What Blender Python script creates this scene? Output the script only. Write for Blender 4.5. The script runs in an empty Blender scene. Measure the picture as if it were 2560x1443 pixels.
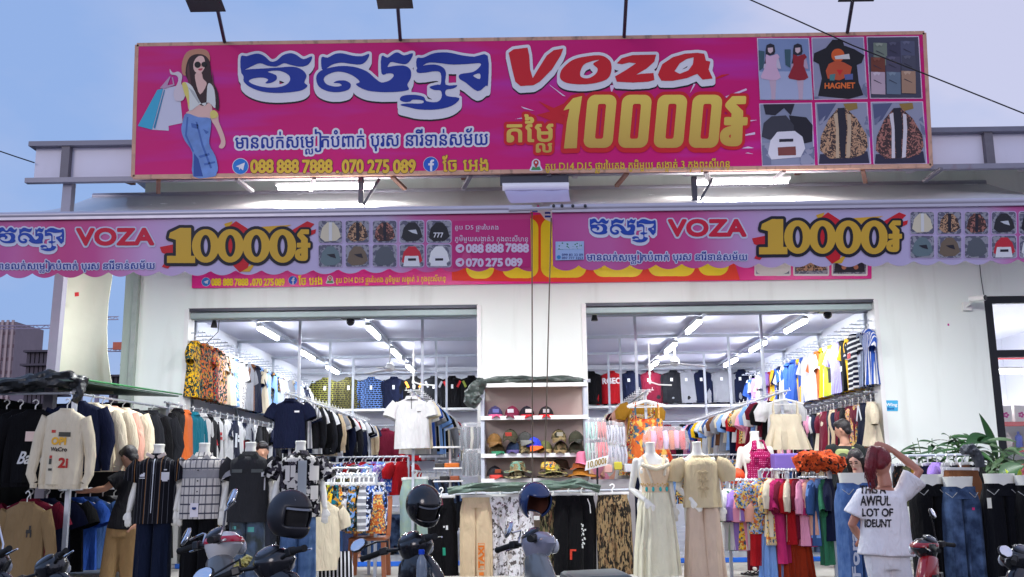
import bpy, math, random
import numpy as np
from mathutils import Vector, Matrix
R=math.radians; PI=math.pi
sc=bpy.context.scene
COL=sc.collection
rnd=random.Random(7)
# ------------------------------------------------------------------ camera
FPX=2482.1; PITCH=.18795; YAW=-.009007; ROLL=-.012243; EYE=Vector((0,0,1.4))
_fw=Vector((math.sin(YAW)*math.cos(PITCH),math.cos(YAW)*math.cos(PITCH),math.sin(PITCH)))
_rt=Vector((math.cos(YAW),-math.sin(YAW),0)); _up=_rt.cross(_fw)
RT=_rt*math.cos(ROLL)+_up*math.sin(ROLL); UP=-_rt*math.sin(ROLL)+_up*math.cos(ROLL); FW=_fw
cam=bpy.data.objects.new('camera',bpy.data.cameras.new('camera')); COL.objects.link(cam)
cam.matrix_world=Matrix(((RT.x,UP.x,-FW.x,EYE.x),(RT.y,UP.y,-FW.y,EYE.y),(RT.z,UP.z,-FW.z,EYE.z),(0,0,0,1)))
cam.data.sensor_width=36; cam.data.lens=36*FPX/2560; cam.data.clip_end=5000; cam.data.clip_start=.05
sc.camera=cam
# ------------------------------------------------------------------ world and sun (dusk)
w=bpy.data.worlds.new('World'); sc.world=w; w.use_nodes=True
nt=w.node_tree; bg=nt.nodes['Background']
sky=nt.nodes.new('ShaderNodeTexSky'); sky.sky_type='NISHITA'; sky.sun_disc=False
SUN_EL=R(3.5); SUN_AZ=R(200)
sky.sun_elevation=SUN_EL; sky.sun_rotation=SUN_AZ; sky.air_density=1.3; sky.dust_density=.6; sky.ozone_density=3.5
tc=nt.nodes.new('ShaderNodeTexCoord')
def _n(k,**kw):
    n=nt.nodes.new(k)
    for a_,v_ in kw.items(): setattr(n,a_,v_)
    return n
# thin dusk cloud: pale blue to the left, lilac pink to the right, in soft streaks over the clear sky
sx=_n('ShaderNodeSeparateXYZ'); nt.links.new(tc.outputs['Generated'],sx.inputs[0])
gr=_n('ShaderNodeMapRange'); gr.inputs['From Min'].default_value=-.42; gr.inputs['From Max'].default_value=.50; nt.links.new(sx.outputs['X'],gr.inputs['Value'])
mp=_n('ShaderNodeMapping'); mp.inputs['Scale'].default_value=(1.0,1.0,2.2); mp.inputs['Rotation'].default_value=(0,.5,.3)
no=_n('ShaderNodeTexNoise'); no.inputs['Scale'].default_value=3.2; no.inputs['Detail'].default_value=6; no.inputs['Roughness'].default_value=.5
nt.links.new(tc.outputs['Generated'],mp.inputs['Vector']); nt.links.new(mp.outputs[0],no.inputs['Vector'])
ns=_n('ShaderNodeMapRange'); ns.inputs['From Min'].default_value=.3; ns.inputs['From Max'].default_value=.7; ns.inputs['To Min'].default_value=-.5; ns.inputs['To Max'].default_value=.5; nt.links.new(no.outputs['Fac'],ns.inputs['Value'])
ad=_n('ShaderNodeMath',operation='ADD',use_clamp=True); nt.links.new(gr.outputs[0],ad.inputs[0]); nt.links.new(ns.outputs[0],ad.inputs[1])
rp=_n('ShaderNodeValToRGB'); nt.links.new(ad.outputs[0],rp.inputs[0])
SKYK=8.5
for e,(p_,c_) in zip((rp.color_ramp.elements[0],rp.color_ramp.elements[1]),((0,(.295,.44,.79)),(1,(.60,.61,.82)))): e.position=p_; e.color=tuple(c_)+(1,)
e=rp.color_ramp.elements.new(.5); e.color=(.40,.50,.79,1)
sk=_n('ShaderNodeVectorMath',operation='SCALE'); sk.inputs['Scale'].default_value=SKYK; nt.links.new(rp.outputs[0],sk.inputs[0])
mx=_n('ShaderNodeMix',data_type='RGBA'); mx.inputs['Factor'].default_value=.8
nt.links.new(sky.outputs[0],mx.inputs['A']); nt.links.new(sk.outputs[0],mx.inputs['B'])
nt.links.new(mx.outputs['Result'],bg.inputs['Color']); bg.inputs['Strength'].default_value=.115
sun=bpy.data.objects.new('sun',bpy.data.lights.new('sun','SUN')); COL.objects.link(sun)
sun.data.energy=.5; sun.data.angle=R(20); sun.data.color=(1,.9,.88)
_sd=Vector((math.sin(SUN_AZ)*math.cos(R(14)),math.cos(SUN_AZ)*math.cos(R(14)),math.sin(R(14))))
sun.rotation_euler=_sd.to_track_quat('Z','Y').to_euler()
sc.view_settings.view_transform='Standard'; sc.view_settings.look='None'; sc.view_settings.exposure=.3; sc.view_settings.gamma=1
sc.cycles.use_denoising=True; sc.cycles.max_bounces=7; sc.cycles.diffuse_bounces=4; sc.cycles.glossy_bounces=3; sc.cycles.transmission_bounces=6; sc.cycles.transparent_max_bounces=12
sc.cycles.sample_clamp_indirect=4; sc.cycles.caustics_reflective=False; sc.cycles.caustics_refractive=False
# ------------------------------------------------------------------ helpers
def U(px,py,D):
    """the point at depth D (metres from the street side) seen at photo pixel px,py"""
    d=FW*FPX+RT*(px-1280)-UP*(py-721.5)
    return EYE+d*(D/d.y)
def MPP(D): return D/FPX
def lin(c): c/=255; return c/12.92 if c<=.04045 else ((c+.055)/1.055)**2.4
def C(r,g,b,k=1.0): return (min(.9,lin(r)*k),min(.9,lin(g)*k),min(.9,lin(b)*k))
ORG={}
def tag(o,label=None,cat=None,group=None,kind=None):
    if label: o['label']=label
    if cat: o['category']=cat
    if group: o['group']=group
    if kind: o['kind']=kind
    return o
def thing(name,label,cat,loc=(0,0,0),rz=0,group=None):
    o=bpy.data.objects.new(name,None); COL.objects.link(o); o.location=loc; o.rotation_euler=(0,0,rz); o.empty_display_size=.1
    ORG[o.name]=Vector(loc); tag(o,label,cat,group); return o
class MB:
    def __init__(s): s.v=[];s.f=[];s.m=[];s.mi=0
    def add(s,vs,fs):
        o=len(s.v); s.v+=[tuple(p) for p in vs]; s.f+=[tuple(i+o for i in f) for f in fs]; s.m+=[s.mi]*len(fs); return s
    def quad(s,a,b,c,d): return s.add([a,b,c,d],[(0,1,2,3)])
    def box(s,x0,x1,y0,y1,z0,z1):
        v=[(x,y,z) for z in (z0,z1) for y in (y0,y1) for x in (x0,x1)]
        return s.add(v,[(0,2,3,1),(4,5,7,6),(0,1,5,4),(2,6,7,3),(0,4,6,2),(1,3,7,5)])
    def obox(s,c,ax,ay,az,sx,sy,sz):
        ax=Vector(ax).normalized();ay=Vector(ay).normalized();az=Vector(az).normalized();c=Vector(c)
        v=[c+ax*(i*sx/2)+ay*(j*sy/2)+az*(k*sz/2) for k in (-1,1) for j in (-1,1) for i in (-1,1)]
        return s.add(v,[(0,2,3,1),(4,5,7,6),(0,1,5,4),(2,6,7,3),(0,4,6,2),(1,3,7,5)])
    def beam(s,a,b,wd,ht,up=(0,0,1)):
        a=Vector(a);b=Vector(b);t=(b-a); L=t.length; t.normalize(); u=Vector(up); x=t.cross(u)
        if x.length<1e-4: x=t.cross(Vector((0,1,0)))
        x.normalize(); z=x.cross(t); return s.obox((a+b)/2,x,t,z,wd,L,ht)
    def loft(s,rings,cap0=True,cap1=True,loop=True):
        n=len(rings[0]); v=[p for r in rings for p in r]; f=[]
        for i in range(len(rings)-1):
            for j in range(n if loop else n-1):
                k=(j+1)%n; f.append((i*n+j,i*n+k,(i+1)*n+k,(i+1)*n+j))
        if loop and cap0: f.append(tuple(range(n))[::-1])
        if loop and cap1: f.append(tuple((len(rings)-1)*n+j for j in range(n)))
        return s.add(v,f)
    def tube(s,pts,r,n=8,cap=True,flat=1,ref=None):
        pts=[Vector(p) for p in pts]; m=len(pts); rs=r if isinstance(r,(list,tuple)) else [r]*m
        rings=[]; x=None
        for i,p in enumerate(pts):
            t=(pts[min(i+1,m-1)]-pts[max(i-1,0)]).normalized()
            if x is None:
                q=Vector(ref) if ref else (Vector((0,0,1)) if abs(t.z)<.9 else Vector((0,1,0)))
                x=t.cross(q).normalized()
            else:
                x=(x-t*x.dot(t)).normalized()
            y=t.cross(x)
            rings.append([p+x*(rs[i]*math.cos(2*PI*j/n))+y*(rs[i]*flat*math.sin(2*PI*j/n)) for j in range(n)])
        return s.loft(rings,cap,cap)
    def ell(s,c,rx,ry,rz,n=12,m=8,rot=None):
        rings=[]
        for i in range(1,m):
            a=PI*i/m; rings.append([Vector((rx*math.sin(a)*math.cos(2*PI*j/n),ry*math.sin(a)*math.sin(2*PI*j/n),-rz*math.cos(a))) for j in range(n)])
        if rot is not None: rings=[[rot@p for p in r] for r in rings]
        c=Vector(c); return s.loft([[c+p for p in r] for r in rings])
    def lathe(s,prof,c=(0,0,0),n=20,rot=None,cap0=True,cap1=True):
        c=Vector(c); rings=[[Vector((r*math.cos(2*PI*j/n),r*math.sin(2*PI*j/n),z)) for j in range(n)] for r,z in prof]
        if rot is not None: rings=[[rot@p for p in q] for q in rings]
        return s.loft([[c+p for p in q] for q in rings],cap0,cap1)
    def prism(s,poly,fn,thick,dirv=(0,1,0)):
        """a polygon of 2-D points, mapped by fn to 3-D, given real thickness along dirv"""
        a=[Vector(fn(*p)) for p in poly]; d=Vector(dirv)*thick; n=len(a)
        v=a+[p+d for p in a]; f=[tuple(range(n)),tuple(range(2*n-1,n-1,-1))]+[(i,i+n,(i+1)%n+n,(i+1)%n) for i in range(n)]
        return s.add(v,f)
    def mesh(s,name,mats,off=(0,0,0),smooth=True):
        me=bpy.data.meshes.new(name); off=Vector(off)
        me.from_pydata([tuple(Vector(p)-off) for p in s.v],[],s.f)
        for m in (mats if isinstance(mats,(list,tuple)) else [mats]): me.materials.append(m)
        if any(s.m): me.polygons.foreach_set('material_index',s.m)
        if smooth is True:
            me.polygons.foreach_set('use_smooth',[True]*len(me.polygons))
            try: me.set_sharp_from_angle(angle=R(38))
            except Exception: pass
        me.update(); return me
    def build(s,name,mats,parent=None,smooth=True,org=None):
        if parent is not None: o_=WORG(parent)
        elif org is not None: o_=Vector(org)
        else:
            P=np.array([tuple(p) for p in s.v]); lo,hi=P.min(0),P.max(0); o_=Vector(((lo[0]+hi[0])/2,(lo[1]+hi[1])/2,lo[2]))
        ob=bpy.data.objects.new(name,s.mesh(name,mats,o_,smooth)); COL.objects.link(ob)
        if parent is not None: ob.parent=parent
        else: ob.location=o_
        ORG[ob.name]=o_ if parent is None else Vector((0,0,0))
        return ob
def WORG(o):
    return ORG.get(o.name,Vector((0,0,0)))+(WORG(o.parent) if o.parent is not None else Vector((0,0,0)))
def bevel(o,wd=.01,seg=2):
    m=o.modifiers.new('bevel','BEVEL'); m.width=wd; m.segments=seg; m.limit_method='ANGLE'; m.angle_limit=R(40); return o
def bake(o):
    dg=bpy.context.evaluated_depsgraph_get(); ev=o.evaluated_get(dg); me=bpy.data.meshes.new_from_object(ev)
    o.modifiers.clear(); old=o.data; o.data=me; 
    me.polygons.foreach_set('use_smooth',[True]*len(me.polygons)); return o
def remesh(o,vox=.012,it=4):
    m=o.modifiers.new('r','REMESH'); m.mode='VOXEL'; m.voxel_size=vox
    q=o.modifiers.new('s','SMOOTH'); q.factor=.5; q.iterations=it
    return bake(o)
def copy_tree(o,parent=None):
    c=o.copy(); COL.objects.link(c); c.parent=parent; ORG[c.name]=ORG.get(o.name,Vector((0,0,0)))
    for ch in o.children: copy_tree(ch,c)
    return c
# ------------------------------------------------------------------ materials
MATS={}
def mat(name,col=(.5,.5,.5),rough=.5,metal=0,var=.08,nscale=8,bump=0,bscale=60,spec=.5,coat=0,emit=None,trans=0,alpha=1,sheen=0,stain=None):
    if name in MATS: return MATS[name]
    m=bpy.data.materials.new(name); m.use_nodes=True; t=m.node_tree; b=t.nodes['Principled BSDF']; N=t.nodes.new; L=t.links.new
    b.inputs['Roughness'].default_value=rough; b.inputs['Metallic'].default_value=metal; b.inputs['Specular IOR Level'].default_value=spec
    b.inputs['Coat Weight'].default_value=coat; b.inputs['Transmission Weight'].default_value=trans; b.inputs['Alpha'].default_value=alpha
    if sheen: b.inputs['Sheen Weight'].default_value=sheen
    tcn=N('ShaderNodeTexCoord'); nz=N('ShaderNodeTexNoise'); nz.inputs['Scale'].default_value=nscale; nz.inputs['Detail'].default_value=6
    L(tcn.outputs['Object'],nz.inputs['Vector'])
    if var:
        h=N('ShaderNodeMix'); h.data_type='RGBA'; h.inputs['A'].default_value=tuple(c*(1-var) for c in col)+(1,); h.inputs['B'].default_value=tuple(min(.95,c*(1+var)) for c in col)+(1,)
        L(nz.outputs['Fac'],h.inputs['Factor']); out=h.outputs['Result']
        if stain:
            n2=N('ShaderNodeTexNoise'); n2.inputs['Scale'].default_value=stain[1]; n2.inputs['Detail'].default_value=7
            ms=N('ShaderNodeMapping'); ms.inputs['Scale'].default_value=stain[3] if len(stain)>3 else (1,1,.35); L(tcn.outputs['Object'],ms.inputs[0]); L(ms.outputs[0],n2.inputs['Vector'])
            cr=N('ShaderNodeValToRGB'); cr.color_ramp.elements[0].position=.55; cr.color_ramp.elements[1].position=.75; cr.color_ramp.elements[1].color=(stain[2],)*3+(1,); L(n2.outputs['Fac'],cr.inputs[0])
            h2=N('ShaderNodeMix'); h2.data_type='RGBA'; L(cr.outputs[0],h2.inputs['Factor']); L(out,h2.inputs['A']); h2.inputs['B'].default_value=tuple(stain[0])+(1,); out=h2.outputs['Result']
        L(out,b.inputs['Base Color'])
    else: b.inputs['Base Color'].default_value=tuple(col)+(1,)
    if rough<.9 and rough>.05 and var:
        mr=N('ShaderNodeMapRange'); mr.inputs['To Min'].default_value=max(0,rough-.08); mr.inputs['To Max'].default_value=min(1,rough+.08); L(nz.outputs['Fac'],mr.inputs['Value']); L(mr.outputs[0],b.inputs['Roughness'])
    if bump:
        n3=N('ShaderNodeTexNoise'); n3.inputs['Scale'].default_value=bscale; n3.inputs['Detail'].default_value=4; L(tcn.outputs['Object'],n3.inputs['Vector'])
        bp=N('ShaderNodeBump'); bp.inputs['Strength'].default_value=bump; bp.inputs['Distance'].default_value=.02; L(n3.outputs['Fac'],bp.inputs['Height']); L(bp.outputs[0],b.inputs['Normal'])
    if emit:
        b.inputs['Emission Color'].default_value=tuple(emit[0])+(1,); b.inputs['Emission Strength'].default_value=emit[1]
    MATS[name]=m; return m
def flat(name,col,rough=.55): return mat(name,col,rough,var=.05,nscale=3,spec=.3)
def cloth(name,kind='plain',cols=None,scale=1.0,rough=.85):
    """fabric; its ground colour is the object's own colour (Object Info)"""
    if name in MATS: return MATS[name]
    m=bpy.data.materials.new(name); m.use_nodes=True; t=m.node_tree; b=t.nodes['Principled BSDF']; N=t.nodes.new; L=t.links.new
    b.inputs['Roughness'].default_value=rough; b.inputs['Specular IOR Level'].default_value=.1; b.inputs['Sheen Weight'].default_value=.03
    oi=N('ShaderNodeObjectInfo'); tcn=N('ShaderNodeTexCoord'); ad=N('ShaderNodeVectorMath'); ad.operation='ADD'
    rm=N('ShaderNodeMath'); rm.operation='MULTIPLY'; rm.inputs[1].default_value=13.7; L(oi.outputs['Random'],rm.inputs[0])
    L(tcn.outputs['Object'],ad.inputs[0]); 
    if kind in ('floral','camo','leopard','denim','plain','tree'): L(rm.outputs[0],ad.inputs[1])
    vec=ad.outputs[0]; out=oi.outputs['Color']
    if kind=='tree':
        tm=N('ShaderNodeMapping'); tm.inputs['Scale'].default_value=(1.1,1.1,.32); L(vec,tm.inputs[0]); vec=tm.outputs[0]
    def mixc(fac,a,bc):
        h=N('ShaderNodeMix'); h.data_type='RGBA'; L(fac,h.inputs['Factor'])
        if isinstance(a,tuple): h.inputs['A'].default_value=a+(1,)
        else: L(a,h.inputs['A'])
        if isinstance(bc,tuple): h.inputs['B'].default_value=bc+(1,)
        else: L(bc,h.inputs['B'])
        return h.outputs['Result']
    def thr(src,lo,hi):
        cr=N('ShaderNodeMapRange'); cr.inputs['From Min'].default_value=lo; cr.inputs['From Max'].default_value=hi; L(src,cr.inputs['Value']); return cr.outputs[0]
    def noise(s,d=3,off=0):
        n=N('ShaderNodeTexNoise'); n.inputs['Scale'].default_value=s; n.inputs['Detail'].default_value=d
        if off:
            q=N('ShaderNodeVectorMath'); q.inputs[1].default_value=(off,off*1.7,off*.6); L(vec,q.inputs[0]); L(q.outputs[0],n.inputs['Vector'])
        else: L(vec,n.inputs['Vector'])
        return n.outputs['Fac']
    def wave(axis,s,lo,hi):
        q=N('ShaderNodeTexWave'); q.wave_type='BANDS'; q.bands_direction=axis; q.inputs['Scale'].default_value=s; L(vec,q.inputs['Vector']); return thr(q.outputs['Fac'],lo,hi)
    if kind in('floral','camo','tree'):
        for i,c in enumerate(cols):
            s=scale*(9 if kind!='tree' else 14)*(1+.35*i)
            out=mixc(thr(noise(s,2 if kind=='floral' else 4,3.1*i+1),.53,.56),out,c)
    elif kind=='leopard':
        v=N('ShaderNodeTexVoronoi'); v.inputs['Scale'].default_value=38*scale; L(vec,v.inputs['Vector']); out=mixc(thr(v.outputs['Distance'],.42,.36),out,cols[0])
    elif kind=='stripe': out=mixc(wave('X',scale*6,.62,.68),out,cols[0])
    elif kind=='hstripe': out=mixc(wave('Z',scale*6,.62,.68),out,cols[0])
    elif kind=='pin':
        out=mixc(wave('X',scale*7,.985,.999),out,cols[0])
        if len(cols)>1: out=mixc(wave('X',scale*2.1,.993,.999),out,cols[1])
    elif kind=='plaid':
        out=mixc(wave('X',scale*5.2,.93,.97),out,cols[0]); out=mixc(wave('X',scale*5.2*1.5,.975,.995),out,cols[1]); out=mixc(wave('Z',scale*3.4,.91,.95),out,cols[0]); out=mixc(wave('Z',scale*.55,.9,.97),out,cols[1])
    elif kind=='maze':
        br=N('ShaderNodeTexBrick'); br.inputs['Scale'].default_value=4.4*scale; br.inputs['Mortar Size'].default_value=.045; br.offset=.37; br.squash=.7; br.squash_frequency=3
        sx=N('ShaderNodeSeparateXYZ'); cx=N('ShaderNodeCombineXYZ'); L(vec,sx.inputs[0]); L(sx.outputs[0],cx.inputs[0]); L(sx.outputs[2],cx.inputs[1]); L(cx.outputs[0],br.inputs['Vector'])
        out=mixc(br.outputs['Fac'],cols[0],out)
    elif kind=='denim':
        out=mixc(thr(noise(9,5),.35,1.25),out,cols[0])
    elif kind=='dots':
        v=N('ShaderNodeTexVoronoi'); v.inputs['Scale'].default_value=45*scale; v.inputs['Randomness'].default_value=.1; L(vec,v.inputs['Vector']); out=mixc(thr(v.outputs['Distance'],.3,.25),out,cols[0])
    nf=noise(7,5); hv=N('ShaderNodeHueSaturation'); mv=N('ShaderNodeMapRange'); mv.inputs['To Min'].default_value=.86; mv.inputs['To Max'].default_value=1.1; L(nf,mv.inputs['Value']); L(mv.outputs[0],hv.inputs['Value']); L(out,hv.inputs['Color'])
    L(hv.outputs[0],b.inputs['Base Color'])
    vm=N('ShaderNodeMapping'); vm.inputs['Scale'].default_value=(1,1,.3); va=N('ShaderNodeVectorMath'); L(tcn.outputs['Object'],va.inputs[0]); L(rm.outputs[0],va.inputs[1]); L(va.outputs[0],vm.inputs[0]); wv=N('ShaderNodeTexNoise'); wv.inputs['Scale'].default_value=17; wv.inputs['Detail'].default_value=4; wv.inputs['Distortion'].default_value=.8; L(vm.outputs[0],wv.inputs['Vector'])
    bp=N('ShaderNodeBump'); bp.inputs['Strength'].default_value=.8; bp.inputs['Distance'].default_value=.03; L(wv.outputs['Fac'],bp.inputs['Height']); L(bp.outputs[0],b.inputs['Normal'])
    MATS[name]=m; return m
# ------------------------------------------------------------------ flat artwork: shapes cut out of a fine grid
_FT={}
def text_polys(s):
    if s in _FT: return _FT[s]
    cu=bpy.data.curves.new('tmp','FONT'); cu.body=s; ob=bpy.data.objects.new('tmp',cu); COL.objects.link(ob)
    dg=bpy.context.evaluated_depsgraph_get(); ev=ob.evaluated_get(dg); c=ev.to_curve(dg); out=[]
    for sp in c.splines:
        if sp.type!='BEZIER': continue
        bz=sp.bezier_points; n=len(bz); P=[]
        for i in range(n):
            a,b=bz[i],bz[(i+1)%n]; p0,p1,p2,p3=[np.array(q[:2]) for q in (a.co,a.handle_right,b.handle_left,b.co)]
            for t in (0,.25,.5,.75):
                P.append(p0*(1-t)**3+3*p1*t*(1-t)**2+3*p2*t*t*(1-t)+p3*t**3)
        if len(P)>2: out.append(np.array(P))
    ev.to_curve_clear(); bpy.data.objects.remove(ob); bpy.data.curves.remove(cu); _FT[s]=out; return out
def line_polys(s):
    """s in visual order; {x} hangs letter x below the letter before it"""
    base='';subs=[];i=0
    while i<len(s):
        if s[i]=='{': j=s.index('}',i); subs.append((len(base),s[i+1:j])); i=j+1
        else: base+=s[i]; i+=1
    out=list(text_polys(base))
    for k,ch in subs:
        pre=text_polys(base[:k]); bb=text_polys(base[k-1]); xr=max(p[:,0].max() for p in pre); wb=np.ptp(np.vstack(bb)[:,0])
        g=text_polys(ch); a=np.vstack(g); cx=(a[:,0].min()+a[:,0].max())/2; h=a[:,1].max()
        out+=[np.column_stack(((p[:,0]-cx)*.62+xr-wb/2,(p[:,1]-h)*.5-.07)) for p in g]
    return out
def fit(polys,x0,y0,x1,y1,slant=0):
    """scale polygons (y up) into the photo box x0..x1, y0(top)..y1(bottom)"""
    a=np.vstack(polys); lo,hi=a.min(0),a.max(0); out=[]
    for p in polys:
        u=(p[:,0]-lo[0])/(hi[0]-lo[0]); v=(p[:,1]-lo[1])/(hi[1]-lo[1]); out.append(np.column_stack((x0+u*(x1-x0)+slant*(v-.5)*(y1-y0),y1-v*(y1-y0))))
    return out
def raster(polys,pad=12,res=1.0,nonzero=True):
    a=np.vstack(polys); x0,y0=np.floor(a.min(0)-pad); x1,y1=np.ceil(a.max(0)+pad); W=int((x1-x0)/res)+1;H=int((y1-y0)/res)+1; ss=3
    wn=np.zeros((H*ss,W*ss+1),np.int32)
    for p in polys:
        q=(p-np.array([x0,y0]))/res*ss; n=len(q)
        for i in range(n):
            (ax,ay),(bx,by)=q[i],q[(i+1)%n]
            if ay==by: continue
            sg=1
            if ay>by: ax,ay,bx,by=bx,by,ax,ay; sg=-1
            r0=max(0,int(math.ceil(ay-.5))); r1=min(H*ss-1,int(math.ceil(by-.5))-1)
            if r1<r0: continue
            rr=np.arange(r0,r1+1); xx=ax+(rr+.5-ay)*(bx-ax)/(by-ay); ix=np.clip(np.ceil(xx-.5).astype(int),0,W*ss)
            np.add.at(wn,(rr,ix),sg)
    wn=np.cumsum(wn,1)[:,:W*ss]; f=((wn!=0) if nonzero else (wn%2!=0)).astype(np.float32)
    f=f.reshape(H,ss,W,ss).mean((1,3)); return f,x0,y0,res
def dilate(fr,r,dx=0,dy=0):
    f,x0,y0,res=fr; k=r/res; n=int(math.ceil(k)); g=f.copy(); H,W=f.shape
    for j in range(-n,n+1):
        for i in range(-n,n+1):
            d=math.hypot(i,j)-k
            if d<=0.5:
                s=f[max(0,-j):H-max(0,j),max(0,-i):W-max(0,i)]; tgt=g[max(0,j):H-max(0,-j),max(0,i):W-max(0,-i)]
                np.maximum(tgt,s*min(1,.5-d) if d>-.5 else s,out=tgt)
    return g,x0+dx,y0+dy,res
def cut(mb,fr,fn,seg=999):
    """adds the region where the field is over one half, as faces, to mb; fn maps photo pixel to 3-D"""
    f,x0,y0,res=fr; H,W=f.shape; ins=f>.5
    c=ins[:-1,:-1]*1+ins[:-1,1:]*2+ins[1:,1:]*4+ins[1:,:-1]*8; V=[];F=[];idx={}
    def vert(x,y):
        k=(round(x,3),round(y,3)); i=idx.get(k)
        if i is None: i=idx[k]=len(V); V.append(tuple(fn(x0+(x+.5)*res,y0+(y+.5)*res)))
        return i
    for y in range(H-1):
        row=c[y]; x=0
        if not row.any(): continue
        nz=np.nonzero(row)[0]; k=0
        while k<len(nz):
            x=nz[k]
            if row[x]==15:
                e=k
                while e+1<len(nz) and e-k<seg-1 and nz[e+1]==nz[e]+1 and row[nz[e+1]]==15: e+=1
                xe=nz[e]+1; F.append((vert(x,y+1),vert(xe,y+1),vert(xe,y),vert(x,y))); k=e+1
            else:
                P=[(x,y),(x+1,y),(x+1,y+1),(x,y+1)]; val=[f[y,x],f[y,x+1],f[y+1,x+1],f[y+1,x]]; L=[]
                for i in range(4):
                    j=(i+1)%4
                    if val[i]>.5: L.append(P[i])
                    if (val[i]>.5)!=(val[j]>.5):
                        t=(.5-val[i])/(val[j]-val[i]); L.append((P[i][0]+t*(P[j][0]-P[i][0]),P[i][1]+t*(P[j][1]-P[i][1])))
                if len(L)>2:
                    ff=[]
                    for q in L[::-1]:
                        i=vert(*q)
                        if i not in ff: ff.append(i)
                    if len(ff)>2: F.append(tuple(ff))
                k+=1
    return mb.add(V,F)
def INK(col,rough=.55): return flat('ink_%d_%d_%d'%tuple(int(c*255) for c in col),col,rough)
def onplane(D,lift=0): return lambda x,y: U(x,y,D-lift)
def smooth_poly(pts,n=5):
    """closed Catmull-Rom through pts"""
    P=np.array(pts,float); m=len(P); out=[]
    for i in range(m):
        a,b,c,d=P[i-1],P[i],P[(i+1)%m],P[(i+2)%m]
        for t in np.arange(n)/n: out.append(.5*((2*b)+(c-a)*t+(2*a-5*b+4*c-d)*t*t+(3*b-a-3*c+d)*t**3))
    return np.array(out)
def arr(*a): return np.array(a,float)
def rect(x0,y0,x1,y1,r=0,k=6):
    if not r: return arr((x0,y0),(x1,y0),(x1,y1),(x0,y1))
    P=[]
    for cx,cy,a in ((x1-r,y0+r,-90),(x1-r,y1-r,0),(x0+r,y1-r,90),(x0+r,y0+r,180)):
        for i in range(k+1): t=R(a+90*i/k); P.append((cx+r*math.cos(t),cy+r*math.sin(t)))
    return np.array(P)
def circ(cx,cy,r,n=28,ry=None): return np.array([(cx+r*math.cos(2*PI*i/n),cy+(ry or r)*math.sin(2*PI*i/n)) for i in range(n)])
def fill(polys,name,col,parent,D,lift,res=1.0,rough=.55,d=0,nonzero=True,mt=None,fn=None,part=None,dx=0,dy=0):
    """flat coloured shape printed on the sheet at depth D"""
    polys=[np.asarray(p,float) for p in (polys if isinstance(polys,list) else [polys])]
    fr=raster(polys,pad=6+d,res=res,nonzero=nonzero)
    if d or dx or dy: fr=dilate(fr,d,dx,dy)
    b=cut(MB(),fr,fn or onplane(D,lift),40); return b.build(part or name,mt or INK(col,rough),parent,smooth=False)
# ================================================================== setting
def Uz(px,py,z):
    d=FW*FPX+RT*(px-1280)-UP*(py-721.5); return EYE+d*((z-EYE.z)/d.z)
wall_m=mat('plaster',C(229,235,230),.6,var=.03,nscale=1.5,bump=.05,bscale=30,stain=((.45,.45,.40),2.6,.35,(1.4,1.4,.16)))
inner_m=mat('inner_paint',C(228,230,238),.55,var=.03,nscale=1)
steel_m=mat('galvanised_steel',C(190,196,206),.4,.25,var=.08,nscale=20)
white_m=mat('white_paint',C(228,228,226),.4,var=.04,nscale=12)
lilac_m=mat('painted_metal',C(226,222,236),.45,var=.06,nscale=2.5,stain=((.4,.36,.36),3,.2))
dark_m=mat('dark_steel',C(62,64,74),.45,.4,var=.2)
black_m=mat('black_plastic',C(26,26,28),.38,var=.15)
rust_m=mat('rusty_steel',C(128,92,78),.7,.2,var=.35,nscale=14)
concrete_m=mat('concrete',C(168,164,158),.85,var=.12,nscale=3,bump=.3,bscale=25,stain=((.16,.15,.14),4,.5,(1,1,1)))
def slab(name,x0,x1,y0,y1,z0,z1,m,kind='structure'):
    o=MB().box(x0,x1,y0,y1,z0,z1).build(name,m,smooth=False); tag(o,kind=kind); return o
o=MB().quad((-2500,-40,0),(2500,-40,0),(2500,2500,0),(-2500,2500,0)).build('ground',mat('street_asphalt',(.09,.088,.085),.9,var=.25,nscale=2,bump=.4,bscale=40,stain=((.2,.19,.17),1.2,.5,(1,1,1))),smooth=False); tag(o,kind='structure')
bevel(slab('pavement',-9,12,9.15,13.72,.004,.25,concrete_m),.02)
FD=13.8
shop=thing('shop_building','white plastered clothes shop with two wide open shutters and a bright interior','shop',(.15,FD,0))
b=MB(); T=.22
for x0,x1,z0,z1 in ((-5.42,-4.70,0,5.7),(-.61,.90,0,5.7),(4.96,6.50,0,5.7),(-4.70,-.61,3.79,5.7),(.90,4.96,3.79,5.7),(6.50,9.2,3.82,5.7)): b.box(x0,x1,FD,FD+T,z0,z1)
b.build('front_wall',wall_m,shop,smooth=False)
b=MB(); b.box(-5.42,-5.0,FD+T,22.3,0,4.2); b.box(5.25,5.5,FD+T,22.3,0,4.2); b.box(-5.42,5.5,22.3,22.5,0,4.2); b.build('inner_wall',inner_m,shop,smooth=False)
MB().box(-5.0,5.25,FD+T,22.3,3.86,3.92).build('ceiling',mat('ceiling_paint',C(226,227,246),.6,var=.03,nscale=1),shop,smooth=False)
MB().box(-5.0,5.25,FD-.02,22.3,.25,.31).build('floor',mat('floor_tile',C(196,198,206),.2,var=.06,nscale=2),shop,smooth=False)
MB().box(-5.6,9.3,FD,22.6,5.7,5.8).build('roof',lilac_m,shop,smooth=False)
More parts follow.
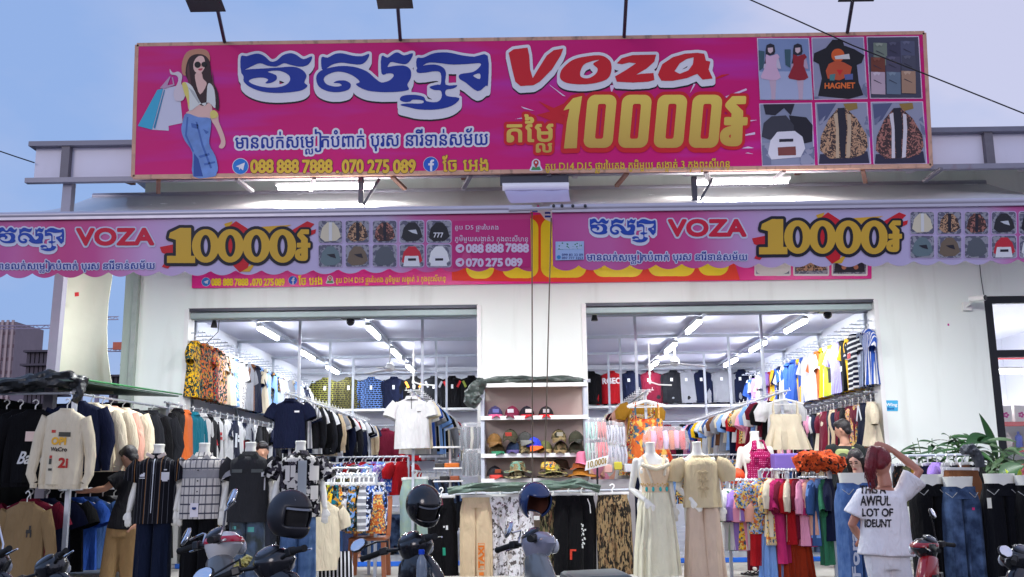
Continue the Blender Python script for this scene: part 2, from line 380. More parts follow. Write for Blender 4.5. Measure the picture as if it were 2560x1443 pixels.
for x0,x1 in ((-4.70,-.61),(.90,4.96)):
    b=MB(); b.box(x0+.002,x1-.002,FD-.012,FD+.05,3.755,3.80); b.build('head_trim',dark_m,shop,smooth=False)
    bevel(MB().box(x0+.01,x1-.01,FD+.05,FD+.2,3.66,3.785).build('shutter_box',mat('shutter_grey',C(150,165,165),.5,.3,var=.2,nscale=6),shop,smooth=False),.012)
    for xx in (x0,x1):
        s=1 if xx==x0 else -1
        MB().box(min(xx-.05*s,xx+.012*s),max(xx-.05*s,xx+.012*s),FD-.02,FD+.24,.3,3.79).build('door_jamb',white_m,shop,smooth=False)
    MB().box(x0,x1,FD-.05,FD-.02,.25,.31).build('threshold',mat('blue_strip',C(40,110,220),.45,var=.1),shop,smooth=False)
b=MB(); b.box(-5.60,-5.425,FD-.06,FD+.3,0,4.6); b.build('corner_pillar',mat('pillar_green',C(160,172,160),.7,var=.1,nscale=5),shop,smooth=False)
MB().box(-5.47,-5.40,FD-.1,FD-.005,0,4.3).build('corner_trim',mat('trim_grey',C(150,160,152),.6,var=.25,nscale=9,stain=((.4,.41,.4),6,.6)),shop,smooth=False)
b=MB()
for D_ in (14.9,17.3,19.7):
    b.beam((-5,D_,3.80),(5.25,D_,3.80),.05,.05)
for px,D_ in ((522,14.9),(639,17.3),(724,19.7),(2128,14.9),(2005,17.3),(1940,19.7)):
    x=U(px,850,D_).x; x=-4.96 if x<0 else 5.2; b.beam((x,D_,.3),(x,D_,3.8),.05,.05,(0,1,0))
b.build('ceiling_frame',steel_m,shop,smooth=False)
# lamps of the place: long LED tubes
tube_m=mat('lit_tube',(1,1,1),.4,var=0,emit=((.88,.93,1),38))
tubew_m=mat('lit_tube_warm',(1,1,1),.4,var=0,emit=((.97,.99,.97),19))
def lamp(name,label,a,b,group,power,color,m,wd=.06,down=(0,0,-1),size=None):
    a=Vector(a);b=Vector(b); mid=(a+b)/2; t=thing(name,label,'tube light',mid,0,group)
    d=(b-a).normalized(); MB().beam(a,b,wd*1.3,.03).build('housing',white_m,t,smooth=False)
    e=MB(); off=Vector(down)*(.012+wd*.5); e.tube([a+d*.03+off,b-d*.03+off],wd*.5,8); e.build('tube',m,t)
    L=bpy.data.lights.new('light','AREA'); L.shape='RECTANGLE'; L.size=(b-a).length; L.size_y=.12; L.energy=power; L.color=color
    lo=bpy.data.objects.new('light',L); COL.objects.link(lo); x=d; z=-Vector(down); y=z.cross(x); off=off+Vector(down)*(wd*.6)
    lo.matrix_world=Matrix(((x.x,y.x,z.x,0),(x.y,y.y,z.y,0),(x.z,y.z,z.z,0),(0,0,0,1))); lo.parent=t; lo.location=off; 
    return t
rows=(((672,828),(768,884),(832,921)),((934,826),(990,880),(1026,918)),((1733,812),(1676,866),(1634,909)),((1988,810),(1894,862),(1826,902)))
names=('row nearest the left wall','second row, before the middle pillar','third row, right of the middle pillar','row nearest the right wall')
place=('front','middle','rear')
for i,r in enumerate(rows):
    xs=[]
    for k,(px,py) in enumerate(r):
        p=Uz(px,py,3.74); xs.append(p.x)
        lamp('tube_light','%s white ceiling tube light in the %s'%(place[k],names[i]),(p.x,p.y-.6,3.74),(p.x,p.y+.6,3.74),'ceiling tube lights in the shop',22,(.93,.96,1),tube_m,.065)
    x=sum(xs)/3; t=MB().beam((x,14.05,3.79),(x,22,3.79),.07,.04).build('lighting_track',steel_m); tag(t,'grey metal track carrying the ceiling lights in the %s'%names[i],'lighting track','lighting tracks under the ceiling')
for a,b_,l in (((690,462),(940,458),'long lit tube under the left half of the big sign'),((1735,449),(1975,445),'long lit tube under the right half of the big sign')):
    p=U(*a,11.95);q=U(*b_,11.95); lamp('tube_light',l,p,q,'tube lights under the big sign',110,(1,.97,.88),tubew_m,.06)
for x,l in ((-4.0,'tube light under the left awning near its outer end'),(-1.3,'tube light under the left awning near its inner end'),(1.8,'tube light under the right awning near its inner end'),(4.6,'tube light under the right awning near its outer end')):
    lamp('tube_light',l,(x-.6,11.3,4.36),(x+.6,11.3,4.36),'tube lights under the awnings',102,(.95,1,1),tubew_m,.05)
# ------------------------------------------------------------------ canopy over the street front
can=thing('steel_canopy','pale grey steel canopy with box fascia projecting over the shop front','canopy',(.15,11.6,4.9))
b=MB(); b.box(-5.93,9.2,11.6,11.66,5.06,5.44); b.build('fascia',lilac_m,can,smooth=False)
b=MB(); b.box(-5.98,9.2,11.5,11.72,5.44,5.50); b.build('top_channel',mat('channel_grey',C(120,120,134),.5,.3,var=.15),can,smooth=False)
b=MB(); b.box(-5.98,9.2,11.48,11.56,4.97,5.03); b.box(-5.95,9.2,11.6,11.67,5.03,5.06); b.build('bottom_channel',mat('channel_pale',C(140,138,150),.5,.3,var=.15,stain=((.2,.05,.05),2,.7,(3,1,1))),can,smooth=False)
for px in (165,2475): 
    x=U(px,400,11.55).x; MB().box(x-.05,x+.05,11.52,11.6,5.03,5.44).build('bracket',mat('bracket_grey',C(112,108,116),.55,.3,var=.25,nscale=12),can,smooth=False)
MB().add([(-5.9,11.66,5.45),(9.2,11.66,5.45),(9.2,13.8,5.78),(-5.9,13.8,5.78),(-5.9,11.66,5.47),(9.2,11.66,5.47),(9.2,13.8,5.8),(-5.9,13.8,5.8)],[(3,2,1,0),(4,5,6,7),(0,1,5,4),(3,7,6,2),(0,4,7,3),(1,2,6,5)]).build('roof_sheet',mat('roof_white',C(214,220,220),.5,var=.06,nscale=2),can,smooth=False)
for i in range(9):
    x=-5.6+1.6*i; MB().beam((x,11.67,5.36),(x,13.8,5.69),.07,.12).build('rafter',lilac_m if i%3 else rust_m,can,smooth=False)
for D_,z in ((11.95,5.30),(12.6,5.42)): MB().beam((-5.9,D_,z),(9.2,D_,z),.06,.08).build('purlin',mat('purlin_green',C(120,140,138),.5,.2,var=.15),can,smooth=False)
MB().beam((-5.58,11.63,0),(-5.50,11.63,5.0),.11,.11,(0,1,0)).build('post',mat('post_grey',C(146,144,158),.5,.2,var=.12),can,smooth=False)
MB().beam((7.2,11.63,0),(7.2,11.63,5.0),.11,.11,(0,1,0)).build('post',MATS['post_grey'],can,smooth=False)
for i in range(11):   # struts holding the sign's foot
    x=-4.3+.93*i; MB().beam((x,11.34,4.93),(x+(.12 if i%2 else -.1),11.62,4.86),.05,.035).build('strut',rust_m if i%3==0 else MATS['bracket_grey'],can,smooth=False)
for px in (903,1735):
    p=U(px,452,11.5); b=MB(); b.beam(p+Vector((0,0,.05)),p+Vector((0,.02,-.28)),.06,.06,(0,1,0)); b.beam(p+Vector((.22,0,.02)),p+Vector((.03,.02,-.3)),.03,.03,(0,1,0)); b.build('brace',dark_m,can,smooth=False)
# ------------------------------------------------------------------ awnings
vinyl_m=mat('awning_vinyl',C(243,240,250),.25,var=.04,nscale=1.2,spec=.45,coat=.15,bump=.2,bscale=2.5)
val_m=mat('valance_vinyl',C(198,184,222),.45,var=.05,nscale=1.5)
bar_m=mat('awning_bar',C(190,186,200),.35,.2,var=.06)
def rip(x,z): return (.010*math.sin(x*2.1)+.009*math.sin(x*5.3+1)+.004*math.sin(x*13))*max(0,(4.19-z)/.6)
def awning(label,x0,x1,xb0,xb1,ph):
    t=thing('awning',label,'awning',((x0+x1)/2,10.3,4.2),0,'retractable awnings over the shop front')
    g=random.Random(ph); nx,ny=40,14; V=[]
    for j in range(ny+1):
        v=j/ny
        for i in range(nx+1):
            u=i/nx; x=(x0+(x1-x0)*u)*(1-v)+(xb0+(xb1-xb0)*u)*v; y=10.32+2.9*v
            z=4.235+1.06*v-.07*math.sin(PI*v)+.02*math.sin(u*23+ph+5*v)*math.sin(PI*v)+.028*math.sin(u*9+v*4+ph)*math.sin(PI*v)
            V.append((x,y,z))
    n=len(V); V+=[(x,y,z-.006) for x,y,z in V]; F=[]
    for j in range(ny):
        for i in range(nx):
            a=j*(nx+1)+i; F+= [(a,a+1,a+nx+2,a+nx+1),(a+n,a+nx+1+n,a+nx+2+n,a+1+n)]
    MB().add(V,F).build('fabric',vinyl_m,t)
    b=MB(); b.tube([(x0-.02,10.3,4.235),(x1+.02,10.3,4.235)],.035,10); b.box(x0,x1,10.262,10.285,4.175,4.205); b.build('front_bar',bar_m,t)
    MB().tube([(xb0-.02,13.25,5.3),(xb1+.02,13.25,5.3)],.05,10).build('roller',bar_m,t)
    for u in (.2,.8):
        x=x0+(x1-x0)*u; b=MB(); b.beam((x,10.33,4.19),(x+.5,11.7,4.5),.05,.04); b.beam((x+.5,11.7,4.5),(x,13.2,5.1),.05,.04); b.build('folding_arm',bar_m,t,smooth=False)
    # scalloped valance
    top=4.19; P=[]; per=.272; n=int((x1-x0)/per*10); low=3.60
    for i in range(n+1):
        x=x0+(x1-x0)*i/n; k=((x-x0)/per)%1; P.append((x,low-.055*math.sin(PI*k)**.8))
    b=MB(); V=[]; F=[]
    rows_=[(0,top),(1,low+.02)]
    for i,(x,z) in enumerate(P):
        V+=[(x,10.30+rip(x,q),q) for q in (top,low+.33,low+.05,z)]
    n3=len(V); V+=[(x,y+.004,z) for x,y,z in V]
    for i in range(len(P)-1):
        a=4*i
        for k in (0,1,2): F+=[(a+k,a+k+1,a+k+5,a+k+4),(a+k+n3,a+k+4+n3,a+k+5+n3,a+k+1+n3)]
        F.append((a+3,a+3+n3,a+7+n3,a+7))
    v=b.add(V,F).build('valance',val_m,t); return t,v
awnL,valL=awning('left awning with grey vinyl top and pink scalloped valance ending at the middle ropes',-6.02,.115,-5.9,.35,1)
awnR,valR=awning('right awning with grey vinyl top and pink scalloped valance running off the frame',.345,6.48,.1,6.4,4)
t=thing('awning_flap','small lilac vinyl flap bridging the gap between the two awnings','flap',(.05,10.6,4.3))
a,b_,c,d=U(1258,478,11.6),U(1420,476,11.6),U(1428,520,10.28),U(1278,524,10.28); V=[]
for j in range(9):
    for i in range(13):
        u=i/12;v=j/8; p=(a*(1-u)+b_*u)*(1-v)+(d*(1-u)+c*u)*v; p=p+Vector((0,0,-.05*math.sin(PI*v)+.012*math.sin(u*14+3*v)*math.sin(PI*v)+.07)); V.append(p)
MB().add(V,[(k*13+i,k*13+i+1,k*13+14+i,k*13+13+i) for k in range(8) for i in range(12)]).build('sheet',mat('flap_vinyl',C(190,186,216),.4,var=.05,nscale=2),t)
MB().tube([U(1256,468,11.35),U(1422,466,11.35)],.05,12).build('roller',vinyl_m,t)
MB().box(U(1250,452,11.3).x,U(1422,452,11.3).x,11.36,11.42,4.82,4.93).build('mounting_bar',dark_m,t,smooth=False)
q=MB(); q.tube([U(1272,525,10.26),U(1465,517,10.26)],.02,8); q.build('end_bar',bar_m,t)
for px in (1384,1405,1432,1463): MB().ell(U(px,515,10.24),.018,.018,.02,8,6).build('knob',dark_m,t)
for px0,py0,px1,py1,l in ((1330,530,1331,1215,'left of the two thin ropes hanging from the awning gap'),(1378,545,1362,1180,'right of the two thin ropes hanging from the awning gap')):
    p=U(px0,py0,10.24);q=U(px1,py1,11.3); o=MB().tube([p,p*.7+q*.3,q],.007,6).build('rope',mat('rope',C(96,84,74),.9)); tag(o,l,'rope','ropes hanging between the awnings')
# cream board beside the shop
V=[];W=[((160,640),(283,640)),((151,700),(279,700)),((143,760),(270,760)),((135,820),(267,820)),((128,880),(268,880)),((120,930),(274,930)),((112,985),(283,985))]
for k,(l,r) in enumerate(W):
    for i in range(9):
        u=i/8; V.append(U(l[0]*(1-u)+r[0]*u,l[1],12.2+.12*math.sin(PI*u)+.05*math.sin(k*1.1)))
n=len(V); V=[Vector(p) for p in V]; V+=[p+Vector((0,.015,0)) for p in V]
F=[]
for k in range(6):
    for i in range(8): a=k*9+i; F+=[(a,a+9,a+10,a+1),(a+n,a+1+n,a+10+n,a+9+n)]
for k in range(6): a=k*9; F+=[(a,a+n,a+9+n,a+9),(a+8,a+17,a+17+n,a+8+n)]
board=MB().add(V,F).build('plywood_board',mat('cream_board',C(204,204,184),.75,var=.06,nscale=4,stain=((.42,.38,.25),3,.6,(2,2,.25)),bump=.1,bscale=8)); tag(board,'tall curved cream board leaning beside the left corner of the shop','board')
o=MB().box(0,0,0,0,0,0) if 0 else None
p=U(192,736,12.14); o=MB().obox(p,(1,0,.1),(0,1,0),(-.1,0,1),.05,.008,.05).build('board_patch',mat('red_sticker',C(200,30,34),.5),board,smooth=False); 
# ------------------------------------------------------------------ neighbouring shop behind glass
nb=thing('glazed_shopfront','black framed glass front of the neighbouring shop at the right edge','shopfront',(7.8,FD+.05,0))
fr=mat('black_frame',C(30,31,36),.4,.3,var=.1)
b=MB(); b.box(6.5,6.62,FD+.02,FD+.12,.25,3.82); b.box(6.62,9.2,FD+.02,FD+.12,3.72,3.82); b.box(6.62,9.2,FD+.02,FD+.12,2.96,3.06); b.build('frame',fr,nb,smooth=False)
g=mat('window_glass',(1,1,1),.02,var=0,trans=1,spec=.5)
MB().box(6.62,9.2,FD+.06,FD+.07,.3,2.96).build('pane',g,nb,smooth=False); MB().box(6.62,9.2,FD+.06,FD+.07,3.06,3.72).build('pane',g,nb,smooth=False)
MB().box(5.52,9.3,19,19.2,0,4).build('back_wall',inner_m,nb,smooth=False); MB().box(5.5,9.3,FD+.2,19,3.9,3.95).build('ceiling',inner_m,nb,smooth=False)
MB().box(5.5,9.3,FD+.2,19,.25,.3).build('floor',MATS['floor_tile'],nb,smooth=False); MB().box(9.2,9.4,FD,19.2,0,4).build('side_wall',inner_m,nb,smooth=False)
MB().beam((6.7,17.9,3.4),(9.2,17.9,3.4),.05,.04).build('red_rail',mat('red_rail',C(190,60,64),.5),nb,smooth=False)
lamp('tube_light','lit white tube inside the neighbouring glass front',(6.9,16.2,3.05),(9.1,16.2,3.05),None,260,(1,.98,.95),tube_m,.07)
sh=thing('shop_shelf','white shelf unit with red edges in the neighbouring shop','shelf',(7.9,15.9,.3))
MB().box(6.75,9.1,16.15,16.2,.3,2.5).build('back_panel',inner_m,sh,smooth=False)
for z in (.75,1.25,1.72,2.12): 
    MB().box(6.75,9.1,15.75,16.15,z,z+.03).build('shelf_board',white_m,sh,smooth=False); MB().box(6.75,9.1,15.735,15.75,z-.03,z+.04).build('price_strip',mat('price_strip',C(214,96,96),.5),sh,smooth=False)
g=random.Random(3)
pk=mat('white_carton',C(226,220,222),.5,var=.04)
for i in range(9):
    x=6.88+.24*i; o=bevel(MB().box(x-.1,x+.1,15.8,16.0,2.15,2.42+.0).build('carton',pk,smooth=False),.006); tag(o,('first','second','third','fourth','fifth','sixth','seventh','eighth','ninth')[i]+' white carton with magenta flower mark from the black mullion on the upper shelf','carton','white cartons on the neighbouring shelf')
    m=MB(); 
    for k in range(5): a=k*2*PI/5; m.ell((x+.03*math.cos(a),15.797,2.27+.03*math.sin(a)),.022,.003,.022,8,4)
    m.build('mark',mat('magenta_mark',C(190,40,140),.5),o)
cols=((200,40,50),(220,90,90),(40,70,180),(235,225,225),(210,50,60),(230,120,140),(60,90,200),(190,30,40)); cn=('red','coral','blue','white','red','pink','blue','red'); seen={}
for zi,z in enumerate((1.75,1.28,.78)):
    for i in range(14):
        x=6.84+.16*i; ci=g.randrange(8); c=cols[ci]; key=(cn[ci],zi); seen[key]=seen.get(key,0)+1; h=g.uniform(.16,.3)
        b=MB(); b.box(x-.06,x+.06,15.8,15.98,z,z+h) if g.random()<.6 else b.lathe([(.05,z),(.055,z+.02),(.055,z+h*.7),(.02,z+h*.85),(.02,z+h)],(x,15.88,0),10)
        o=b.build('package',mat('pack_%d_%d_%d'%c,C(*c),.4,var=.1)); tag(o,'%s %s package from the mullion on the neighbouring shop\'s %s shelf'%(('first','second','third','fourth','fifth','sixth','seventh','eighth')[min(7,seen[key]-1)],cn[ci],('upper','middle','lower')[zi]),'package','packages on the neighbouring shelves')
# security camera, notice sticker, cable
cc=thing('security_camera','white bullet security camera on the wall beside the black glass frame','camera',U(2443,755,13.6))
p=U(2440,752,13.55); b=MB(); b.tube([p+Vector((.07,-.12,.02)),p+Vector((-.06,.05,.03))],.042,12); b.build('body',white_m,cc); MB().tube([p+Vector((.078,-.13,.02)),p+Vector((.066,-.114,.02))],.036,12).build('lens',black_m,cc)
MB().box(p.x-.09,p.x+.02,FD-.06,FD-.005,p.z-.1,p.z+.02).build('junction_box',white_m,cc,smooth=False); MB().tube([p+Vector((-.03,.03,0)),p+Vector((-.05,.2,-.05))],.015,8).build('arm',white_m,cc)
q=U(2452,690,13.78); o=MB().tube([q+Vector((0,-.01,.4)),q,U(2460,742,13.77)],.006,6).build('wall_cable',dark_m); tag(o,'thin dark cable running down the white wall to the security camera','cable')
# ------------------------------------------------------------------ far background
def far(px,py,D): return U(px,py,D)
tw=thing('tower_block','pinkish high rise with vertical ribs behind the shop at the left edge','building',far(0,1100,300))
a=far(-60,806,300); b_=far(40,806,300); zt=a.z
MB().box(a.x,b_.x,300,318,0,zt).build('wall',mat('tower_wall',C(150,136,144),.8,var=.2,nscale=.3),tw,smooth=False)
for i in range(8): x=b_.x-.6-i*1.6; MB().box(x-.45,x+.2,299.4,300,0,zt+.5).build('rib',mat('tower_rib',C(190,168,166),.8,var=.12,nscale=.5),tw,smooth=False)
for k in range(12): MB().box(a.x,b_.x,299.9,300,zt-4-4*k,zt-3-4*k).build('floor_band',mat('tower_band',C(120,96,104),.7),tw,smooth=False)
def frame_tower(label,px0,px1,py,D,n,fl,grp):
    a=far(px0,py,D);b_=far(px1,py,D); t=thing('unfinished_tower',label,'building',((a.x+b_.x)/2,D,0),0,grp); m=mat('raw_concrete',C(92,84,92),.9,var=.2,nscale=.2); w_=b_.x-a.x
    for k in range(n):
        z=a.z-fl*k; q=MB(); q.box(a.x-.6*(k%2),b_.x+.6,D-1.2,D+12,z-.5,z); q.build('floor_slab',m,t,smooth=False)
    for i in range(5): x=a.x+.8+(w_-1.6)*i/4; MB().box(x-.4,x+.4,D,D+1,0,a.z).build('column',m,t,smooth=False)
    MB().box(a.x+1,b_.x-1,D+5,D+8,0,a.z).build('core',mat('dark_core',C(52,46,56),.9,var=.2,nscale=.2),t,smooth=False)
    return t,a,b_
frame_tower('dark unfinished concrete tower with curved slab edges far behind on the left',64,124,877,240,14,3.3,'unfinished towers behind the shop')
t,a,b_=frame_tower('dark unfinished concrete tower with roof frame beside the shop corner',272,330,938,260,9,3.6,'unfinished towers behind the shop')
q=MB(); q.box(a.x+2,b_.x-2,262,266,a.z+2.6,a.z+3.2); q.build('roof_frame',MATS['raw_concrete'],t,smooth=False); MB().box(a.x+3,a.x+4,263,264,a.z,a.z+2.6).build('roof_post',MATS['raw_concrete'],t,smooth=False)
def crane(label,x0,x1,py,D,mast,col):
    a=far(x0,py+1,D); b_=far(x1,py-1,D); t=thing('tower_crane',label,'crane',(0.5*(a.x+b_.x),D,0),0,'cranes over the building sites'); m=mat('crane_%d'%col[0],C(*col),.6,var=.1)
    j=MB(); n=14
    for s in (0,.9): j.beam(a+Vector((0,0,s)),b_+Vector((0,0,s)),.25,.25)
    for i in range(n): p=a.lerp(b_,i/n);q=a.lerp(b_,(i+1)/n); j.beam(p+Vector((0,0,.9*(i%2))),q+Vector((0,0,.9*((i+1)%2))),.14,.14)
    j.build('jib',m,t,smooth=False); p=far(mast,py,D); MB().box(p.x-.5,p.x+.5,D-.5,D+.5,0,p.z+2).build('mast',m,t,smooth=False); MB().box(p.x-1,p.x+1,D-1,D+1,p.z-1.5,p.z-.2).build('cab',mat('crane_cab',C(80,70,80),.6),t,smooth=False); return t
crane('pale crane with long level jib over the left towers',-60,128,822,280,-40,(150,136,160))
crane('upper pale crane jib poking out right of the cream board',190,296,800,300,215,(176,166,182))
crane('lower pale crane with orange counterweight right of the cream board',230,330,879,290,250,(152,140,164))
p=far(304,866,289); o=MB().box(p.x-2.4,p.x+2.6,288.5,289.5,p.z-1,p.z+1.2).build('crane_sign',mat('orange_panel',C(214,110,80),.6,var=.2,nscale=.8),smooth=False); tag(o,'small orange panel on the lower crane beside the shop corner','crane sign')
for (P,l) in (([(1872,-2),(1990,50),(2130,113),(2340,196),(2565,286)],'dark overhead wire sagging past the top right corner of the big sign'),([(-4,377),(40,392),(86,407)],'dark wire running to the left end of the canopy')):
    o=MB().tube([U(x,y,10.9 if P[0][0]>0 else 11.55) for x,y in P],.008,6).build('overhead_wire',black_m); tag(o,l,'wire')
# ================================================================== signs and their printing
SLP=.0154; SD=11.3
def unsk(pts,x0=342): return np.array([(x,y+SLP*(x-x0)) for x,y in pts],float)
def skfn(D,lift,x0=342): return lambda x,y: U(x,y-SLP*(x-x0),D-lift)
def c1(*p): return unsk([(320+x/2.6667,60+y/2.6667) for x,y in p])
def c2(*p): return unsk([(1240+x/2.2857,60+y/2.2857) for x,y in p])
def c8(*p): return unsk([(1880+x/4.1222,80+y/4.1222) for x,y in p])
_TAIL=None
def kh(s):
    """a line of script in visual order; '^' stands for the tall right half of the split vowel"""
    global _TAIL
    if _TAIL is None:
        g=[p for p in text_polys('\u17c0') if np.ptp(p[:,1])>.25]; m=max(p[:,0].max() for p in g); g=[p for p in g if p[:,0].max()>m-.3]; x=min(p[:,0].min() for p in g); _TAIL=[p-np.array([x,0]) for p in g]
    out=[];X=0
    for i,part in enumerate(s.split('^')):
        if i: out+=[p+np.array([X+.03,0]) for p in _TAIL]; X=max(p[:,0].max() for p in out)+.04
        if part:
            q=line_polys(part); x=min(p[:,0].min() for p in q); out+=[p+np.array([X-x,0]) for p in q]; X=max(p[:,0].max() for p in out)+.06
    return out
K_LINE='មានលក់សេម{ល}^កបំពាក់ បុរស នារីទាន់សម័យ'
K_ADDR='តូប D14 D15 ផ{ស}ារៃបតង ភូមិមួយ សង{ក}ាត់ 3 ក{រ}ុងព{រ}ះសីហនុ'
def drop(fr,n,dx=0):
    f,x0,y0,res=fr; H,W=f.shape; g=np.zeros((H+n+2,W+abs(dx)+2),np.float32)
    for k in range(0,n+1,2): o=int(dx*k/max(n,1)); g[k:k+H,o:o+W]=np.maximum(g[k:k+H,o:o+W],f)
    return g,x0,y0,res
def ink(fr,part,col,parent,fn,mt=None):
    return cut(MB(),fr,fn,30).build(part,mt or INK(col),parent,smooth=False)
big=thing('billboard','huge magenta billboard with blue script, red and gold lettering above the shop','sign',(.15,SD,4.95))
def gradmat(name,c0,c1_,axis='Z',kind='grad'):
    m=mat(name,c0,.5,var=.05,nscale=3); t=m.node_tree; N=t.nodes.new; L=t.links.new; b=t.nodes['Principled BSDF']; tcn=N('ShaderNodeTexCoord'); s=N('ShaderNodeSeparateXYZ'); L(tcn.outputs['Generated'],s.inputs[0]); r=N('ShaderNodeValToRGB'); r.color_ramp.elements[0].color=tuple(c0)+(1,); r.color_ramp.elements[1].color=tuple(c1_)+(1,); L(s.outputs[axis],r.inputs[0]); L(r.outputs[0],b.inputs['Base Color']); return m,r
MAG=C(206,8,112); PUR=C(190,44,160)
sm=mat('billboard_vinyl',MAG,.5,var=.06,nscale=.7,spec=.25,bump=.3,bscale=1.6)
t=sm.node_tree; N=t.nodes.new; L=t.links.new
tcn=N('ShaderNodeTexCoord'); mpp=N('ShaderNodeMapping'); mpp.inputs['Rotation'].default_value=(0,.42,0); mpp.inputs['Scale'].default_value=(.22,1,1.5); nz=N('ShaderNodeTexNoise'); nz.inputs['Scale'].default_value=1.7; nz.inputs['Detail'].default_value=3; rr=N('ShaderNodeValToRGB'); rr.color_ramp.elements[0].position=.50; rr.color_ramp.elements[1].position=.72; rr.color_ramp.elements[0].color=MAG+(1,); rr.color_ramp.elements[1].color=PUR+(1,)
L(tcn.outputs['Object'],mpp.inputs[0]); L(mpp.outputs[0],nz.inputs[0]); L(nz.outputs[0],rr.inputs[0]); L(rr.outputs[0],t.nodes['Principled BSDF'].inputs['Base Color'])
tl,tr,br,bl=U(342,112,SD),U(2311,82,SD),U(2328,414,SD),U(332,442,SD)
MB().add([tl,tr,br,bl]+[p+Vector((0,.03,0)) for p in (tl,tr,br,bl)],[(3,2,1,0),(4,5,6,7),(0,1,5,4),(1,2,6,5),(2,3,7,6),(3,0,4,7)]).build('panel',sm,big,smooth=False)
wood=mat('frame_wood',C(206,160,134),.7,var=.3,nscale=6,stain=((.05,.04,.04),5,.8,(2,1,1)))
b=MB()
for p,q in ((tl,tr),(tr,br),(br,bl),(bl,tl)): b.beam(p+Vector((0,.02,0)),q+Vector((0,.02,0)),.045,.045,(0,1,0))
b.build('frame',wood,big,smooth=False)
b=MB(); 
for i in range(7):
    x=-4.3+1.48*i; b.beam((x,SD+.06,4.97),(x,SD+.06,6.6),.05,.05,(0,1,0)); b.beam((x,SD+.07,6.2),(x,12.6,5.7),.04,.04)
b.build('back_frame',dark_m,big,smooth=False)
def L_(k): return skfn(SD,.004*k)
BLUE=C(22,52,148); WHT=C(224,222,228); BLK=C(26,22,34); GOLD=C(222,180,60); RED=C(206,28,40)
NAME=[c1((752,218),(790,215),(830,203),(870,198),(910,215),(950,250),(990,245),(1030,210),(1080,195),(1120,205),(1170,235),(1228,215),(1205,268),(1150,285),(1080,272),(1040,262),(990,283),(930,278),(880,262),(830,280),(785,302),(754,318)),
 c1((754,318),(800,303),(900,297),(1010,290),(1100,285),(1160,305),(1190,345),(1175,390),(1197,412),(1160,442),(1080,456),(980,460),(890,450),(815,422),(772,385),(770,350)),
 c1((805,380),(840,362),(900,358),(935,372),(915,395),(955,392),(990,370),(985,340),(930,318),(1010,312),(1070,340),(1080,375),(1050,408),(980,424),(900,420),(835,402))[::-1],
 c1((1290,222),(1330,225),(1380,200),(1430,196),(1500,212),(1560,215),(1608,200),(1590,245),(1550,270),(1480,265),(1420,258),(1360,272),(1320,298),(1292,300)),
 c1((1255,375),(1262,335),(1300,305),(1400,282),(1500,285),(1590,315),(1650,365),(1690,390),(1740,378),(1770,350),(1760,330),(1700,330),(1690,300),(1720,290),(1790,278),(1850,280),(1885,310),(1885,360),(1862,405),(1872,438),(1800,452),(1700,455),(1600,445),(1540,420),(1520,400),(1545,385),(1500,345),(1440,322),(1380,320),(1320,345),(1305,375),(1330,405),(1385,418),(1425,410),(1405,395),(1370,392),(1400,378),(1450,378),(1485,402),(1470,438),(1400,455),(1330,448),(1275,420)),
 c1((1690,215),(1730,225),(1770,198),(1800,190),(1840,210),(1900,195),(1880,245),(1850,268),(1800,262),(1750,255),(1725,300),(1725,330),(1690,330)),
 c1((1925,230),(1970,225),(2040,195),(2130,190),(2230,210),(2310,218),(2398,212),(2400,400),(2385,412),(2330,448),(2250,390),(2210,365),(2215,335),(2300,320),(2345,285),(2345,262),(2250,268),(2150,270),(2050,258),(1990,262),(1930,300)),
 c1((2300,345),(2345,330),(2345,368))[::-1],
 c1((1925,300),(1960,280),(2040,270),(2100,290),(2120,330),(2118,405),(2195,408),(2170,430),(2120,440),(2125,480),(2210,495),(2160,545),(2060,570),(1940,570),(1870,555),(1815,540),(1860,530),(1960,530),(1965,510),(1900,505),(1880,518),(1840,520),(1812,505),(1830,480),(1900,472),(1970,485),(1990,515),(2060,520),(2090,490),(2085,445),(2040,440),(2010,420),(2060,405),(2085,400),(2085,330),(2050,315),(1980,325),(1930,325))]
NAME=[smooth_poly(p,3) for p in NAME]
VOZA=[c2((72,165),(100,145),(180,135),(190,180),(195,260),(210,310),(240,260),(290,180),(330,150),(385,140),(370,180),(320,260),(250,330),(215,350),(140,355),(110,330),(90,250)),
 smooth_poly(c2((365,300),(380,255),(440,205),(520,185),(600,180),(650,210),(660,260),(640,310),(580,335),(500,345),(420,340),(380,325))),smooth_poly(c2((480,280),(500,235),(540,215),(590,205),(555,228),(580,255),(570,285),(530,310),(490,305)))[::-1],
 c2((690,225),(720,195),(780,178),(915,175),(905,215),(860,255),(800,290),(830,285),(900,280),(905,320),(870,330),(780,335),(690,330),(680,300),(740,265),(800,225),(760,220),(720,230)),
 c2((925,290),(950,230),(1010,190),(1080,170),(1150,165),(1190,170),(1200,210),(1225,215),(1215,260),(1238,312),(1180,318),(1150,285),(1090,310),(1010,325),(945,325)),c2((1020,270),(1050,225),(1090,200),(1130,190),(1125,230),(1100,265),(1050,285))[::-1]]
def logo(polys,parent,r,n,k0,fnk,col,part,outline=WHT,dx=0):
    fr=raster(polys,pad=r+4); d=dilate(fr,r)
    ink(drop(d,n+4,dx),part+'_shadow',BLK,parent,fnk(k0)); ink(drop(d,n,dx),part+'_outline',outline,parent,fnk(k0+1)); ink(fr,part,col,parent,fnk(k0+2))
for p in (0,): logo(NAME,big,7,19,1,L_,BLUE,'shop_name')
logo(VOZA,big,8,10,1,L_,RED,'latin_name')
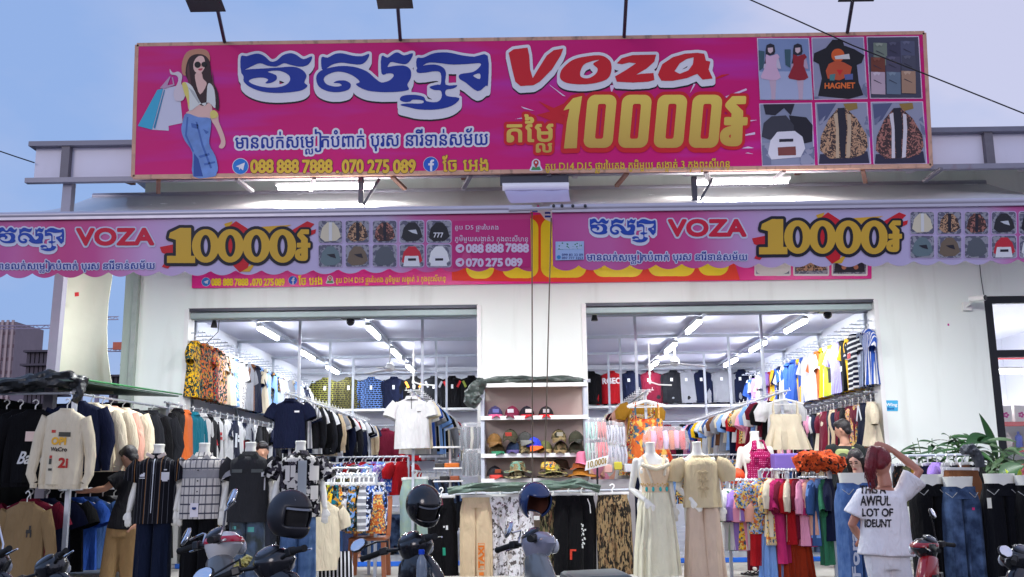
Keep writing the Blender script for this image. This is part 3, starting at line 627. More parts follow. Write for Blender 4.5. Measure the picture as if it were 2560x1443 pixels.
def caption(s,box,parent,fnk,k,col,bold=1.0,outline=None,ro=5,sx0=342,part='lettering',res=.8,latin=False,slant=0):
    x0,y0,x1,y1=box; o=SLP*((x0+x1)/2-sx0); P=fit(kh(s) if not latin else text_polys(s),x0,y0+o,x1,y1+o,slant); fr=raster(P,pad=ro+4,res=res); fr=dilate(fr,bold)
    if outline is not None: ink(dilate(fr,ro),part+'_outline',outline,parent,fnk(k))
    return ink(fr,part,col,parent,fnk(k+1))
caption(K_LINE,(588,322,1219,384),big,L_,1,BLUE,1.0,WHT,5.5,part='slogan_lettering')
for s,x0,x1 in (('088',627,683),('888',693,746),('7888',757,830),('.',841,846),('070',856,908),('275',920,972),('089',984,1038)):
    y=(0 if s!='.' else 28); caption(s,(x0,400+y,x1,432),big,L_,1,GOLD,2.2,BLK,1.6,part='phone_number_lettering',latin=True)
caption('ែច េអង',(1106,388,1220,428),big,L_,1,GOLD,1.5,BLK,1.3,part='page_name_lettering')
def telegram(parent,fnk,k,cx,cy,r,sx0=342,c0=C(40,120,200),c1_=WHT,ring=True):
    cy+=SLP*(cx-sx0)
    if ring: fill(circ(cx,cy,r*1.08),'disc_rim',WHT,parent,0,0,.6,fn=fnk(k))
    fill(circ(cx,cy,r),'disc',c0,parent,0,0,.6,fn=fnk(k+1)); q=r/20
    fill([arr((cx-12*q,cy),(cx+12*q,cy-10*q),(cx+7*q,cy+11*q),(cx,cy+5*q),(cx-3*q,cy+10*q),(cx-4*q,cy+3*q))],'paper_plane',c1_,parent,0,0,.5,fn=fnk(k+2))
def fbook(parent,fnk,k,cx,cy,r,sx0=342):
    cy+=SLP*(cx-sx0); q=r/20
    fill(circ(cx,cy,r*1.06),'disc_rim',WHT,parent,0,0,.6,fn=fnk(k)); fill(circ(cx,cy,r),'disc',C(34,92,190),parent,0,0,.6,fn=fnk(k+1))
    fill([arr((cx-2*q,cy+19*q),(cx-2*q,cy+3*q),(cx-7*q,cy+3*q),(cx-7*q,cy-3*q),(cx-2*q,cy-3*q),(cx-2*q,cy-8*q),(cx+2*q,cy-13*q),(cx+9*q,cy-13*q),(cx+9*q,cy-8*q),(cx+5*q,cy-7*q),(cx+4*q,cy-3*q),(cx+9*q,cy-3*q),(cx+8*q,cy+3*q),(cx+4*q,cy+3*q),(cx+4*q,cy+19*q))],'letter_mark',WHT,parent,0,0,.5,fn=fnk(k+2))
def pin(parent,fnk,k,cx,cy,r,sx0=342):
    cy+=SLP*(cx-sx0); q=r/16
    fill(smooth_poly(arr((cx,cy-18*q),(cx+10*q,cy-12*q),(cx+12*q,cy),(cx+16*q,cy+14*q),(cx-16*q,cy+14*q),(cx-12*q,cy),(cx-10*q,cy-12*q))),'map_rim',WHT,parent,0,0,.5,fn=fnk(k)); fill(arr((cx-9*q,cy+2*q),(cx,cy+6*q),(cx+9*q,cy+2*q),(cx+13*q,cy+12*q),(cx-13*q,cy+12*q)),'map_sheet',C(70,150,90),parent,0,0,.5,fn=fnk(k+1))
    fill([circ(cx,cy-8*q,7*q),arr((cx-6*q,cy-5*q),(cx+6*q,cy-5*q),(cx,cy+8*q))],'map_pin',C(190,50,50),parent,0,0,.5,fn=fnk(k+2)); fill(circ(cx,cy-8*q,2.8*q),'map_pin_eye',WHT,parent,0,0,.4,fn=fnk(k+3))
telegram(big,L_,1,601,416,19); fbook(big,L_,1,1077,411,18); pin(big,L_,1,1340,414,15)
caption(K_ADDR,(1364,398,1824,432),big,L_,1,GOLD,.9,BLK,1.0,part='address_lettering')
# price
gm,_=gradmat('gold_print',C(196,156,60),C(236,206,84))
[fill(q_,'burst_print',RED,big,0,0,fn=L_(1)) for q_ in [c2((240,440),(330,480),(420,440),(470,400),(470,600),(330,560),(230,520),(310,500)),c2((1215,330),(1290,290),(1340,285),(1290,305)),c2((1390,480),(1440,470),(1400,520))]]
def zero(x0,x1,y0=405,y1=708,sl=28,hx=.38,hy=.17):
    w_=x1-x0-sl; o=[]
    for (a0,b0,a1,b1,r) in ((0,y0,w_,y1,45),(w_*hx,y0+(y1-y0)*hy,w_*(1-hx)+6,y1-(y1-y0)*hy,12)):
        q=rect(a0,b0,a1,b1,r); o.append([(x0+x+sl*(y1-y)/(y1-y0),y) for x,y in q])
    return [c2(*o[0]),c2(*o[1])[::-1]]
PR=[c2((385,495),(400,470),(440,425),(492,412),(470,560),(462,710),(388,712),(405,560),(420,485))]
for a,b_ in ((497,692),(695,893),(898,1096),(1098,1296)): PR+=zero(a,b_)
rl=fit(text_polys('\u17db'),0,0,1,1); PR+=[c2(*[(1290+x*140+(1-y)*10-5,420+y*272) for x,y in p]) for p in rl]
fr=raster(PR,pad=16); fr2=dilate(raster(PR[-len(rl):],pad=16),4); ink(drop(dilate(fr,9),5),'price_lettering_outline',RED,big,L_(2)); ink(dilate(fr2,8),'price_lettering_outline',RED,big,L_(2.5)); ink(fr,'price_lettering',GOLD,big,L_(3),gm); ink(fr2,'price_lettering',GOLD,big,L_(3.2),gm)
P=fit(kh('តៃម{ល}'),1268,287+SLP*983,1382,381+SLP*983); fr=dilate(raster(P,pad=14),2); ink(dilate(fr,8),'price_word_lettering_outline',RED,big,L_(2)); ink(fr,'price_word',GOLD,big,L_(3),gm)
for p in (((300,345),(310,350),(400,415),(380,410)),((650,352),(680,348),(660,395)),((1130,340),(1140,345),(1105,402)),((1310,415),(1430,368),(1435,378),(1320,425)),((1420,632),(1480,618),(1480,632),(1420,640)),((1440,550),(1500,548),(1440,560)),((100,545),(160,540),(240,520),(150,535)),((140,470),(230,500),(160,485)),((1440,700),(1480,710),(1400,712)),((1440,735),(1480,745),(1420,738))): fill(c2(*p),'spark',C(230,200,226),big,0,0,fn=L_(1.5))
# the printed model with bags
SK=C(226,184,172); 
WOM=[('bag',((235,430),(340,410),(365,660),(270,680),(272,712),(160,705)),C(206,206,222),1),('bag',((235,430),(160,705),(65,680),(195,440)),C(60,170,204),2),('bag_cord',((278,350),(284,352),(262,410),(300,402),(292,355),(300,355),(310,408),(245,432),(212,428)),C(190,150,180),2.4),
('arm',((310,500),(305,450),(335,380),(325,345),(285,335),(278,300),(300,325),(335,318),(362,345),(355,400),(385,440),(370,505),(330,515)),C(214,200,206),3),('arm',((550,585),(600,600),(605,650),(640,740),(650,800),(630,830),(605,820),(620,780),(585,690),(555,640)),SK,3),
('hat',((362,330),(360,260),(390,190),(450,168),(510,170),(540,195),(545,250),(500,230),(440,225),(400,260),(390,340)),C(190,134,106),3),('midriff',((405,580),(480,530),(550,530),(562,590),(545,635),(470,625),(390,600)),SK,3),
('hair',((383,330),(400,240),(440,205),(500,205),(540,240),(550,300),(560,370),(600,460),(605,570),(580,560),(555,480),(530,420),(530,530),(480,540),(440,470),(412,400)),C(52,30,34),3.6),
('blouse',((360,400),(390,390),(430,420),(480,520),(520,540),(528,420),(545,395),(575,440),(582,560),(540,525),(480,535),(410,580),(395,500),(380,470)),C(216,218,212),4),('blouse_trim',((360,400),(385,392),(405,450),(408,575),(392,500),(378,470)),C(222,206,110),4.4),
('neck',((450,330),(490,326),(500,365),(525,400),(480,470),(450,380)),SK,4),('face',((440,250),(470,215),(505,222),(514,280),(490,325),(462,330),(437,300)),C(232,190,178),4.6),('lips',((468,300),(498,296),(490,308),(474,310)),C(190,60,84),5),('sleeve',((548,590),(575,575),(600,600),(590,625),(555,628)),C(222,206,110),4),
('jeans',((388,596),(470,622),(548,630),(552,700),(542,800),(582,880),(600,960),(592,990),(570,1018),(435,1018),(430,860),(380,780),(355,710),(365,650)),None,4)]
dm=mat('printed_denim',C(104,140,198),.6,var=.45,nscale=7)
for n_,p,col,k in WOM: fill(smooth_poly(c1(*p),3) if n_ not in('bag','bag_cord') else c1(*p),'printed_'+n_,col or (0,0,0),big,0,0,.8,fn=L_(k),mt=dm if col is None else None)
for cx,cy,r in ((464,272,21),(508,270,18)): fill(c1(*circ(cx,cy,r)),'printed_glasses',C(20,16,20),big,0,0,.6,fn=L_(5.2))
fill(c1((440,862),(470,900),(500,1016),(436,1016)),'printed_jeans_shade',C(50,80,150),big,0,0,fn=L_(4.4))
# the six printed photographs
GRN=C(150,164,190); DK=C(40,38,50)
gold_jac=mat('printed_gold_pattern',C(150,116,88),.6,var=0); 
def pat2(name,c0,c1_,sc_,lo=.5,kind='noise'):
    m=mat(name,c0,.6,var=.05); t=m.node_tree; N=t.nodes.new; L=t.links.new; tcn=N('ShaderNodeTexCoord')
    if kind=='noise': n=N('ShaderNodeTexNoise'); n.inputs['Scale'].default_value=sc_; n.inputs['Detail'].default_value=2; n.inputs['Distortion'].default_value=1.5; o=n.outputs['Fac']
    else: n=N('ShaderNodeTexVoronoi'); n.inputs['Scale'].default_value=sc_; o=n.outputs['Distance']
    r=N('ShaderNodeValToRGB'); r.color_ramp.interpolation='CONSTANT'; r.color_ramp.elements[0].color=tuple(c0)+(1,); r.color_ramp.elements[1].position=lo; r.color_ramp.elements[1].color=tuple(c1_)+(1,)
    L(tcn.outputs['Object'],n.inputs['Vector']); L(o,r.inputs[0]); L(r.outputs[0],t.nodes['Principled BSDF'].inputs['Base Color']); return m
PG=pat2('print_baroque',C(58,40,38),C(190,148,112),26,.5); PR_=pat2('print_redbrown',C(60,34,34),C(170,110,96),22,.53); PM=pat2('print_marble',C(150,150,160),C(92,92,112),14,.5)
pics=[((50,62),(588,62),(628,702),(82,702)),((612,58),(1152,50),(1192,690),(640,700)),((1180,48),(1720,42),(1758,688),(1216,688)),((74,738),(618,728),(650,1375),(104,1385)),((650,728),(1190,722),(1228,1362),(680,1372)),((1222,720),(1762,715),(1806,1358),(1252,1365))]
for i,q in enumerate(pics):
    cx=sum(a for a,b in q)/4; cy=sum(b for a,b in q)/4
    fill(c8(*q),'photo_border',C(222,200,220),big,0,0,fn=L_(1)); fill(c8(*[(cx+(a-cx)*.965,cy+(b-cy)*.97) for a,b in q]),'photo_ground',(C(128,146,184),C(150,150,176),C(70,70,88),C(140,146,168),C(150,152,172),C(150,152,172))[i],big,0,0,fn=L_(2))
def pp(part,col,k,*p,mt=None,sm_=False): 
    q=c8(*p); fill(smooth_poly(q,3) if sm_ else q,'print_'+part,col if col else (.1,.1,.1),big,0,0,.8,fn=L_(k),mt=mt)
pp('wainscot',C(170,178,206),3,(66,410),(610,405),(622,695),(86,698)); pp('leaves',C(60,90,100),3.2,(66,190),(130,200),(120,370),(75,400)); pp('leaves',C(60,90,100),3.2,(335,180),(400,180),(395,370),(345,340))
for x,dr,sk in ((190,C(214,176,200),C(200,190,206)),(472,C(150,32,44),C(186,160,180))):
    pp('legs',C(196,170,186),3.4,(x-12,500),(x+60,495),(x+50,695),(x+10,695),(x+5,600)); pp('arms',sk,3.5,(x-50,250),(x+80,250),(x+110,380),(x+80,380),(x,300),(x-60,380),(x-72,370))
    pp('hair',DK,3.6,(x-50,190),(x-40,135),(x,118),(x+40,135),(x+50,200),(x+40,230),(x-10,240),(x-30,320),(x-65,330),(x-50,260)); pp('face',C(214,186,190),4,(x-28,165),(x+26,160),(x+26,200),(x,222),(x-24,205))
    pp('dress',dr,4,(x-45,230),(x,250),(x+70,225),(x+95,260),(x+65,290),(x+60,350),(x+110,470),(x+70,495),(x+10,500),(x-90,480),(x-100,460),(x-45,340),(x-50,290))
pp('shirt',C(30,28,34),3,(830,80),(930,80),(950,140),(1060,180),(1160,240),(1130,320),(1080,340),(1100,520),(1148,650),(1000,690),(680,660),(720,480),(690,330),(630,300),(640,220),(760,165)); pp('sun',C(222,96,40),3.6,*circ(885,240,68)); pp('figure',C(196,84,50),3.8,(790,330),(880,290),(960,320),(1030,360),(1010,450),(900,500),(780,480),(760,400)); pp('figure',C(206,40,40),4,(870,390),(940,390),(905,450)); pp('figure',C(220,214,208),4,(850,250),(1000,225),(1010,280),(860,280)); pp('figure',C(80,130,130),4.1,(800,440),(860,430),(850,500),(800,500)); pp('figure',C(90,100,150),4.1,(950,440),(1040,430),(1040,490),(960,495))
P=fit(text_polys('HAGNET'),1880+750/4.1222,80+528/4.1222+SLP*1700,1880+1060/4.1222,80+585/4.1222+SLP*1700); ink(dilate(raster(P,pad=6,res=.6),1.2),'print_word',C(224,110,50),big,L_(4.2))
for j,(a,b_,c) in enumerate(((1250,110,(120,130,116)),(1390,100,(64,62,84)),(1530,90,(84,86,110)),(1225,260,(116,60,46)),(1380,250,(80,76,96)),(1540,240,(76,76,92)),(1225,410,(190,166,178)),(1385,410,(104,120,138)),(1540,400,(170,134,110)))): pp('folded_shirt',C(*c),3+.1*j,(a,b_),(a+145,b_+5),(a+150,b_+235),(a+5,b_+230))
pp('hoodie',DK,3,(115,745),(440,740),(400,860),(330,785),(240,860),(140,850)); pp('hoodie',C(60,60,70),3.2,(200,870),(350,860),(430,960),(430,1080),(180,1110),(100,1080),(120,940)); pp('hoodie',C(34,32,42),3.1,(380,860),(560,880),(625,960),(620,1130),(540,1150),(430,1060)); pp('sweatshirt',C(226,222,228),3.6,(260,1030),(440,1020),(520,1080),(548,1200),(500,1290),(200,1315),(165,1250),(190,1120)); pp('sweatshirt_print',DK,4,(280,1105),(425,1100),(425,1130),(280,1135)); pp('sweatshirt_print',C(130,70,64),4,(265,1190),(450,1180),(455,1270),(270,1275))
for x0,m_,tr_ in ((650,PG,C(196,170,140)),(1225,PR_,C(214,206,210))):
    pp('backdrop',C(86,92,124),2.6,(x0+20,745),(x0+220,735),(x0+120,900),(x0+40,960)); pp('backdrop',C(150,120,60),2.6,(x0+290,740),(x0+430,730),(x0+440,790),(x0+330,820)); pp('backdrop',C(48,46,66),2.7,(x0+50,1260),(x0+540,1230),(x0+560,1350),(x0+40,1360))
    pp('jacket',None,3,(x0+230,790),(x0+310,780),(x0+430,890),(x0+530,1060),(x0+545,1180),(x0+500,1260),(x0+380,1300),(x0+150,1305),(x0+50,1220),(x0+60,1080),(x0+140,900),mt=m_); pp('jacket_front',DK,3.5,(x0+232,785),(x0+305,780),(x0+325,960),(x0+310,1300),(x0+265,1300),(x0+240,1000))
    pp('jacket_trim',tr_,3.8,(x0+190,850),(x0+230,830),(x0+245,1000),(x0+250,1300),(x0+215,1300),(x0+215,1000)); pp('jacket_trim',tr_,3.8,(x0+330,840),(x0+365,850),(x0+375,1000),(x0+360,1290),(x0+320,1300),(x0+335,1000))
PM2=pat2('print_drapery',C(150,152,172),C(112,116,144),5,.52)
for (a,b_,c,d) in (((100,1150),(180,1140),(200,1370),(110,1375)),((480,1250),(640,1180),(645,1360),(500,1370)),((700,1000),(690,920),(760,860),(720,960)),((1150,900),(1190,860),(1220,1100),(1180,1040)),((1270,960),(1262,900),(1330,860),(1290,950)),((1720,900),(1760,870),(1795,1100),(1750,1040)),((640,600),(700,560),(690,680),(642,690)),((1120,560),(1180,520),(1190,680),(1150,640))): pp('drapery',None,2.9,a,b_,c,d,mt=PM2)
for j,(a,b_) in enumerate(((1250,110),(1390,100),(1530,90),(1225,260),(1380,250),(1540,240),(1225,410),(1385,410),(1540,400))):
    pp('shirt_collar',((150,156,140),(88,86,108),(104,106,130),(140,80,62),(100,96,118),(96,96,112),(214,196,204),(130,146,160),(196,164,140))[j] and C(*((150,156,140),(88,86,108),(104,106,130),(140,80,62),(100,96,118),(96,96,112),(214,196,204),(130,146,160),(196,164,140))[j]),4.2,(a+20,b_+12),(a+60,b_+2),(a+100,b_+10),(a+84,b_+40),(a+62,b_+24),(a+40,b_+44)); pp('shirt_crease',C(52,50,66),4.3,(a+30,b_+80),(a+110,b_+120),(a+112,b_+126),(a+28,b_+88))
for q in (((450,650),(462,655),(500,800),(560,960),(548,964),(490,810)),((392,620),(402,622),(392,740),(440,850),(430,852),(380,745)),((500,700),(540,720),(520,735)),((470,880),(540,860),(545,874),(480,894)),((505,930),(580,915),(582,926),(510,944)),((420,660),(470,672),(466,700),(425,690))): fill(c1(*q),'printed_jeans_fold',C(72,106,172),big,0,0,.7,fn=L_(4.6))
for q in (((392,300),(405,260),(420,400),(450,500),(436,500),(404,420)),((560,300),(572,400),(590,500),(580,500),(562,420))): fill(c1(*q),'printed_hair_light',C(92,56,58),big,0,0,.7,fn=L_(3.9))
fill(c1((487,262),(494,282),(482,286)),'printed_nose',C(206,150,140),big,0,0,.5,fn=L_(4.9)); fill(c1((400,420),(440,450),(480,525),(470,530),(430,470)),'printed_blouse_fold',C(176,178,176),big,0,0,.6,fn=L_(4.3)); fill(c1((170,690),(240,440),(246,440),(180,700)),'printed_bag_edge',C(40,130,170),big,0,0,.6,fn=L_(2.4))
# sign lamps on rods
for px0,py0,px1,py1,hx,l in ((562,108,540,6,510,'floodlight on a rod over the left end of the billboard'),(1001,103,993,-2,985,'floodlight on a rod over the middle left of the billboard'),(1560,96,1567,-30,1570,'floodlight rod over the middle right of the billboard'),(2118,84,2135,-20,2150,'floodlight rod over the right end of the billboard')):
    a=U(px0,py0,SD+.03); b_=U(px1,py1,10.4); t=thing('billboard_floodlight',l,'floodlight',a,0,'floodlights over the billboard'); MB().tube([a,b_],.022,8).build('rod',dark_m,t); h=U(hx,py1,10.25); b=MB(); b.obox(h+Vector((0,0,.05)),(1,0,0),(0,1,-.3),(0,.3,1),.32,.22,.09); b.obox(h+Vector((0,.04,.0)),(1,0,0),(0,1,-.3),(0,.3,1),.40,.24,.012); b.build('lamp_head',black_m,t,smooth=False)
# ------------------------------------------------------------------ banner on the wall under the awnings
BD=13.775
ban=thing('wall_banner','pink banner on the white wall, mostly hidden behind the awnings','banner',(.15,BD,4.1))
def W_(k): return skfn(BD,.004*k,480)
PNK=C(226,24,136)
def usk(pts): return unsk(pts,480)
fill(usk([(480,484),(2180,458),(2179,697),(480,721)]),'sheet',PNK,ban,0,0,2.5,fn=W_(1),mt=mat('banner_vinyl',PNK,.35,var=.14,nscale=1.5))
telegram(ban,W_,2,515,705,10.5,480); fbook(ban,W_,2,732,701,10.5,480); pin(ban,W_,2,825,700,10,480)
YEL=C(250,214,40)
for s,x0,x1 in (('088',529,552),('888',558,582),('7888',587,620),('.',626,628),('070',631,655),('275',660,684),('089',688,711)): caption(s,(x0,697+(12 if s=='.' else 0),x1,714),ban,W_,2,YEL,1.3,part='phone_number_lettering',latin=True,res=.6,sx0=480)
caption('ែច េអង',(746,688,805,712),ban,W_,2,YEL,1.0,part='page_name_lettering',res=.6,sx0=480); caption(K_ADDR,(840,688,1114,712),ban,W_,2,YEL,.6,part='address_lettering',res=.6,sx0=480)
fill(usk([(1125,560),(1320,540),(1480,520),(1800,530),(1850,700),(1480,706),(1130,702)]),'price_ground',C(232,66,44),ban,0,0,1.5,fn=W_(2))
for i,(x0,x1) in enumerate(((1165,1235),(1255,1346),(1352,1466),(1482,1608),(1620,1738),(1745,1822))): fill(usk(rect(x0,545,x1,697-.004*(x0-1165)*3.4,26)),'price_digit',YEL,ban,0,0,1,fn=W_(3),mt=mat('banner_yellow',C(255,222,24),.4,var=.04))
fill(usk([(1328,522),(1380,522),(1380,556),(1362,548),(1350,532),(1328,530)]),'name_fragment',WHT,ban,0,0,.6,fn=W_(4)); fill([usk(rect(1331,524,1344,530)),usk(rect(1362,530,1376,535)),usk(rect(1362,539,1377,544))],'name_fragment_ink',BLUE,ban,0,0,.5,fn=W_(5))
for x0,x1 in ((1886,1977),(1983,2073),(2079,2169)): fill(usk(rect(x0,600,x1,690,4)),'photo_border',C(230,226,224),ban,0,0,fn=W_(2)); fill(usk(rect(x0+4,604,x1-4,685)),'photo_ground',C(130,130,120),ban,0,0,fn=W_(3),mt=PM)
fill(usk(smooth_poly([(1895,640),(1930,660),(1968,640),(1972,678),(1930,688),(1892,680)])),'photo_garment',C(224,222,214),ban,0,0,fn=W_(4)); fill(usk([(1995,640),(2060,640),(2066,676),(1990,678)]),'photo_garment',(0,0,0),ban,0,0,fn=W_(4),mt=PG); fill(usk([(2090,640),(2158,640),(2162,680),(2086,682)]),'photo_garment',DK,ban,0,0,fn=W_(4)); 
for x in (2110,2140): fill(usk(circ(x,668,6)),'photo_cuff',C(190,120,90),ban,0,0,fn=W_(5))
# ------------------------------------------------------------------ awning valance printing
AD=10.298
gmv,ramp=gradmat('valance_print',C(196,40,128),C(196,182,218),'X'); val_lil=C(190,178,214)
els=ramp.color_ramp.elements; els[0].position=0; els[0].color=C(186,56,142)+(1,); els[1].position=1; els[1].color=C(190,34,116)+(1,)
for p_,c_ in ((.10,C(196,90,160)),(.17,C(198,40,126)),(.24,C(200,60,140)),(.33,C(196,150,200)),(.42,val_lil),(.74,val_lil),(.80,C(196,96,164)),(.86,C(192,40,122))): e=els.new(p_); e.color=tuple(c_)+(1,)
for v in (valL,valR): v.data.materials[0]=gmv
FIT0=[np.array(p) for p in NAME]; _a=np.vstack(FIT0); _lo,_hi=_a.min(0),_a.max(0)
def remap(polys,x0,y0,x1,y1): return [np.column_stack((x0+(p[:,0]-_lo[0])/(_hi[0]-_lo[0])*(x1-x0),y0+(p[:,1]-_lo[1])/(_hi[1]-_lo[1])*(y1-y0))) for p in polys]
import string
def block0(x0,x1,y0,y1): return [circ((x0+x1)/2,(y0+y1)/2,(x1-x0)/2,30,(y1-y0)/2),circ((x0+x1)/2,(y0+y1)/2,(x1-x0)*.19,24,(y1-y0)*.33)[::-1]]
def rfn(lift,x0):
    def f(x,y):
        q=U(x,y-SLP*(x-x0),AD-lift); q.y+=rip(q.x,q.z); return q
    return f
def valance_art(par,dx,dy,x0s):
    A=lambda k: rfn(.004*k,x0s+dx); us=lambda pts: unsk([(x+dx,y+dy) for x,y in pts],x0s+dx)
    N_=remap(NAME,-6,568,160,628); N_=[us(p) for p in N_]; fr=raster(N_,pad=10,res=.8); ink(drop(dilate(fr,4),6),'name_lettering_outline',C(210,214,232),par,A(1)); ink(fr,'name_lettering',C(28,70,170),par,A(2))
    P=[us(p) for p in fit(text_polys('VOZA'),192,572,384,612)]; fr=dilate(raster(P,pad=10,res=.8),3.2); ink(drop(dilate(fr,4),3),'latin_name_lettering_outline',C(206,206,228),par,A(1)); ink(fr,'latin_name_lettering',C(206,24,60),par,A(2))
    P=[us(p) for p in fit(kh(K_LINE),-13,650,388,682)]; fr=dilate(raster(P,pad=8,res=.7),.7); ink(dilate(fr,3),'slogan_lettering_outline',C(206,206,230),par,A(1)); ink(fr,'slogan_lettering',BLUE,par,A(2))
    for p in (((560,575),(590,553),(640,585),(620,670),(600,682),(560,640)),((730,575),(768,553),(786,560),(745,600)),((735,585),(790,573),(788,583),(750,600)),((400,618),(440,610),(440,650),(420,672),(405,668),(425,640),(405,632))): fill(us(p),'burst_print',C(206,28,44),par,0,0,fn=A(1))
    for p in (((560,560),(582,553),(570,580)),((640,568),(730,562),(650,590)),((600,680),(625,680),(640,655))): fill(us(p),'burst_yellow_print',C(220,170,50),par,0,0,fn=A(.8))
    Q=[us([(422,595),(425,582),(450,570),(478,570),(478,640),(488,640),(488,658),(418,658),(418,640),(440,640),(440,600)])]
    for a in (488,550,615,680): Q+=[us(p) for p in block0(a-8,a+60,573,657)]
    rr_=[us(p) for p in fit(text_polys('\u17db'),738,575,774,650)]; fr=raster(Q,pad=14,res=.8); f2=dilate(raster(rr_,pad=14,res=.8),2.2)
    ink(dilate(fr,8),'price_lettering_outline',C(28,28,44),par,A(1.6)); ink(dilate(f2,6),'price_lettering_outline',C(28,28,44),par,A(1.7)); ink(fr,'price_lettering',C(214,170,56),par,A(2.6)); ink(f2,'price_lettering',C(214,170,56),par,A(2.7))
    g=random.Random(5); gc=((216,206,180),(150,130,110),(96,70,66),(44,44,50),(36,36,42),(104,124,130),(116,100,84),(90,96,104),(200,40,60),(230,230,230))
    for i in range(10):
        x=796+68*(i%5); y=552+60*(i//5)-(i%5)*.0; fill(us(rect(x-2,y-2,x+61,y+57,7)),'photo_border',C(198,180,216),par,0,0,fn=A(1)); fill(us(rect(x,y,x+59,y+55,6)),'photo_ground',C(140,146,170),par,0,0,fn=A(1.6),mt=PM)
        c=gc[i]; mt_={0:None,1:PG,2:PR_}.get(i); fill(us([(x+22,y+4),(x+38,y+4),(x+50,y+18),(x+56,y+40),(x+44,y+50),(x+16,y+52),(x+4,y+42),(x+9,y+18)]),'photo_garment',C(*c),par,0,0,fn=A(2.2),mt=mt_)
        if i in (0,1,2): fill(us([(x+26,y+4),(x+34,y+4),(x+34,y+50),(x+26,y+50)]),'photo_placket',DK if i else C(220,220,220),par,0,0,fn=A(2.7))
        if i in (8,9): fill(us([(x+12,y+28),(x+46,y+28),(x+50,y+54),(x+8,y+54)]),'photo_tee',C(226,226,230),par,0,0,fn=A(2.7)); fill(us(rect(x+20,y+34,x+40,y+40)),'photo_word',DK,par,0,0,.6,fn=A(3.2))
        if i in (3,5,6): fill(us([(x+20,y+24),(x+40,y+22),(x+44,y+34),(x+30,y+30)]),'photo_line',C(200,204,210) if i==3 else DK,par,0,0,.7,fn=A(2.7))
        if i==4: P=[us(p) for p in fit(text_polys('777'),x+16,y+30,x+40,y+42)]; ink(dilate(raster(P,pad=5,res=.5),.6),'photo_number',C(220,220,226),par,A(2.7))
    fill(us([(1132,553),(1326,548),(1326,668),(1132,672)]),'address_ground',C(190,34,116),par,0,0,2,fn=A(1))
    AW=C(214,196,220)
    for s,b_,o in (('តូប D5 ផ{ស}ារៃបតង',(1138,560,1246,580),.5),('ភូមិមួយសង{ក}ាត់3 ក{រ}ុងព{រ}ះសីហនុ',(1137,588,1320,610),.5)): P=[us(p) for p in fit(kh(s),b_[0],b_[1],b_[2],b_[3])]; ink(dilate(raster(P,pad=5,res=.6),o),'address_lettering',AW,par,A(2))
    for s,b_ in (('088',(1166,612,1208,632)),('888',(1215,611,1258,631)),('7888',(1265,610,1321,630)),('070',(1166,648,1208,667)),('275',(1215,647,1256,666)),('089',(1264,646,1305,665))): P=[us(p) for p in fit(text_polys(s),*b_)]; ink(dilate(raster(P,pad=5,res=.6),1.7),'phone_number_lettering',AW,par,A(2))
    for cy in (622,657): q=us([(1150,cy)])[0]; fill(circ(q[0],q[1],11),'disc',AW,par,0,0,.6,fn=A(2)); fill(arr((q[0]-6,q[1]),(q[0]+6,q[1]-5),(q[0]+4,q[1]+6),(q[0]-1,q[1]+2)),'paper_plane',C(190,34,116),par,0,0,.5,fn=A(2.6))
valance_art(valL,0,0,342); valance_art(valR,1480,-22,342)
A=lambda k: rfn(.004*k,342)
def ar(*p): return unsk(p,342)
fill(ar((1389,604),(1460,603),(1460,649),(1389,651)),'sticker',C(160,186,226),valR,0,0,.8,fn=A(3)); fill(ar((1396,606),(1452,605),(1457,622),(1391,624)),'sticker_awning',C(40,120,90),valR,0,0,.6,fn=A(3.6),mt=pat2('sticker_stripes',C(40,120,90),C(170,190,220),34,.3,'v'))
for s,b_ in (('099 83 33 09',(1405,634,1457,640)),('097 777 3253',(1405,642,1457,648))): P=[ar(*p) for p in fit(text_polys(s),*b_)]; ink(dilate(raster(P,pad=3,res=.5),.5),'sticker_number',C(50,60,130),valR,A(3.6))
fill(ar(*circ(1397,643,5)),'sticker_disc',C(50,130,190),valR,0,0,.5,fn=A(3.6))
# ================================================================== garments
PAL={'white':(212,212,212),'black':(15,15,18),'navy':(20,26,50),'dark grey':(52,54,60),'grey':(140,142,148),'cream':(214,202,176),'beige':(206,184,150),'brown':(118,76,50),'red':(166,24,32),'maroon':(104,24,44),'pink':(226,150,176),'magenta':(176,40,96),'orange':(206,104,50),'yellow':(240,190,30),'mustard':(176,130,44),'olive':(96,98,66),'green':(50,110,80),'sage':(150,170,150),'teal':(20,110,130),'sky blue':(130,170,226),'blue':(50,90,180),'denim blue':(66,98,150),'lilac':(150,120,196),'purple':(96,60,110),'peach':(226,170,150),'khaki':(140,116,82),'lime':(190,200,60),'charcoal':(32,33,38)}
def ring(w,d,z,n=24,x0=0,rip=0,k=5,ph=0,slope=0,pw=.75,y0=0):
    o=[]
    for j in range(n):
        a=2*PI*j/n; c,s=math.cos(a),math.sin(a); f=1+rip*math.sin(k*a+ph)+.5*rip*math.sin((k+3)*a+2*ph)
        x=w*math.copysign(abs(c)**pw,c)*(1+.12*rip*math.cos(k*a)); o.append((x0+x,y0+d*math.copysign(abs(s)**.85,s)*f,z-slope*abs(x)))
    return o
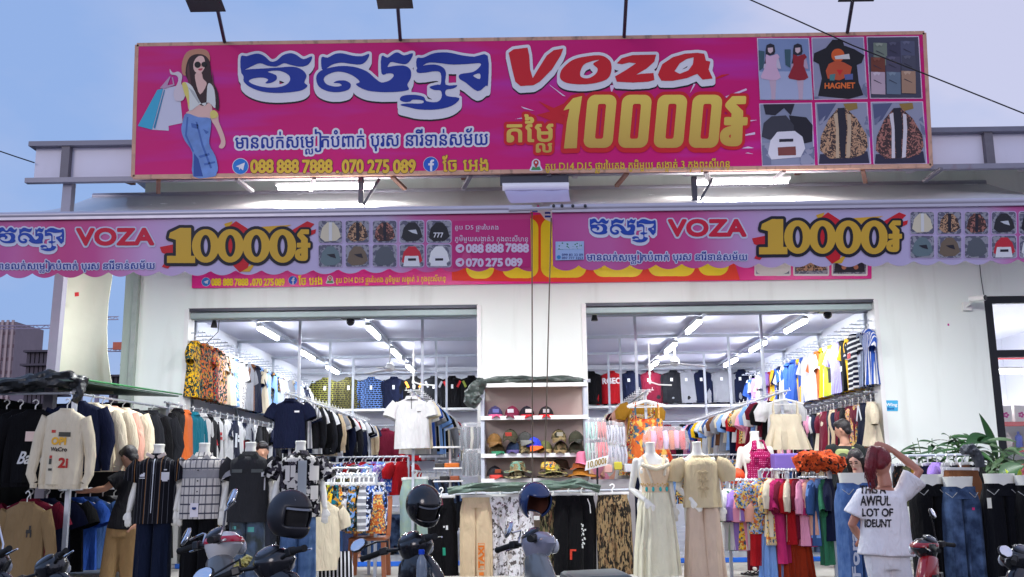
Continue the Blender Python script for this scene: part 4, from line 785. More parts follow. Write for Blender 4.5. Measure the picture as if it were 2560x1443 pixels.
def top_mesh(kind,seed,w=.225,L=.68,d=.07,sleeve='short',collar=0,neck=.078,flare=1.03,fold=.35):
    g=random.Random(seed); b=MB(); ph=g.uniform(0,6); 
    zs=[(-.085,neck,.05),(-.10,neck+.02,.052),(-.125,w*.70,d*.8),(-.15,w*.93,d*.9),(-.19,w*1.0,d),(-.26,w*.98,d)]
    R_=[ring(a,dd,z,26,rip=0) for z,a,dd in zs]; n=7
    for i in range(1,n+1): t=i/n; R_.append(ring(w*(.98+(flare-.98)*t),d*(1+.15*t),-.26-(L-.17)*t,26,rip=fold*t,k=4+seed%3,ph=ph+.3*t))
    b.loft(R_,False,False)
    for s in (-1,1):
        if sleeve=='short': e=g.uniform(-.035,.02); p=[(s*w*.86,0,-.165),(s*(w+.045+e*.5),g.uniform(-.015,.015),-.25),(s*(w+.08+e),g.uniform(-.04,.03),-.345)]; r=[.085,.088,.092]
        elif sleeve=='puff': p=[(s*w*.86,0,-.16),(s*(w+.05),0,-.20),(s*(w+.10),0,-.27),(s*(w+.11),0,-.36)]; r=[.08,.105,.11,.075]
        elif sleeve=='long': p=[(s*w*.88,0,-.17),(s*(w+.045),0,-.33),(s*(w+.075+g.uniform(-.02,.02)),g.uniform(-.02,.02),-.50),(s*(w+.07+g.uniform(-.03,.03)),g.uniform(-.05,.02),-.66),(s*(w+.055),-.02,-.74)]; r=[.085,.075,.066,.056,.045]
        else: break
        b.tube(p,r,12,False,.55,(0,1,0))
        if sleeve=='long': b.tube([p[-1],(p[-1][0],p[-1][1],p[-1][2]-.045)],[.044,.04],10,False,.6,(0,1,0))
    if collar: b.loft([ring(neck*1.02,.054,-.085,26),ring(neck*.95,.05,-.06,26),ring(neck*1.3,.078,-.10,26,slope=.15)],False,False)
    else: b.loft([ring(neck*1.05,.056,-.092,26),ring(neck*.98,.052,-.078,26),ring(neck*.9,.046,-.09,26)],False,False)
    if sleeve=='long' : b.loft([ring(w*flare*.99,d*1.1,-.09-L,26,rip=fold*.6,k=4+seed%3,ph=ph+.3),ring(w*flare*.97,d*1.0,-.13-L,26,rip=fold*.6,k=4+seed%3,ph=ph+.3)],False,False)
    return b.mesh('garment_'+kind,cloth('cloth_plain'))
def strap_mesh(seed,w=.17,L=.42,d=.06,flare=1.5,skirt=0):
    g=random.Random(seed); b=MB(); ph=g.uniform(0,6)
    for s in (-1,1): b.tube([(s*.12,0,-.11),(s*.13,.012,-.2),(s*.125,.03,-.29)],.009,6); b.tube([(s*.12,0,-.11),(s*.13,-.012,-.2),(s*.125,-.03,-.29)],.009,6)
    R_=[ring(w*.92,d*.6,-.28,40),ring(w,d*.9,-.31,40),ring(w*.95,d*.9,-.40,40)]
    for i in range(1,8): t=i/7; R_.append(ring(w*(.95+(flare-.95)*t),d*(.9+.9*t),-.40-(L-.1)*t,40,rip=.15+.25*t,k=9,ph=ph))
    b.loft(R_,False,False); return b.mesh('garment_strap',cloth('cloth_plain'))
def pants_mesh(seed,L=1.0,w=.20,leg=.105,hem=.105,d=.06,pleat=.2):
    g=random.Random(seed); b=MB(); ph=g.uniform(0,6)
    cr=w*1.08-leg
    b.loft([ring(w*.90,d*.76,-.112,28),ring(w*.905,d*.80,-.155,28),ring(w*.965,d*1.04,-.205,28,rip=pleat*.4,k=8,ph=ph),ring(w*1.0,d*1.10,-.235,28,rip=pleat*.4,k=8,ph=ph)],False,False)
    for s in (-1,1):
        R_=[ring(w*.47,d*.72,-.115,22,x0=s*w*.42,pw=.5),ring(w*.47,d*.72,-.16,22,x0=s*w*.42,pw=.5),ring(w*.50,d,-.20,22,x0=s*w*.46,pw=.55,rip=pleat*.5,k=6,ph=ph+s),ring(w*.56,d*1.1,-.29,22,pw=.6,x0=s*w*.51,rip=pleat*.4,k=5,ph=ph+s),ring(w*.56,d*1.1,-.36,22,x0=s*(cr+.004),rip=pleat*.3,k=5,ph=ph+s)]
        for i in range(1,9):
            t=i/8; ww=leg+(hem-leg)*t; R_.append(ring(ww,d*(1.08-.12*t),-.36-(L-.26)*t,22,x0=s*(cr+.006*t),rip=.08+.2*t,k=4+seed%3,ph=ph+s+t*.7))
        b.loft(R_,False,False)
    return b.mesh('garment_pants',cloth('cloth_plain'))
def skirt_mesh(seed,L=.95,w=.19,flare=1.25,d=.07,k=14):
    g=random.Random(seed); b=MB(); ph=g.uniform(0,6); R_=[ring(w*.9,d*.7,-.115,90),ring(w*.9,d*.7,-.155,90)]
    for i in range(1,9): t=i/8; R_.append(ring(w*(.92+(flare-.92)*t),d*(.8+.5*t),-.155-(L-.06)*t,90,rip=.25+.2*t,k=k,ph=ph+.4*t))
    b.loft(R_,False,False); return b.mesh('garment_skirt',cloth('cloth_plain'))
def bevel_hanger(kind):
    b=MB(); 
    hk=[(0,0,-.10),(0,0,-.045)]+[(.024*math.cos(a)-.0,0,.024*math.sin(a)-.012) for a in [R(q) for q in (-60,-20,20,60,100,140,170)]]
    b.tube(hk,.006 if kind=='coat' else .009,7)
    if kind=='coat':
        b.tube([(-.20,0,-.155),(-.10,0,-.122),(0,0,-.095),(.10,0,-.122),(.20,0,-.155)],.011,7,True,1.3); b.tube([(-.19,0,-.158),(.19,0,-.158)],.007,6)
    else:
        b.box(-.19,.19,-.010,.010,-.105,-.082); b.box(-.19,.19,-.004,.004,-.12,-.105)
        for s in (-1,1): b.box(s*.14-.02,s*.14+.02,-.022,.022,-.16,-.088)
    return b.mesh('hanger_'+kind,mat('hanger_white',C(232,232,230),.3,var=.03))
HANG={k:bevel_hanger(k) for k in('coat','clip')}
GM={}
for v in range(5):
    GM['tee',v]=top_mesh('tee',v,flare=1.05,d=.055,fold=.5); GM['polo',v]=top_mesh('polo',10+v,collar=1,d=.055,fold=.5); GM['sweater',v]=top_mesh('sweater',20+v,L=.66,sleeve='long',d=.065,fold=.42,w=.235); GM['jacket',v]=top_mesh('jacket',30+v,L=.64,sleeve='long',collar=1,d=.075,fold=.3,w=.25,flare=.97)
    GM['blouse',v]=top_mesh('blouse',40+v,L=.52,w=.19,sleeve='puff',flare=1.15,fold=.5,neck=.09); GM['cami',v]=strap_mesh(50+v); GM['dress',v]=strap_mesh(60+v,L=.85,w=.18,flare=1.9); GM['jeans',v]=pants_mesh(70+v,pleat=.05); GM['pants',v]=pants_mesh(80+v,w=.19,leg=.113,hem=.103,pleat=.35); GM['shorts',v]=pants_mesh(90+v,L=.46,leg=.12,hem=.13); GM['skirt',v]=skirt_mesh(95+v)
WORDS={'tee':('t_shirt','T-shirt'),'polo':('polo_shirt','polo shirt'),'sweater':('sweater','sweater'),'jacket':('jacket','jacket'),'blouse':('blouse','blouse'),'cami':('camisole','camisole'),'dress':('dress','dress'),'jeans':('jeans','jeans'),'pants':('trousers','trousers'),'shorts':('shorts','shorts'),'skirt':('skirt','skirt')}
CL={'plain':cloth('cloth_plain'),
 'floral':cloth('cloth_floral','floral',[C(206,110,50),C(60,90,110),C(226,196,110)],2.6),'hawaii':cloth('cloth_hawaii','floral',[C(196,140,50),C(24,26,26),C(50,80,80)],2.0),'bluefloral':cloth('cloth_bluefloral','floral',[C(70,110,190),C(220,224,236)],2.2),
 'camo':cloth('cloth_camo','camo',[C(96,84,58),C(46,46,34),C(140,122,88)],1.3),'whitecamo':cloth('cloth_whitecamo','camo',[C(170,162,156),C(206,204,206),C(92,86,84),C(224,222,224)],1.2),'bark':cloth('cloth_bark','tree',[C(118,92,66),C(48,42,36),C(142,122,90),C(34,32,28)],1.3),
 'leopard':cloth('cloth_leopard','leopard',[C(70,40,26)],1),'stripe':cloth('cloth_stripe','stripe',[C(226,226,230)],1.2),'thinstripe':cloth('cloth_thinstripe','stripe',[C(190,206,236)],2.2),'hstripe':cloth('cloth_hstripe','hstripe',[C(226,226,226)],.8),'pin':cloth('cloth_pin','pin',[C(110,112,120),C(140,100,60)],1.0),'bwprint':cloth('cloth_bwprint','floral',[C(196,192,186),C(60,56,64)],1.5),
 'plaid':cloth('cloth_plaid','plaid',[C(74,74,84),C(150,148,150)],1),'maze':cloth('cloth_maze','maze',[C(26,26,30)],1.3),'denim':cloth('cloth_denim','denim',[C(120,150,196)],1),'dots':cloth('cloth_dots','dots',[C(214,120,160)],1.0)}
PATW={'bwprint':'printed','floral':'floral','hawaii':'tropical print','bluefloral':'blue floral','camo':'camouflage','whitecamo':'pale camo','bark':'bark print','leopard':'leopard print','stripe':'white striped','thinstripe':'pale striped','hstripe':'banded','maze':'maze print','denim':'washed','dots':'dotted','plaid':'plaid','pin':'pinstriped'}
def hang(kind,col,loc,rz=0,label=None,group=None,pat='plain',v=None,sc_=1.0,hanger=True):
    v=rnd.randrange(5) if v is None else v; nm,wd=WORDS[kind]; o=bpy.data.objects.new(nm,GM[kind,v]); COL.objects.link(o)
    o.location=loc; o.rotation_euler=(rnd.uniform(-.03,.03),rnd.uniform(-.03,.03),rz); o.scale=(sc_,sc_,sc_)
    c=C(*PAL[col]) if isinstance(col,str) else C(*col); k=rnd.uniform(.9,1.08); o.color=(min(.9,c[0]*k),min(.9,c[1]*k),min(.9,c[2]*k),1)
    o.material_slots[0].link='OBJECT'; o.material_slots[0].material=CL[pat]
    if hanger:
        h=bpy.data.objects.new('hanger',HANG['clip' if kind in('jeans','pants','shorts','skirt') else 'coat']); COL.objects.link(h); h.parent=o
    tag(o,label,nm.replace('_',' ').replace('t shirt','T-shirt'),group); return o
ORDN='first second third fourth fifth sixth seventh eighth ninth tenth eleventh twelfth thirteenth fourteenth fifteenth sixteenth seventeenth eighteenth nineteenth twentieth'.split()
def run(where,end,items,p0,p1,rz,group,jit=.02,sc_=1.0,step=None,rzj=.08):
    """hangs items [(kind,colour,pattern)] from p0 to p1; label: which one of its look, counted from end"""
    p0=Vector(p0);p1=Vector(p1); n=len(items); cnt={}; tot={}
    for it in items: tot[it]=tot.get(it,0)+1
    out=[]
    for i,it in enumerate(items):
        k,c,pt=it; cnt[it]=cnt.get(it,0)+1; w_=WORDS[k][1]; look=(PATW[pt]+' ' if pt!='plain' else '')+(c if isinstance(c,str) else '')+(' ' if c else '')
        look=(c+' '+(PATW[pt]+' ' if pt!='plain' else '')) 
        lab=(ORDN[min(cnt[it],20)-1]+' ' if tot[it]>1 else '')+look+w_+(' from the '+end if tot[it]>1 else '')+' on the '+where
        p=p0.lerp(p1,i/max(1,n-1))+Vector((0,0,0)); p.x+=rnd.uniform(-jit,jit); p.y+=rnd.uniform(-jit,jit)
        out.append(hang(k,c,p,rz+rnd.uniform(-rzj,rzj),lab,group,pt,sc_=sc_))
    return out
def pick(kinds,cols,n,pats=('plain',),seed=1):
    g=random.Random(seed); o=[]
    for i in range(n):
        while 1:
            it=(g.choice(kinds),g.choice(cols),g.choice(pats))
            if not o or it[1]!=o[-1][1] or g.random()<.15: break
        o.append(it)
    return o
def dense(items,kinds,cols,seed,keep=2,p=.7):
    g=random.Random(seed); o=list(items[:keep])
    for it in items[keep:]:
        o.append(it)
        if g.random()<p: o.append((g.choice(kinds),g.choice([c for c in cols if c!=it[1]]),'plain'))
    return o
def rail(label,p0,p1,posts=(),group=None,legs=0.3,r=.014):
    p0=Vector(p0);p1=Vector(p1); t=thing('clothes_rail',label,'clothes rail',(p0.x,p0.y,0),0,group); MB().tube([p0,p1],r,8).build('bar',steel_m,t)
    for q in posts: MB().beam((q[0],q[1],q[2]),(q[0],q[1],q[3]),.035,.035,(0,1,0)).build('post',steel_m,t,smooth=False)
    return t
from mathutils.bvhtree import BVHTree
_BV={}
def drape(o,dy,lift=.005):
    """y of the garment's front surface at x,z (local), just proud of it"""
    k=o.data.name
    if k not in _BV: _BV[k]=BVHTree.FromPolygons([v.co for v in o.data.vertices],[p.vertices for p in o.data.polygons])
    def y(x,z):
        h=_BV[k].ray_cast(Vector((x,-.6,z)),Vector((0,1,0)),1.2)[0]; return (h.y if h and h.y<.02 else dy)-lift
    return y
def printed(o,w,h,z,col,rows=None,dy=-.07,x0=0,part='print'):
    """printed patch lying on the front of a garment"""
    b=MB(); Y=drape(o,dy)
    for (x,zz,ww,hh) in rows or [(x0,z,w,h)]:
        nx=max(2,int(ww/.012)); nz=max(2,int(hh/.02)); V=[]
        for j in range(nz+1):
            for i in range(nx+1): q=x-ww/2+ww*i/nx; k=zz-hh/2+hh*j/nz; V.append((q,Y(q,k),k))
        b.add(V,[(j*(nx+1)+i,j*(nx+1)+i+1,(j+1)*(nx+1)+i+1,(j+1)*(nx+1)+i) for j in range(nz) for i in range(nx)])
    c=bpy.data.objects.new(part,b.mesh(part,INK(C(*col)))); COL.objects.link(c); c.parent=o; return c
def word(o,s,x0,z0,x1,z1,col,y=-.09,bold=1.0,part='lettering',slant=0,res=.5,up=False,outline=None):
    """lettering on a garment, in its own coordinates (millimetre grid)"""
    P=fit(text_polys(s),0,0,*(((z1-z0)*250,(x1-x0)*250) if up else ((x1-x0)*250,(z1-z0)*250)),slant); fr=dilate(raster(P,pad=6,res=res),bold)
    Y=drape(o,y)
    def fn(x,yy):
        q=(x0+yy/250,z0+x/250) if up else (x0+x/250,z1-yy/250); return (q[0],Y(*q),q[1])
    c=cut(MB(),fr,fn,3); me=c.mesh(part,INK(C(*col)),smooth=False); ob=bpy.data.objects.new(part,me); COL.objects.link(ob); ob.parent=o; return ob
# ------------------------------------------------------------------ inside: walls, aisle rails, back wall
XL,XR=-4.72,4.98
def walls():
    # left wall, upper: printed shirts facing the aisle
    ul=[('polo','yellow','hawaii'),('polo','orange','hawaii'),('polo','orange','floral'),('polo','red','hawaii'),('polo','peach','hawaii'),('polo','white','whitecamo'),('polo','sky blue','bluefloral'),('polo','white','leopard'),('polo','brown','leopard'),('polo','sky blue','plain'),('polo','sky blue','thinstripe'),('polo','navy','hawaii'),('polo','grey','thinstripe'),('polo','white','plain'),('polo','cream','plain'),('polo','sky blue','plain'),('polo','white','thinstripe'),('polo','grey','plain')]
    ul=dense(ul,['polo','tee'],['white','sky blue','navy','grey','cream','brown'],6,5,.8)
    run("left wall's upper rail",'doorway',ul,(XL+.1,13.95,3.42),(XL+.1,21.4,3.42),PI/2,"shirts on the left wall's upper rail",sc_=1.12,rzj=.2)
    ll=[('jacket','black','plain'),('jacket','orange','plain'),('jacket','teal','plain'),('jacket','white','plain'),('jacket','charcoal','plain'),('tee','white','plain'),('tee','black','plain'),('tee','white','plain'),('tee','navy','plain'),('tee','white','plain'),('tee','navy','plain'),('tee','grey','plain'),('tee','white','plain'),('tee','black','plain'),('tee','navy','plain'),('tee','white','plain'),('tee','black','plain'),('tee','grey','plain')]
    ll=dense(ll,['tee','sweater'],['white','black','navy','grey','charcoal'],7,12,1)
    P=run("left wall's lower rail",'street',ll,(XL+.12,13.25,2.42),(XL+.12,20.6,2.42),PI/2,"tops on the left wall's lower rail",sc_=1.1,rzj=.2)
    for o,c in ((P[5],(190,40,44)),(P[6],(206,60,60)),(P[8],(220,224,230)),(P[10],(200,50,60))):
        printed(o,.15,.2,-.33,c,[(-.06,-.36,.1,.2),(.07,-.30,.09,.04),(.07,-.36,.12,.04)])
    tag(MB().tube([(XL,13.1,2.43),(XL,21.6,2.43)],.014).build('wall_rail',steel_m),'lower steel wall rail along the left shop wall','wall rail')
    # right wall
    ur=[('polo','blue','stripe'),('tee','navy','thinstripe'),('polo','navy','hstripe'),('tee','yellow','plain'),('tee','black','plain'),('tee','lilac','thinstripe'),('tee','lime','plain'),('tee','white','plain'),('tee','orange','plain'),('tee','white','plain'),('tee','yellow','plain'),('tee','black','plain'),('tee','white','plain'),('tee','blue','plain'),('tee','red','plain'),('tee','sky blue','plain'),('tee','pink','plain'),('tee','blue','plain')]
    ur=dense(ur,['tee','polo'],['white','navy','yellow','lilac','blue','black'],8,7,1)
    Q=run("right wall's upper rail",'doorway',ur,(XR-.1,13.95,3.46),(XR-.1,21.4,3.46),-PI/2,"jerseys on the right wall's upper rail",sc_=1.12,rzj=.2)
    printed(Q[1],.2,.1,-.42,(210,220,235),[(-.06,-.4,.05,.09),(.01,-.4,.05,.09),(.08,-.4,.05,.09),(0,-.5,.16,.02)]); printed(Q[4],.1,.1,-.3,(220,220,226),[(-.03,-.3,.12,.03),(.02,-.46,.14,.07)]); printed(Q[6],.1,.2,-.5,(30,30,30)); printed(Q[2],.3,.05,-.25,(190,30,40),[(-.1,-.33,.18,.07)])
    lr=[('blouse','cream','plain'),('blouse','navy','plain'),('blouse','mustard','floral'),('blouse','peach','floral'),('blouse','maroon','plain'),('blouse','black','plain'),('blouse','beige','plain'),('blouse','maroon','plain'),('blouse','cream','plain'),('blouse','navy','plain'),('blouse','pink','plain'),('blouse','black','plain'),('blouse','white','plain'),('blouse','purple','plain'),('blouse','cream','plain'),('blouse','peach','plain'),('blouse','white','plain'),('blouse','brown','plain'),('blouse','maroon','plain'),('blouse','white','plain')]
    lr=dense(lr,['blouse','tee'],['cream','peach','black','maroon','white','navy','pink'],9,3,.9)
    Q=run("right wall's lower rail",'doorway',lr,(XR-.12,13.95,2.46),(XR-.12,20.6,2.46),-PI/2,"blouses on the right wall's lower rail",sc_=1.15,rzj=.25)
    b=MB()
    for s in (-1,1): b.obox((s*.05,-.085,-.2),(1,0,-s*2.0),(0,1,0),(s*2.0,0,1),.2,.006,.035)
    c=bpy.data.objects.new('neck_trim',b.mesh('neck_trim',INK(C(220,224,230)))); COL.objects.link(c); c.parent=Q[1]
    for x,z,l in ((XL,3.44,'upper steel wall rail along the left shop wall'),(XR,3.48,'upper steel wall rail along the right shop wall'),(XR,2.48,'lower steel wall rail along the right shop wall')):
        t=thing('wall_rail',l,'wall rail',(x,13.9,z)); s=1 if x<0 else -1; MB().tube([(x-.12*s,13.85,z),(x-.12*s,21.6,z)],.014).build('bar',steel_m,t); b=MB(); b.tube([(-.18*s,0,.02),(.24*s,0,.03)],.008,6)
        for k in range(4): b.tube([((.02+.06*k)*s,0,.03),((.02+.06*k)*s,0,.055)],.005,5)
        me=b.mesh('hook_arm',steel_m)
        for i in range(22): o=bpy.data.objects.new('hook_arm',me); COL.objects.link(o); o.parent=t; o.location=(0,.36*i,0)
    for x,s,l in ((XR+.12,-1,'white shelf board along the right wall under the blouses'),(XL-.16,1,'white shelf board along the left wall under the shirts')):
        z=1.62 if s<0 else 1.2; tag(MB().box(min(x,x+.5*s),max(x,x+.5*s),14.0,21.5,z,z+.05).build('wall_shelf',white_m,smooth=False),l,'shelf')
    # low rail of trousers and skirts below the right-hand shelf
    run("right wall's bottom rail",'doorway',pick(['jeans','pants'],['denim blue','navy','grey','black','maroon','beige'],14,seed=21),(XR-.15,14.1,1.58),(XR-.15,20,1.58),-PI/2,"trousers on the right wall's bottom rail",sc_=1.1)
    run("left wall's bottom rail",'doorway',pick(['pants','shorts'],['black','navy','grey','charcoal','khaki','red'],14,seed=22),(XL+.15,13.9,1.3),(XL+.15,20,1.3),PI/2,"trousers on the left wall's bottom rail",sc_=1.1)
walls()
def aisle(nm,x,y0,y1,z,low,items,items2,group,posts):
    t=rail('steel two tier %s'%nm,(x,y0-.25,z),(x,y1,z),[(x,yy,.31,z) for yy in (y0+.1,17.3,19.7,y1)],'aisle rails in the shop'); MB().tube([(x,y0,low),(x,y1,low)],.014).build('lower_bar',steel_m,t)
    for yy in posts: MB().beam((x,yy,z),(x,yy,3.78),.04,.04,(0,1,0)).build('post',steel_m,t,smooth=False)
    b=MB(); b.tube([(-.11,0,.02),(.11,0,.02)],.006,5); b.tube([(-.09,0,.02),(-.09,0,.06)],.005,5); b.tube([(.09,0,.02),(.09,0,.06)],.005,5); me=b.mesh('rail_hook',white_m); W0=WORG(t)
    for i in range(26): o=bpy.data.objects.new('rail_hook',me); COL.objects.link(o); o.parent=t; o.location=Vector((x,y0+(y1-y0)*i/25,z))-W0
    A_=run(nm+"'s top tier",'street',items,(x,y0,z),(x,y1,z),0,group+', top tier',sc_=1.0)
    B_=run(nm+"'s low tier",'street',items2,(x,y0+.15,low),(x,y1,low),0,group+', lower tier',rzj=.3); return A_,B_
iA=[('polo','navy','plain'),('polo','charcoal','plain'),('tee','grey','stripe'),('polo','black','plain'),('tee','white','plain'),('sweater','black','plain'),('tee','white','plain'),('sweater','black','plain'),('sweater','beige','plain'),('tee','grey','plain'),('tee','white','plain'),('tee','black','plain'),('tee','white','plain'),('tee','red','plain'),('tee','black','plain'),('tee','white','plain'),('sweater','navy','plain'),('tee','white','plain'),('tee','black','plain'),('tee','grey','plain'),('tee','white','plain'),('tee','navy','plain')]
A1,A2=aisle('second left rail',-3.36,14.35,21.3,2.62,1.55,dense(iA,['tee','sweater','polo'],['white','black','navy','grey','charcoal','beige'],1),pick(['jeans','pants','shorts','jeans'],['denim blue','navy','blue','black','sky blue','denim blue'],22,('plain','denim'),5),'clothes on the second rail from the left',(14.9,17.3,19.7))
printed(A1[0],.06,.02,-.26,(225,225,230),[(.12,-.25,.07,.025)],dy=-.074); printed(A1[1],.06,.02,-.26,(225,225,230),[(.12,-.27,.07,.025)],dy=-.074)
iB=[('polo','white','plain'),('polo','cream','plain'),('tee','white','plain'),('polo','blue','plain'),('tee','white','plain'),('tee','black','plain'),('tee','white','plain'),('tee','sky blue','plain'),('tee','black','plain'),('tee','white','plain'),('tee','black','plain'),('sweater','grey','plain'),('tee','white','plain'),('tee','navy','plain'),('tee','red','plain'),('tee','black','plain'),('tee','white','plain'),('tee','black','plain'),('tee','olive','plain')]
B1,B2=aisle('pillar left rail',-1.5,13.62,21.3,2.57,1.5,dense(iB,['tee','polo'],['white','black','sky blue','grey','cream'],2),[('jeans','sage','denim'),('pants','dark grey','plain')]+pick(['jeans','pants','shorts'],['dark grey','black','navy','denim blue','charcoal'],16,('plain','denim'),6),'clothes on the rail left of the pillar',(14.9,17.3,19.7))
printed(B1[0],.05,.012,-.28,(60,60,66),[(.10,-.28,.05,.012),(0,-.16,.01,.16)],dy=-.074)
iC=[('cami','orange','floral'),('cami','red','floral'),('dress','cream','floral'),('blouse','mustard','plain'),('blouse','sage','plain'),('blouse','green','plain'),('blouse','peach','plain'),('blouse','black','plain'),('blouse','cream','plain'),('blouse','teal','plain'),('blouse','maroon','plain'),('blouse','black','plain'),('blouse','white','plain'),('blouse','olive','plain'),('blouse','pink','plain'),('blouse','navy','plain'),('blouse','grey','plain'),('blouse','maroon','plain')]
C1,C2=aisle('pillar right rail',1.72,13.85,21.3,2.55,1.5,dense(iC,['blouse','cami'],['white','black','peach','teal','maroon','olive'],3,3),pick(['shorts','skirt','pants'],['grey','navy','peach','lilac','black','cream'],14,seed=7),'clothes on the rail right of the pillar',(14.9,17.3,19.7))
CL['patch']=cloth('cloth_patch','floral',[C(190,60,40),C(70,100,120),C(226,180,90)],.9); C1[0].material_slots[0].material=CL['patch']; C1[0].scale=(1.25,1.25,1.35); C1[1].scale=(1.15,1.15,1.25)
iD=[('cami','cream','plain'),('blouse','white','plain'),('blouse','black','plain'),('blouse','white','plain'),('dress','maroon','plain'),('blouse','beige','plain'),('blouse','black','floral'),('blouse','red','plain'),('blouse','white','plain'),('blouse','sky blue','plain'),('blouse','cream','plain'),('blouse','grey','plain'),('blouse','brown','plain'),('blouse','white','plain'),('blouse','denim blue','plain'),('blouse','sky blue','plain'),('blouse','black','plain'),('blouse','yellow','plain'),('blouse','blue','plain'),('blouse','pink','plain'),('blouse','sky blue','plain'),('blouse','purple','plain')]
D1,D2=aisle('second right rail',3.62,13.85,21.3,2.52,1.42,dense(iD,['blouse','tee'],['white','sky blue','cream','navy','pink','maroon'],4),pick(['jeans','shorts','skirt'],['denim blue','navy','black','grey','maroon'],18,('plain','denim'),8),'clothes on the second rail from the right',(14.9,17.3,19.7))
D1[0].scale=(1.3,1.3,1.1)
for i,o in enumerate(D1[1:]+C1[3:]): k=1.0+.12*math.sin(i*2.3); o.scale=(.95,.95,k*1.1)
for i,o in enumerate(A1[2:]+B1[2:]): o.scale=(.95,.95,1.0+.08*math.sin(i*1.9))
# back wall
def back():
    L=[('jacket',c,p) for c,p in (('lime','maze'),('lime','maze'),('sky blue','maze'),('navy','plain'),('orange','plain'),('charcoal','plain'),('black','plain'),('olive','plain'))]
    X=[U(px,930,21.9).x for px in (815,872,928,985,1035,1085,1130,1178)]
    cnt={}
    lab=['maze print jacket nearest the corner on the left back wall','maze print yellow black jacket second from the left back corner','blue and white maze print jacket on the left back wall','plain navy zip jacket on the left back wall','black jacket with orange shoulders on the left back wall','dark jacket with grey shoulders on the left back wall','black jacket with red panels on the left back wall','olive trimmed jacket beside the pillar on the back wall']
    for i,(k,c,p) in enumerate(L):
        col=((118,116,52),(96,92,48),(90,120,176))[i] if i<3 else c if i in(3,5) else 'black'; o=hang(k,col,(X[i],21.9,3.68),rnd.uniform(-.1,.1),lab[i],'jackets on the back wall',p,sc_=1.0)
        if i in (4,5,6,7):
            b=MB(); cc=(C(226,140,40),C(150,150,156),C(190,36,40),C(140,150,60))[i-4]
            for s in (-1,1): b.obox((s*.15,-.075,-.25),(1,0,-s*.5),(0,1,0),(s*.5,0,1),.05,.012,.15)
            b.mesh; c_=bpy.data.objects.new('shoulder_panel',b.mesh('shoulder_panel',INK(cc))); COL.objects.link(c_); c_.parent=o
        printed(o,.06,.1,-.3,(226,226,226),[(.0,-.30,.05,.09)],dy=-.11,part='price_tag')
    R_=[('black',1478),('red',1528),('navy',1575),('maroon',1625),('charcoal',1683),('grey',1718),('navy',1755),('grey',1808),('navy',1853)]
    lab=['black hooded jacket beside the pillar on the right back wall','red jacket with white letters on the right back wall','navy jacket between red and maroon ones on the back wall','maroon jacket on the right back wall behind the orange camisole','charcoal jacket under the ceiling fan on the right back wall','narrow grey jacket between dark ones on the right back wall','navy jacket left of the grey pair on the right back wall','wide grey sweatshirt on the right back wall','navy jacket nearest the right corner on the back wall']
    for i,(c,px) in enumerate(R_):
        o=hang('jacket',c,(U(px,930,21.9).x,21.9,3.74),rnd.uniform(-.1,.1),lab[i],'jackets on the back wall',sc_=1.02)
        printed(o,.06,.1,-.3,(226,226,226),[(-.05,-.27,.055,.07)],dy=-.11,part='price_tag')
        if i==1: word(o,'RGEO',-.2,-.34,.2,-.22,(226,220,220),y=-.115,bold=2)
    for x0,x1,l in ((-4.9,-.5,'white shelf board on the back wall of the left room'),(.8,5.1,'white shelf board on the back wall of the right room')):
        tag(MB().box(x0,x1,21.75,22.3,2.86,2.91).build('long_shelf',white_m,smooth=False),l,'shelf'); tag(MB().tube([(x0,21.9,2.55),(x1,21.9,2.55)],.014).build('long_rail',steel_m),l.replace('shelf board','lower rail').replace('white','steel'),'rail')
        tag(MB().tube([(x0,21.9,3.71),(x1,21.9,3.71)],.014).build('long_rail',steel_m),l.replace('shelf board','upper rail').replace('white','steel'),'rail')
    run('lower back rail of the left room','left',pick(['jacket'],['black','navy','red','charcoal','maroon'],11,seed=31),(-4.4,21.9,2.55),(-.9,21.9,2.55),0,'jackets on the lower back rail, left room')
    run('lower back rail of the right room','left',pick(['jacket'],['sky blue','navy','maroon','denim blue','black'],11,seed=32),(1.0,21.9,2.55),(4.6,21.9,2.55),0,'jackets on the lower back rail, right room')
back()
# ceiling fans, cameras, wires
def fan(label,px,py,z):
    p=Uz(px,py,z); t=thing('ceiling_fan',label,'ceiling fan',p,0,'ceiling fans'); m=white_m
    b=MB(); b.tube([p,p+Vector((0,0,3.84-z))],.015,8); b.build('downrod',m,t); b=MB(); b.lathe([(.03,.10),(.06,.08),(.085,.03),(.085,-.03),(.05,-.06),(.01,-.07)],p,16); b.build('motor',m,t)
    for k in range(3): a=k*2*PI/3+.35; d=Vector((math.cos(a),math.sin(a),0)); MB().beam(p+d*.08+Vector((0,0,-.02)),p+d*.62+Vector((0,0,-.05)),.13,.012).build('blade',m,t,smooth=False)
fan('white three bladed ceiling fan in the left room',975,921,3.36); fan('white three bladed ceiling fan in the right room',1688,907,3.4)
def ptz(label,px,py):
    p=U(px,py,14.3); t=thing('dome_camera',label,'security camera',p,0,'black security cameras at the shop heads'); q=p.copy(); q.z=3.8
    b=MB(); b.tube([p+Vector((0,0,.02)),q],.03,8); b.build('stem',black_m,t); b=MB(); b.obox(p,(1,0,0),(0,1,0),(0,0,1),.24,.12,.07); b.build('body',black_m,t,smooth=False)
    MB().ell(p+Vector((0,-.02,-.07)),.062,.062,.062,14,10).build('lens_ball',mat('gloss_black',C(18,20,28),.12),t)
    for s in (-1,1): MB().ell(p+Vector((s*.12,-.03,.01)),.05,.05,.045,12,8).build('side_lens',MATS['gloss_black'],t)
ptz('black twin lens camera under the head of the left opening',877,793); ptz('black twin lens camera under the head of the right opening',2067,776)
